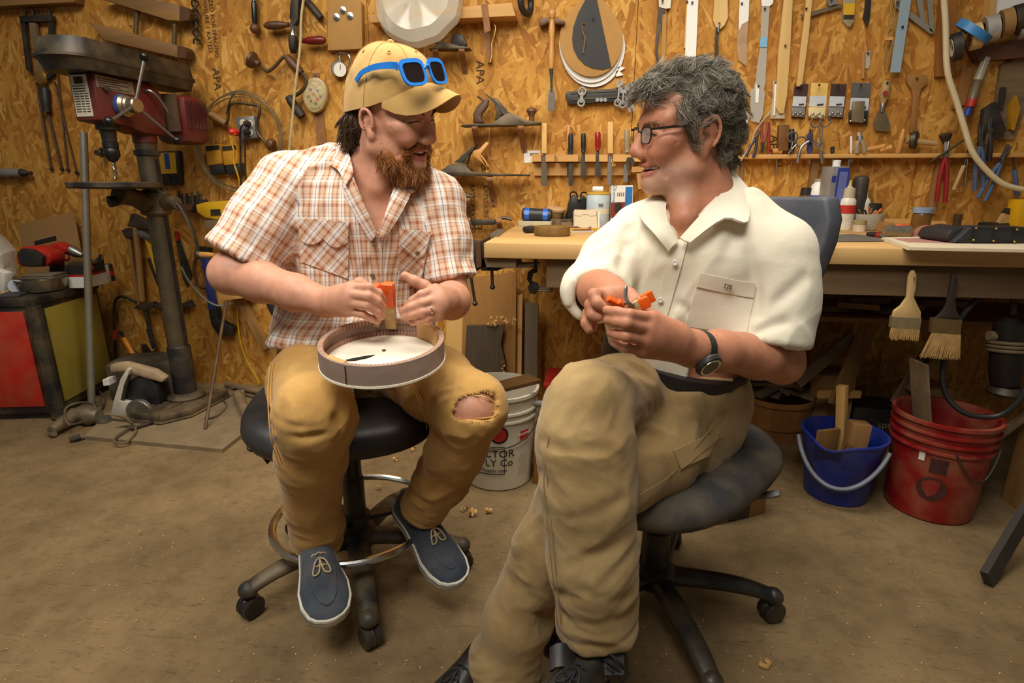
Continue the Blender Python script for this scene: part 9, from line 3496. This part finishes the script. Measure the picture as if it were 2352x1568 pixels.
# ------------------------------------------------------------------ brushes hanging from the apron
def flatbrush(label,hx,hy,pts_handle,ferr,bris,mh,fr,k=0.03):
 yv=BY+.035-k
 t=thing('paint_brush',at_y(hx,hy,yv),label,'paint brush',None)
 B().prism([at_y(x,y,yv) for x,y in pts_handle],(0,.012,0)).ob('handle',mh,t,bevel=.003)
 B().prism([at_y(x,y,yv-.002) for x,y in ferr],(0,.018,0)).ob('ferrule',fr,t)
 # bristles: many thin tufts
 (xa,ya),(xb,yb),(xc,yc),(xd_,yd_)=bris
 tf=B()
 rn=random.Random(hx)
 for i in range(46):
  s_=i/45
  for d in (0,.006,.012):
   x0_,y0_=xa+(xb-xa)*s_,ya+(yb-ya)*s_
   x1_,y1_=xd_+(xc-xd_)*s_+rn.uniform(-2,2),yd_+(yc-yd_)*s_+rn.uniform(-4,3)
   tf.tube([at_y(x0_,y0_,yv+d),at_y(x1_,y1_,yv+d)],[.0022,.0008],4,False)
 tf.ob('bristles',mat('bristle_tan',(176,138,82),.9,var=.2,scale=40),t)
 B().tube([at_y(hx,hy,yv+.03),at_y(hx+6,hy,yv-.02)],.0018,5).ob('nail',iron,t)

flatbrush('wide paint brush with a pale wooden handle hanging under the bench',2096,638,
  [(2094,622),(2101,620),(2106,632),(2105,660),(2100,682),(2108,700),(2116,716),(2116,732),(2050,728),(2054,714),(2070,702),(2084,682),(2086,652),(2088,634)],
  [(2050,727),(2117,731),(2113,757),(2047,752)],[(2048,752),(2112,757),(2108,782),(2044,778)],wood('brush_pale',(190,154,98),(210,176,118),2),mat('ferrule_tin',(168,150,112),.4,.6))
flatbrush('larger old paint brush with a dark handle and splayed bristles',2192,638,
  [(2188,630),(2198,628),(2200,650),(2196,690),(2198,712),(2208,732),(2146,732),(2160,722),(2174,702),(2182,668)],
  [(2143,731),(2210,735),(2206,768),(2140,764)],[(2142,764),(2206,768),(2204,825),(2114,820)],mat('brush_dark',(56,46,36),.5),mat('ferrule_brown',(120,94,58),.5,.4))

# ------------------------------------------------------------------ buckets and baskets under the bench
def fz(px,py,z=0.0):
 return at_z(px,py,z)

rc_=fz(2186,1205)+FW*.12
rb_=thing('red_bucket',rc_,'large red plastic bucket with ribbed rim and scuffed sides','bucket')
redb=mat('bucket_red',(132,14,13),.5,var=.12,scale=9,dust=.4)
rbR=.128
bucket(rc_,rbR,.147,.355,redb,rb_,(.25,.28,.31),.009)
cr=math.atan2((EYE-rc_).x,-(EYE-rc_).y)
RB=(rc_,rbR,.147,.355)
B().sheet([[onb(*RB,cr-.10+.34*i/6,.185+.05*j) for i in range(7)] for j in (0,1)],.001).ob('dark_label',mat('label_dark',(62,30,24),.7,var=.3,scale=30),rb_)
bdg=[onb(*RB,cr+.02+.045/.145*math.cos(2*math.pi*i/22),.125+.042*math.sin(2*math.pi*i/22)) for i in range(22)]
B().prism(bdg,(EYE-rc_).normalized()*.001).ob('round_stamp',mat('label_dark',(62,30,24),.7),rb_)
B().sheet([[onb(*RB,cr-.34+.12*i/3,.218+.03*j) for i in range(4)] for j in (0,1)],.001).ob('white_sticker',paper,rb_)
B().tube([onb(rc_,.142,.16,.355,cr+.3+1.2*i/14,.27-.10*math.sin(i/14*math.pi)) for i in range(15)],.003,6).ob('wire_handle',darksteel,rb_)
for i,(x,y,dx,dy,lb) in enumerate(((2290,1000,70,-50,'grey stick leaning into the red bucket'),(2150,940,-40,-110,'piece of grey card standing in the red bucket'))):
 B().bar(rc_+Vector((.03-.05*i,.0,.10)),at_v(x+dx,y+dy,(rc_-EYE).dot(FW)),.03+.05*i,.008).ob('wood_strip',greywood,label=lb,cat='wood')
bc2=fz(1952,1165)+FW*.10
bb=thing('blue_bucket',bc2,'blue plastic bucket with a spout and a grey hoop handle, full of wood blocks','bucket')
blb=mat('bucket_blue',(24,48,140),.4,var=.12,scale=8,dust=.12)
b=B()
prof=[(.100,0),(.104,.006),(.118,.15),(.121,.153),(.134,.235),(.140,.238),(.140,.246),(.132,.246),(.128,.235),(.100,.01),(.001,.01)]
last=None
cbl=math.atan2((EYE-bc2).x,-(EYE-bc2).y)
for r_,h_ in prof:
 pts=[]
 for j in range(44):
  a=2*math.pi*j/44
  da=math.atan2(math.sin(a-cbl+.25),math.cos(a-cbl+.25))
  sp=math.exp(-(da/.38) ** 2)*(h_/.246) ** 3
  pts.append(bc2+Vector((math.sin(a)*(r_+.022*sp),-math.cos(a)*(r_+.022*sp),h_-.022*sp)))
 rg=b.ring(pts)
 if last:
  b.bridge(last,rg)
 else:
  b.f.append(tuple(reversed(rg)))
 last=rg
b.f.append(tuple(last))
b.ob('body',blb,bb,smooth=50)
B().tube([onb(bc2,.135,.148,.246,cbl-1.25+2.5*i/22,.215-.13*math.sin(i/22*math.pi)) for i in range(23)],.0075,8).ob('hoop_handle',mat('handle_grey',(112,116,126),.5),bb)
for i,(dx,dy,h0,h1,w_,d_,rx,m_,lb) in enumerate(((.035,-.01,.06,.285,.062,.05,.05,'old','thick square wood block standing in the blue bucket'),(-.045,.02,.10,.24,.09,.015,.0,'old','flat board lying in the blue bucket'),
            (.01,.05,.06,.40,.03,.03,-.12,'pale','tall pale batten standing in the blue bucket'),(.0,-.03,.12,.21,.035,.02,.3,'dark','small dark block in the blue bucket'))):
 mm_={'old':oldwood,'pale':pine,'dark':darkwood}[m_]
 B().box(bc2+Vector((dx,dy,(h0+h1)/2)),(w_,d_,h1-h0),Matrix.Rotation(rx,3,'Y') @ Matrix.Rotation(.4*i,3,'Z')).ob('wood_block',mm_,label=lb,cat='wood block',bevel=.001)
bk3=fz(1800,1020)+FW*.12
bsk=thing('bushel_basket',bk3,'slatted wooden bushel basket behind the office chair','basket')
slat=wood('basket_slat',(140,92,44),(170,118,62),2)
for j in range(24):
 a=2*math.pi*j/24
 d=Vector((math.cos(a),math.sin(a),0))
 s_=Vector((-math.sin(a),math.cos(a),0))
 b=B()
 b.bar(bk3+d*.118+Vector((0,0,.0)),bk3+d*.150+Vector((0,0,.19)),.034,.004,d,.043,.004)
 b.ob('slat',slat,bsk)
for z,r_ in ((.012,.122),(.075,.134),(.185,.153)):
 B().lathe([(r_,-.012),(r_+.004,-.012),(r_+.006,.012),(r_,.012)],bk3+Vector((0,0,z)),n=36,cap0=False,cap1=False).ob('hoop',slat,bsk)
rn=random.Random(11)
for i in range(16):
 a,b_=rn.uniform(0,6.28),rn.uniform(.0,.10)
 p=bk3+Vector((math.cos(a)*b_,math.sin(a)*b_,.19+i*.005))
 d=Vector((rn.uniform(-1,1),rn.uniform(-.5,.5),rn.uniform(-.15,.35))).normalized()*rn.uniform(.07,.16)
 B().bar(p-d,p+d,.035+.02*rn.random(),.014).ob('scrap_stick',greywood,label='flat wood scrap heaped on the bushel basket',cat='wood scrap',group='wood scraps on the basket')
cx_=fz(1690,1200)+FW*.09
cxb=thing('cardboard_carton',cx_,'brown carton with a black printed band under the office chair','carton')
rzz=Matrix.Rotation(R(28),3,'Z')
B().box(cx_+Vector((0,0,.09)),(.20,.15,.18),rzz).ob('box',cardboard,cxb,bevel=.002)
B().prism([cx_+rzz @ Vector((x,-.0755,z)) for x,z in ((-.055,.0),(.03,.0),(.03,.18),(-.055,.18))],rzz @ Vector((0,-.0008,0))).ob('black_band',black,cxb)
B().lathe([(.010,0),(.012,0),(.012,.0006)],cx_+rzz @ Vector((-.012,-.077,.10)),rzz @ Vector((0,-1,0)),16).ob('band_emblem',mat('emblem',(190,160,112),.6),cxb)
# dark shelf, boxes and scrap deep under the bench
sh=thing('lower_shelf',(1.5,2.55,0),'dark board shelf deep under the bench','shelf')
zz=at_y(2000,722,WY-.3).z
B().box((1.7,WY-.22,zz),(2.2,.40,.02)).ob('shelf_board',oldwoodh,sh)
B().box((.62,WY-.22,zz/2-.005),(.04,.36,zz-.01)).ob('side_post',oldwood,sh)
B().box((2.78,WY-.22,zz/2-.005),(.04,.36,zz-.01)).ob('side_post',oldwood,sh)
for i,(px,py,sx,sy,sz,m_,lb) in enumerate(((1905,960,.17,.16,.30,cardboard,'tall brown carton standing below the shelf under the bench'),(2020,975,.24,.16,.16,black,'black carton with pale lettering under the bench'),
           (2135,940,.14,.14,.26,oldwood,'brown wooden crate end under the bench'))):
 p=at_y(px,py,WY-.30)
 p.z=0
 t=thing('storage_box',p,lb,'box')
 B().box(p+Vector((0,.06,sz/2)),(sx,sy,sz),Matrix.Rotation(.2*(i-1),3,'Z')).ob('box',m_,t,bevel=.003)
 if i == 1:
  q_=p+Matrix.Rotation(0,3,'Z') @ Vector((.02,.06-sy/2-.001,sz*.55))
  text('lettering','spar',mat('pale_print',(150,140,120),.6),t,q_,(1,0,0),(0,0,1),.045)
for i in range(12):
 p=at_y(1880+(i*47)%260,850-(i*29)%60,WY-.25-.03*(i%4))
 p.z=zz+.01+.015+.02*(i%3)
 a=(i*1.7)%3.14
 d=Vector((math.cos(a),math.sin(a)*.4,.0))*(.06+.01*(i%4))
 B().bar(p-d,p+d,.05,.022).ob('lumber_scrap',[greywood,oldwoodh,darkwood][i%3],label='dark lumber scrap piled on the shelf under the bench',cat='wood scrap',group='scraps on the lower shelf')
for i,(x0_,y0_,x1_,y1_,w_,lb) in enumerate(((1830,880,1960,770,.05,'grey plank slanting over the bushel basket'),(1880,905,1975,905,.03,'short pale batten end above the blue bucket'),
           (1920,930,1990,760,.09,'wide dark board leaning behind the blue bucket'),(2060,930,2140,800,.08,'dusty board leaning behind the red bucket'),(2090,900,2210,760,.05,'thin brown lath leaning behind the larger paint brush'))):
 B().bar(at_y(x0_,y0_,WY-.42),at_y(x1_,y1_,WY-.36),.016,w_,(0,0,1)).ob('leaning_board',[greywood,pine,oldwood,greywood,oldwoodh][i],label=lb,cat='board')
# router motor and hose hanging at the right
rm2=thing('router_motor',at_y(2310,800,BY+.06),'dark router motor with a coiled pale cord hanging under the bench','router')
rv=BY+.10
O3=lambda x,y,d=0.0:at_y(x,y,rv+d)
B().tube([O3(2330,640),O3(2326,720)],[.006,.010],8).ob('cable_end',black,rm2)
B().tube([O3(2322,730),O3(2318,742),O3(2315,790),O3(2310,850),O3(2308,880)],[.020,.040,.046,.046,.040],18).ob('motor',mat('router_dark',(40,36,32),.4,.3),rm2)
for dy in (0,9,18):
 B().torus(O3(2314,786+dy),(0,.15,1),.052,.006,28,8).ob('cord_coil',mat('cord_pale',(112,96,66),.7),rm2)
B().tube([O3(2270,770),O3(2290,772)],.016,10).ob('plug',mat('plug_pale',(130,110,78),.6),rm2)
B().lathe([(.05,0),(.055,.01),(.04,.03)],O3(2308,905),n=22).ob('collet',darksteel,rm2)
B().tube(smoothpts([O3(2360,640,-.02),O3(2300,650,-.02),O3(2240,690,-.02),O3(2190,760,-.02),O3(2165,850,-.03),O3(2175,910,-.05),O3(2220,950,-.08),O3(2290,955,-.10),O3(2340,920,-.12),O3(2370,860,-.12)],6),.0085,9).ob('rubber_hose',mat('hose',(34,32,30),.5),label='black rubber hose looping in front of the red bucket',cat='hose')
# boards leaning at the right edge
B().bar(fz(2262,1345,.0)+Vector((0,0,.02)),at_v(2372,1150,1.55),.055,.020,FW).ob('dark_board',mat('dark_board',(52,46,38),.7,var=.15),label='dark flat bar leaning on the bench leg',cat='board')
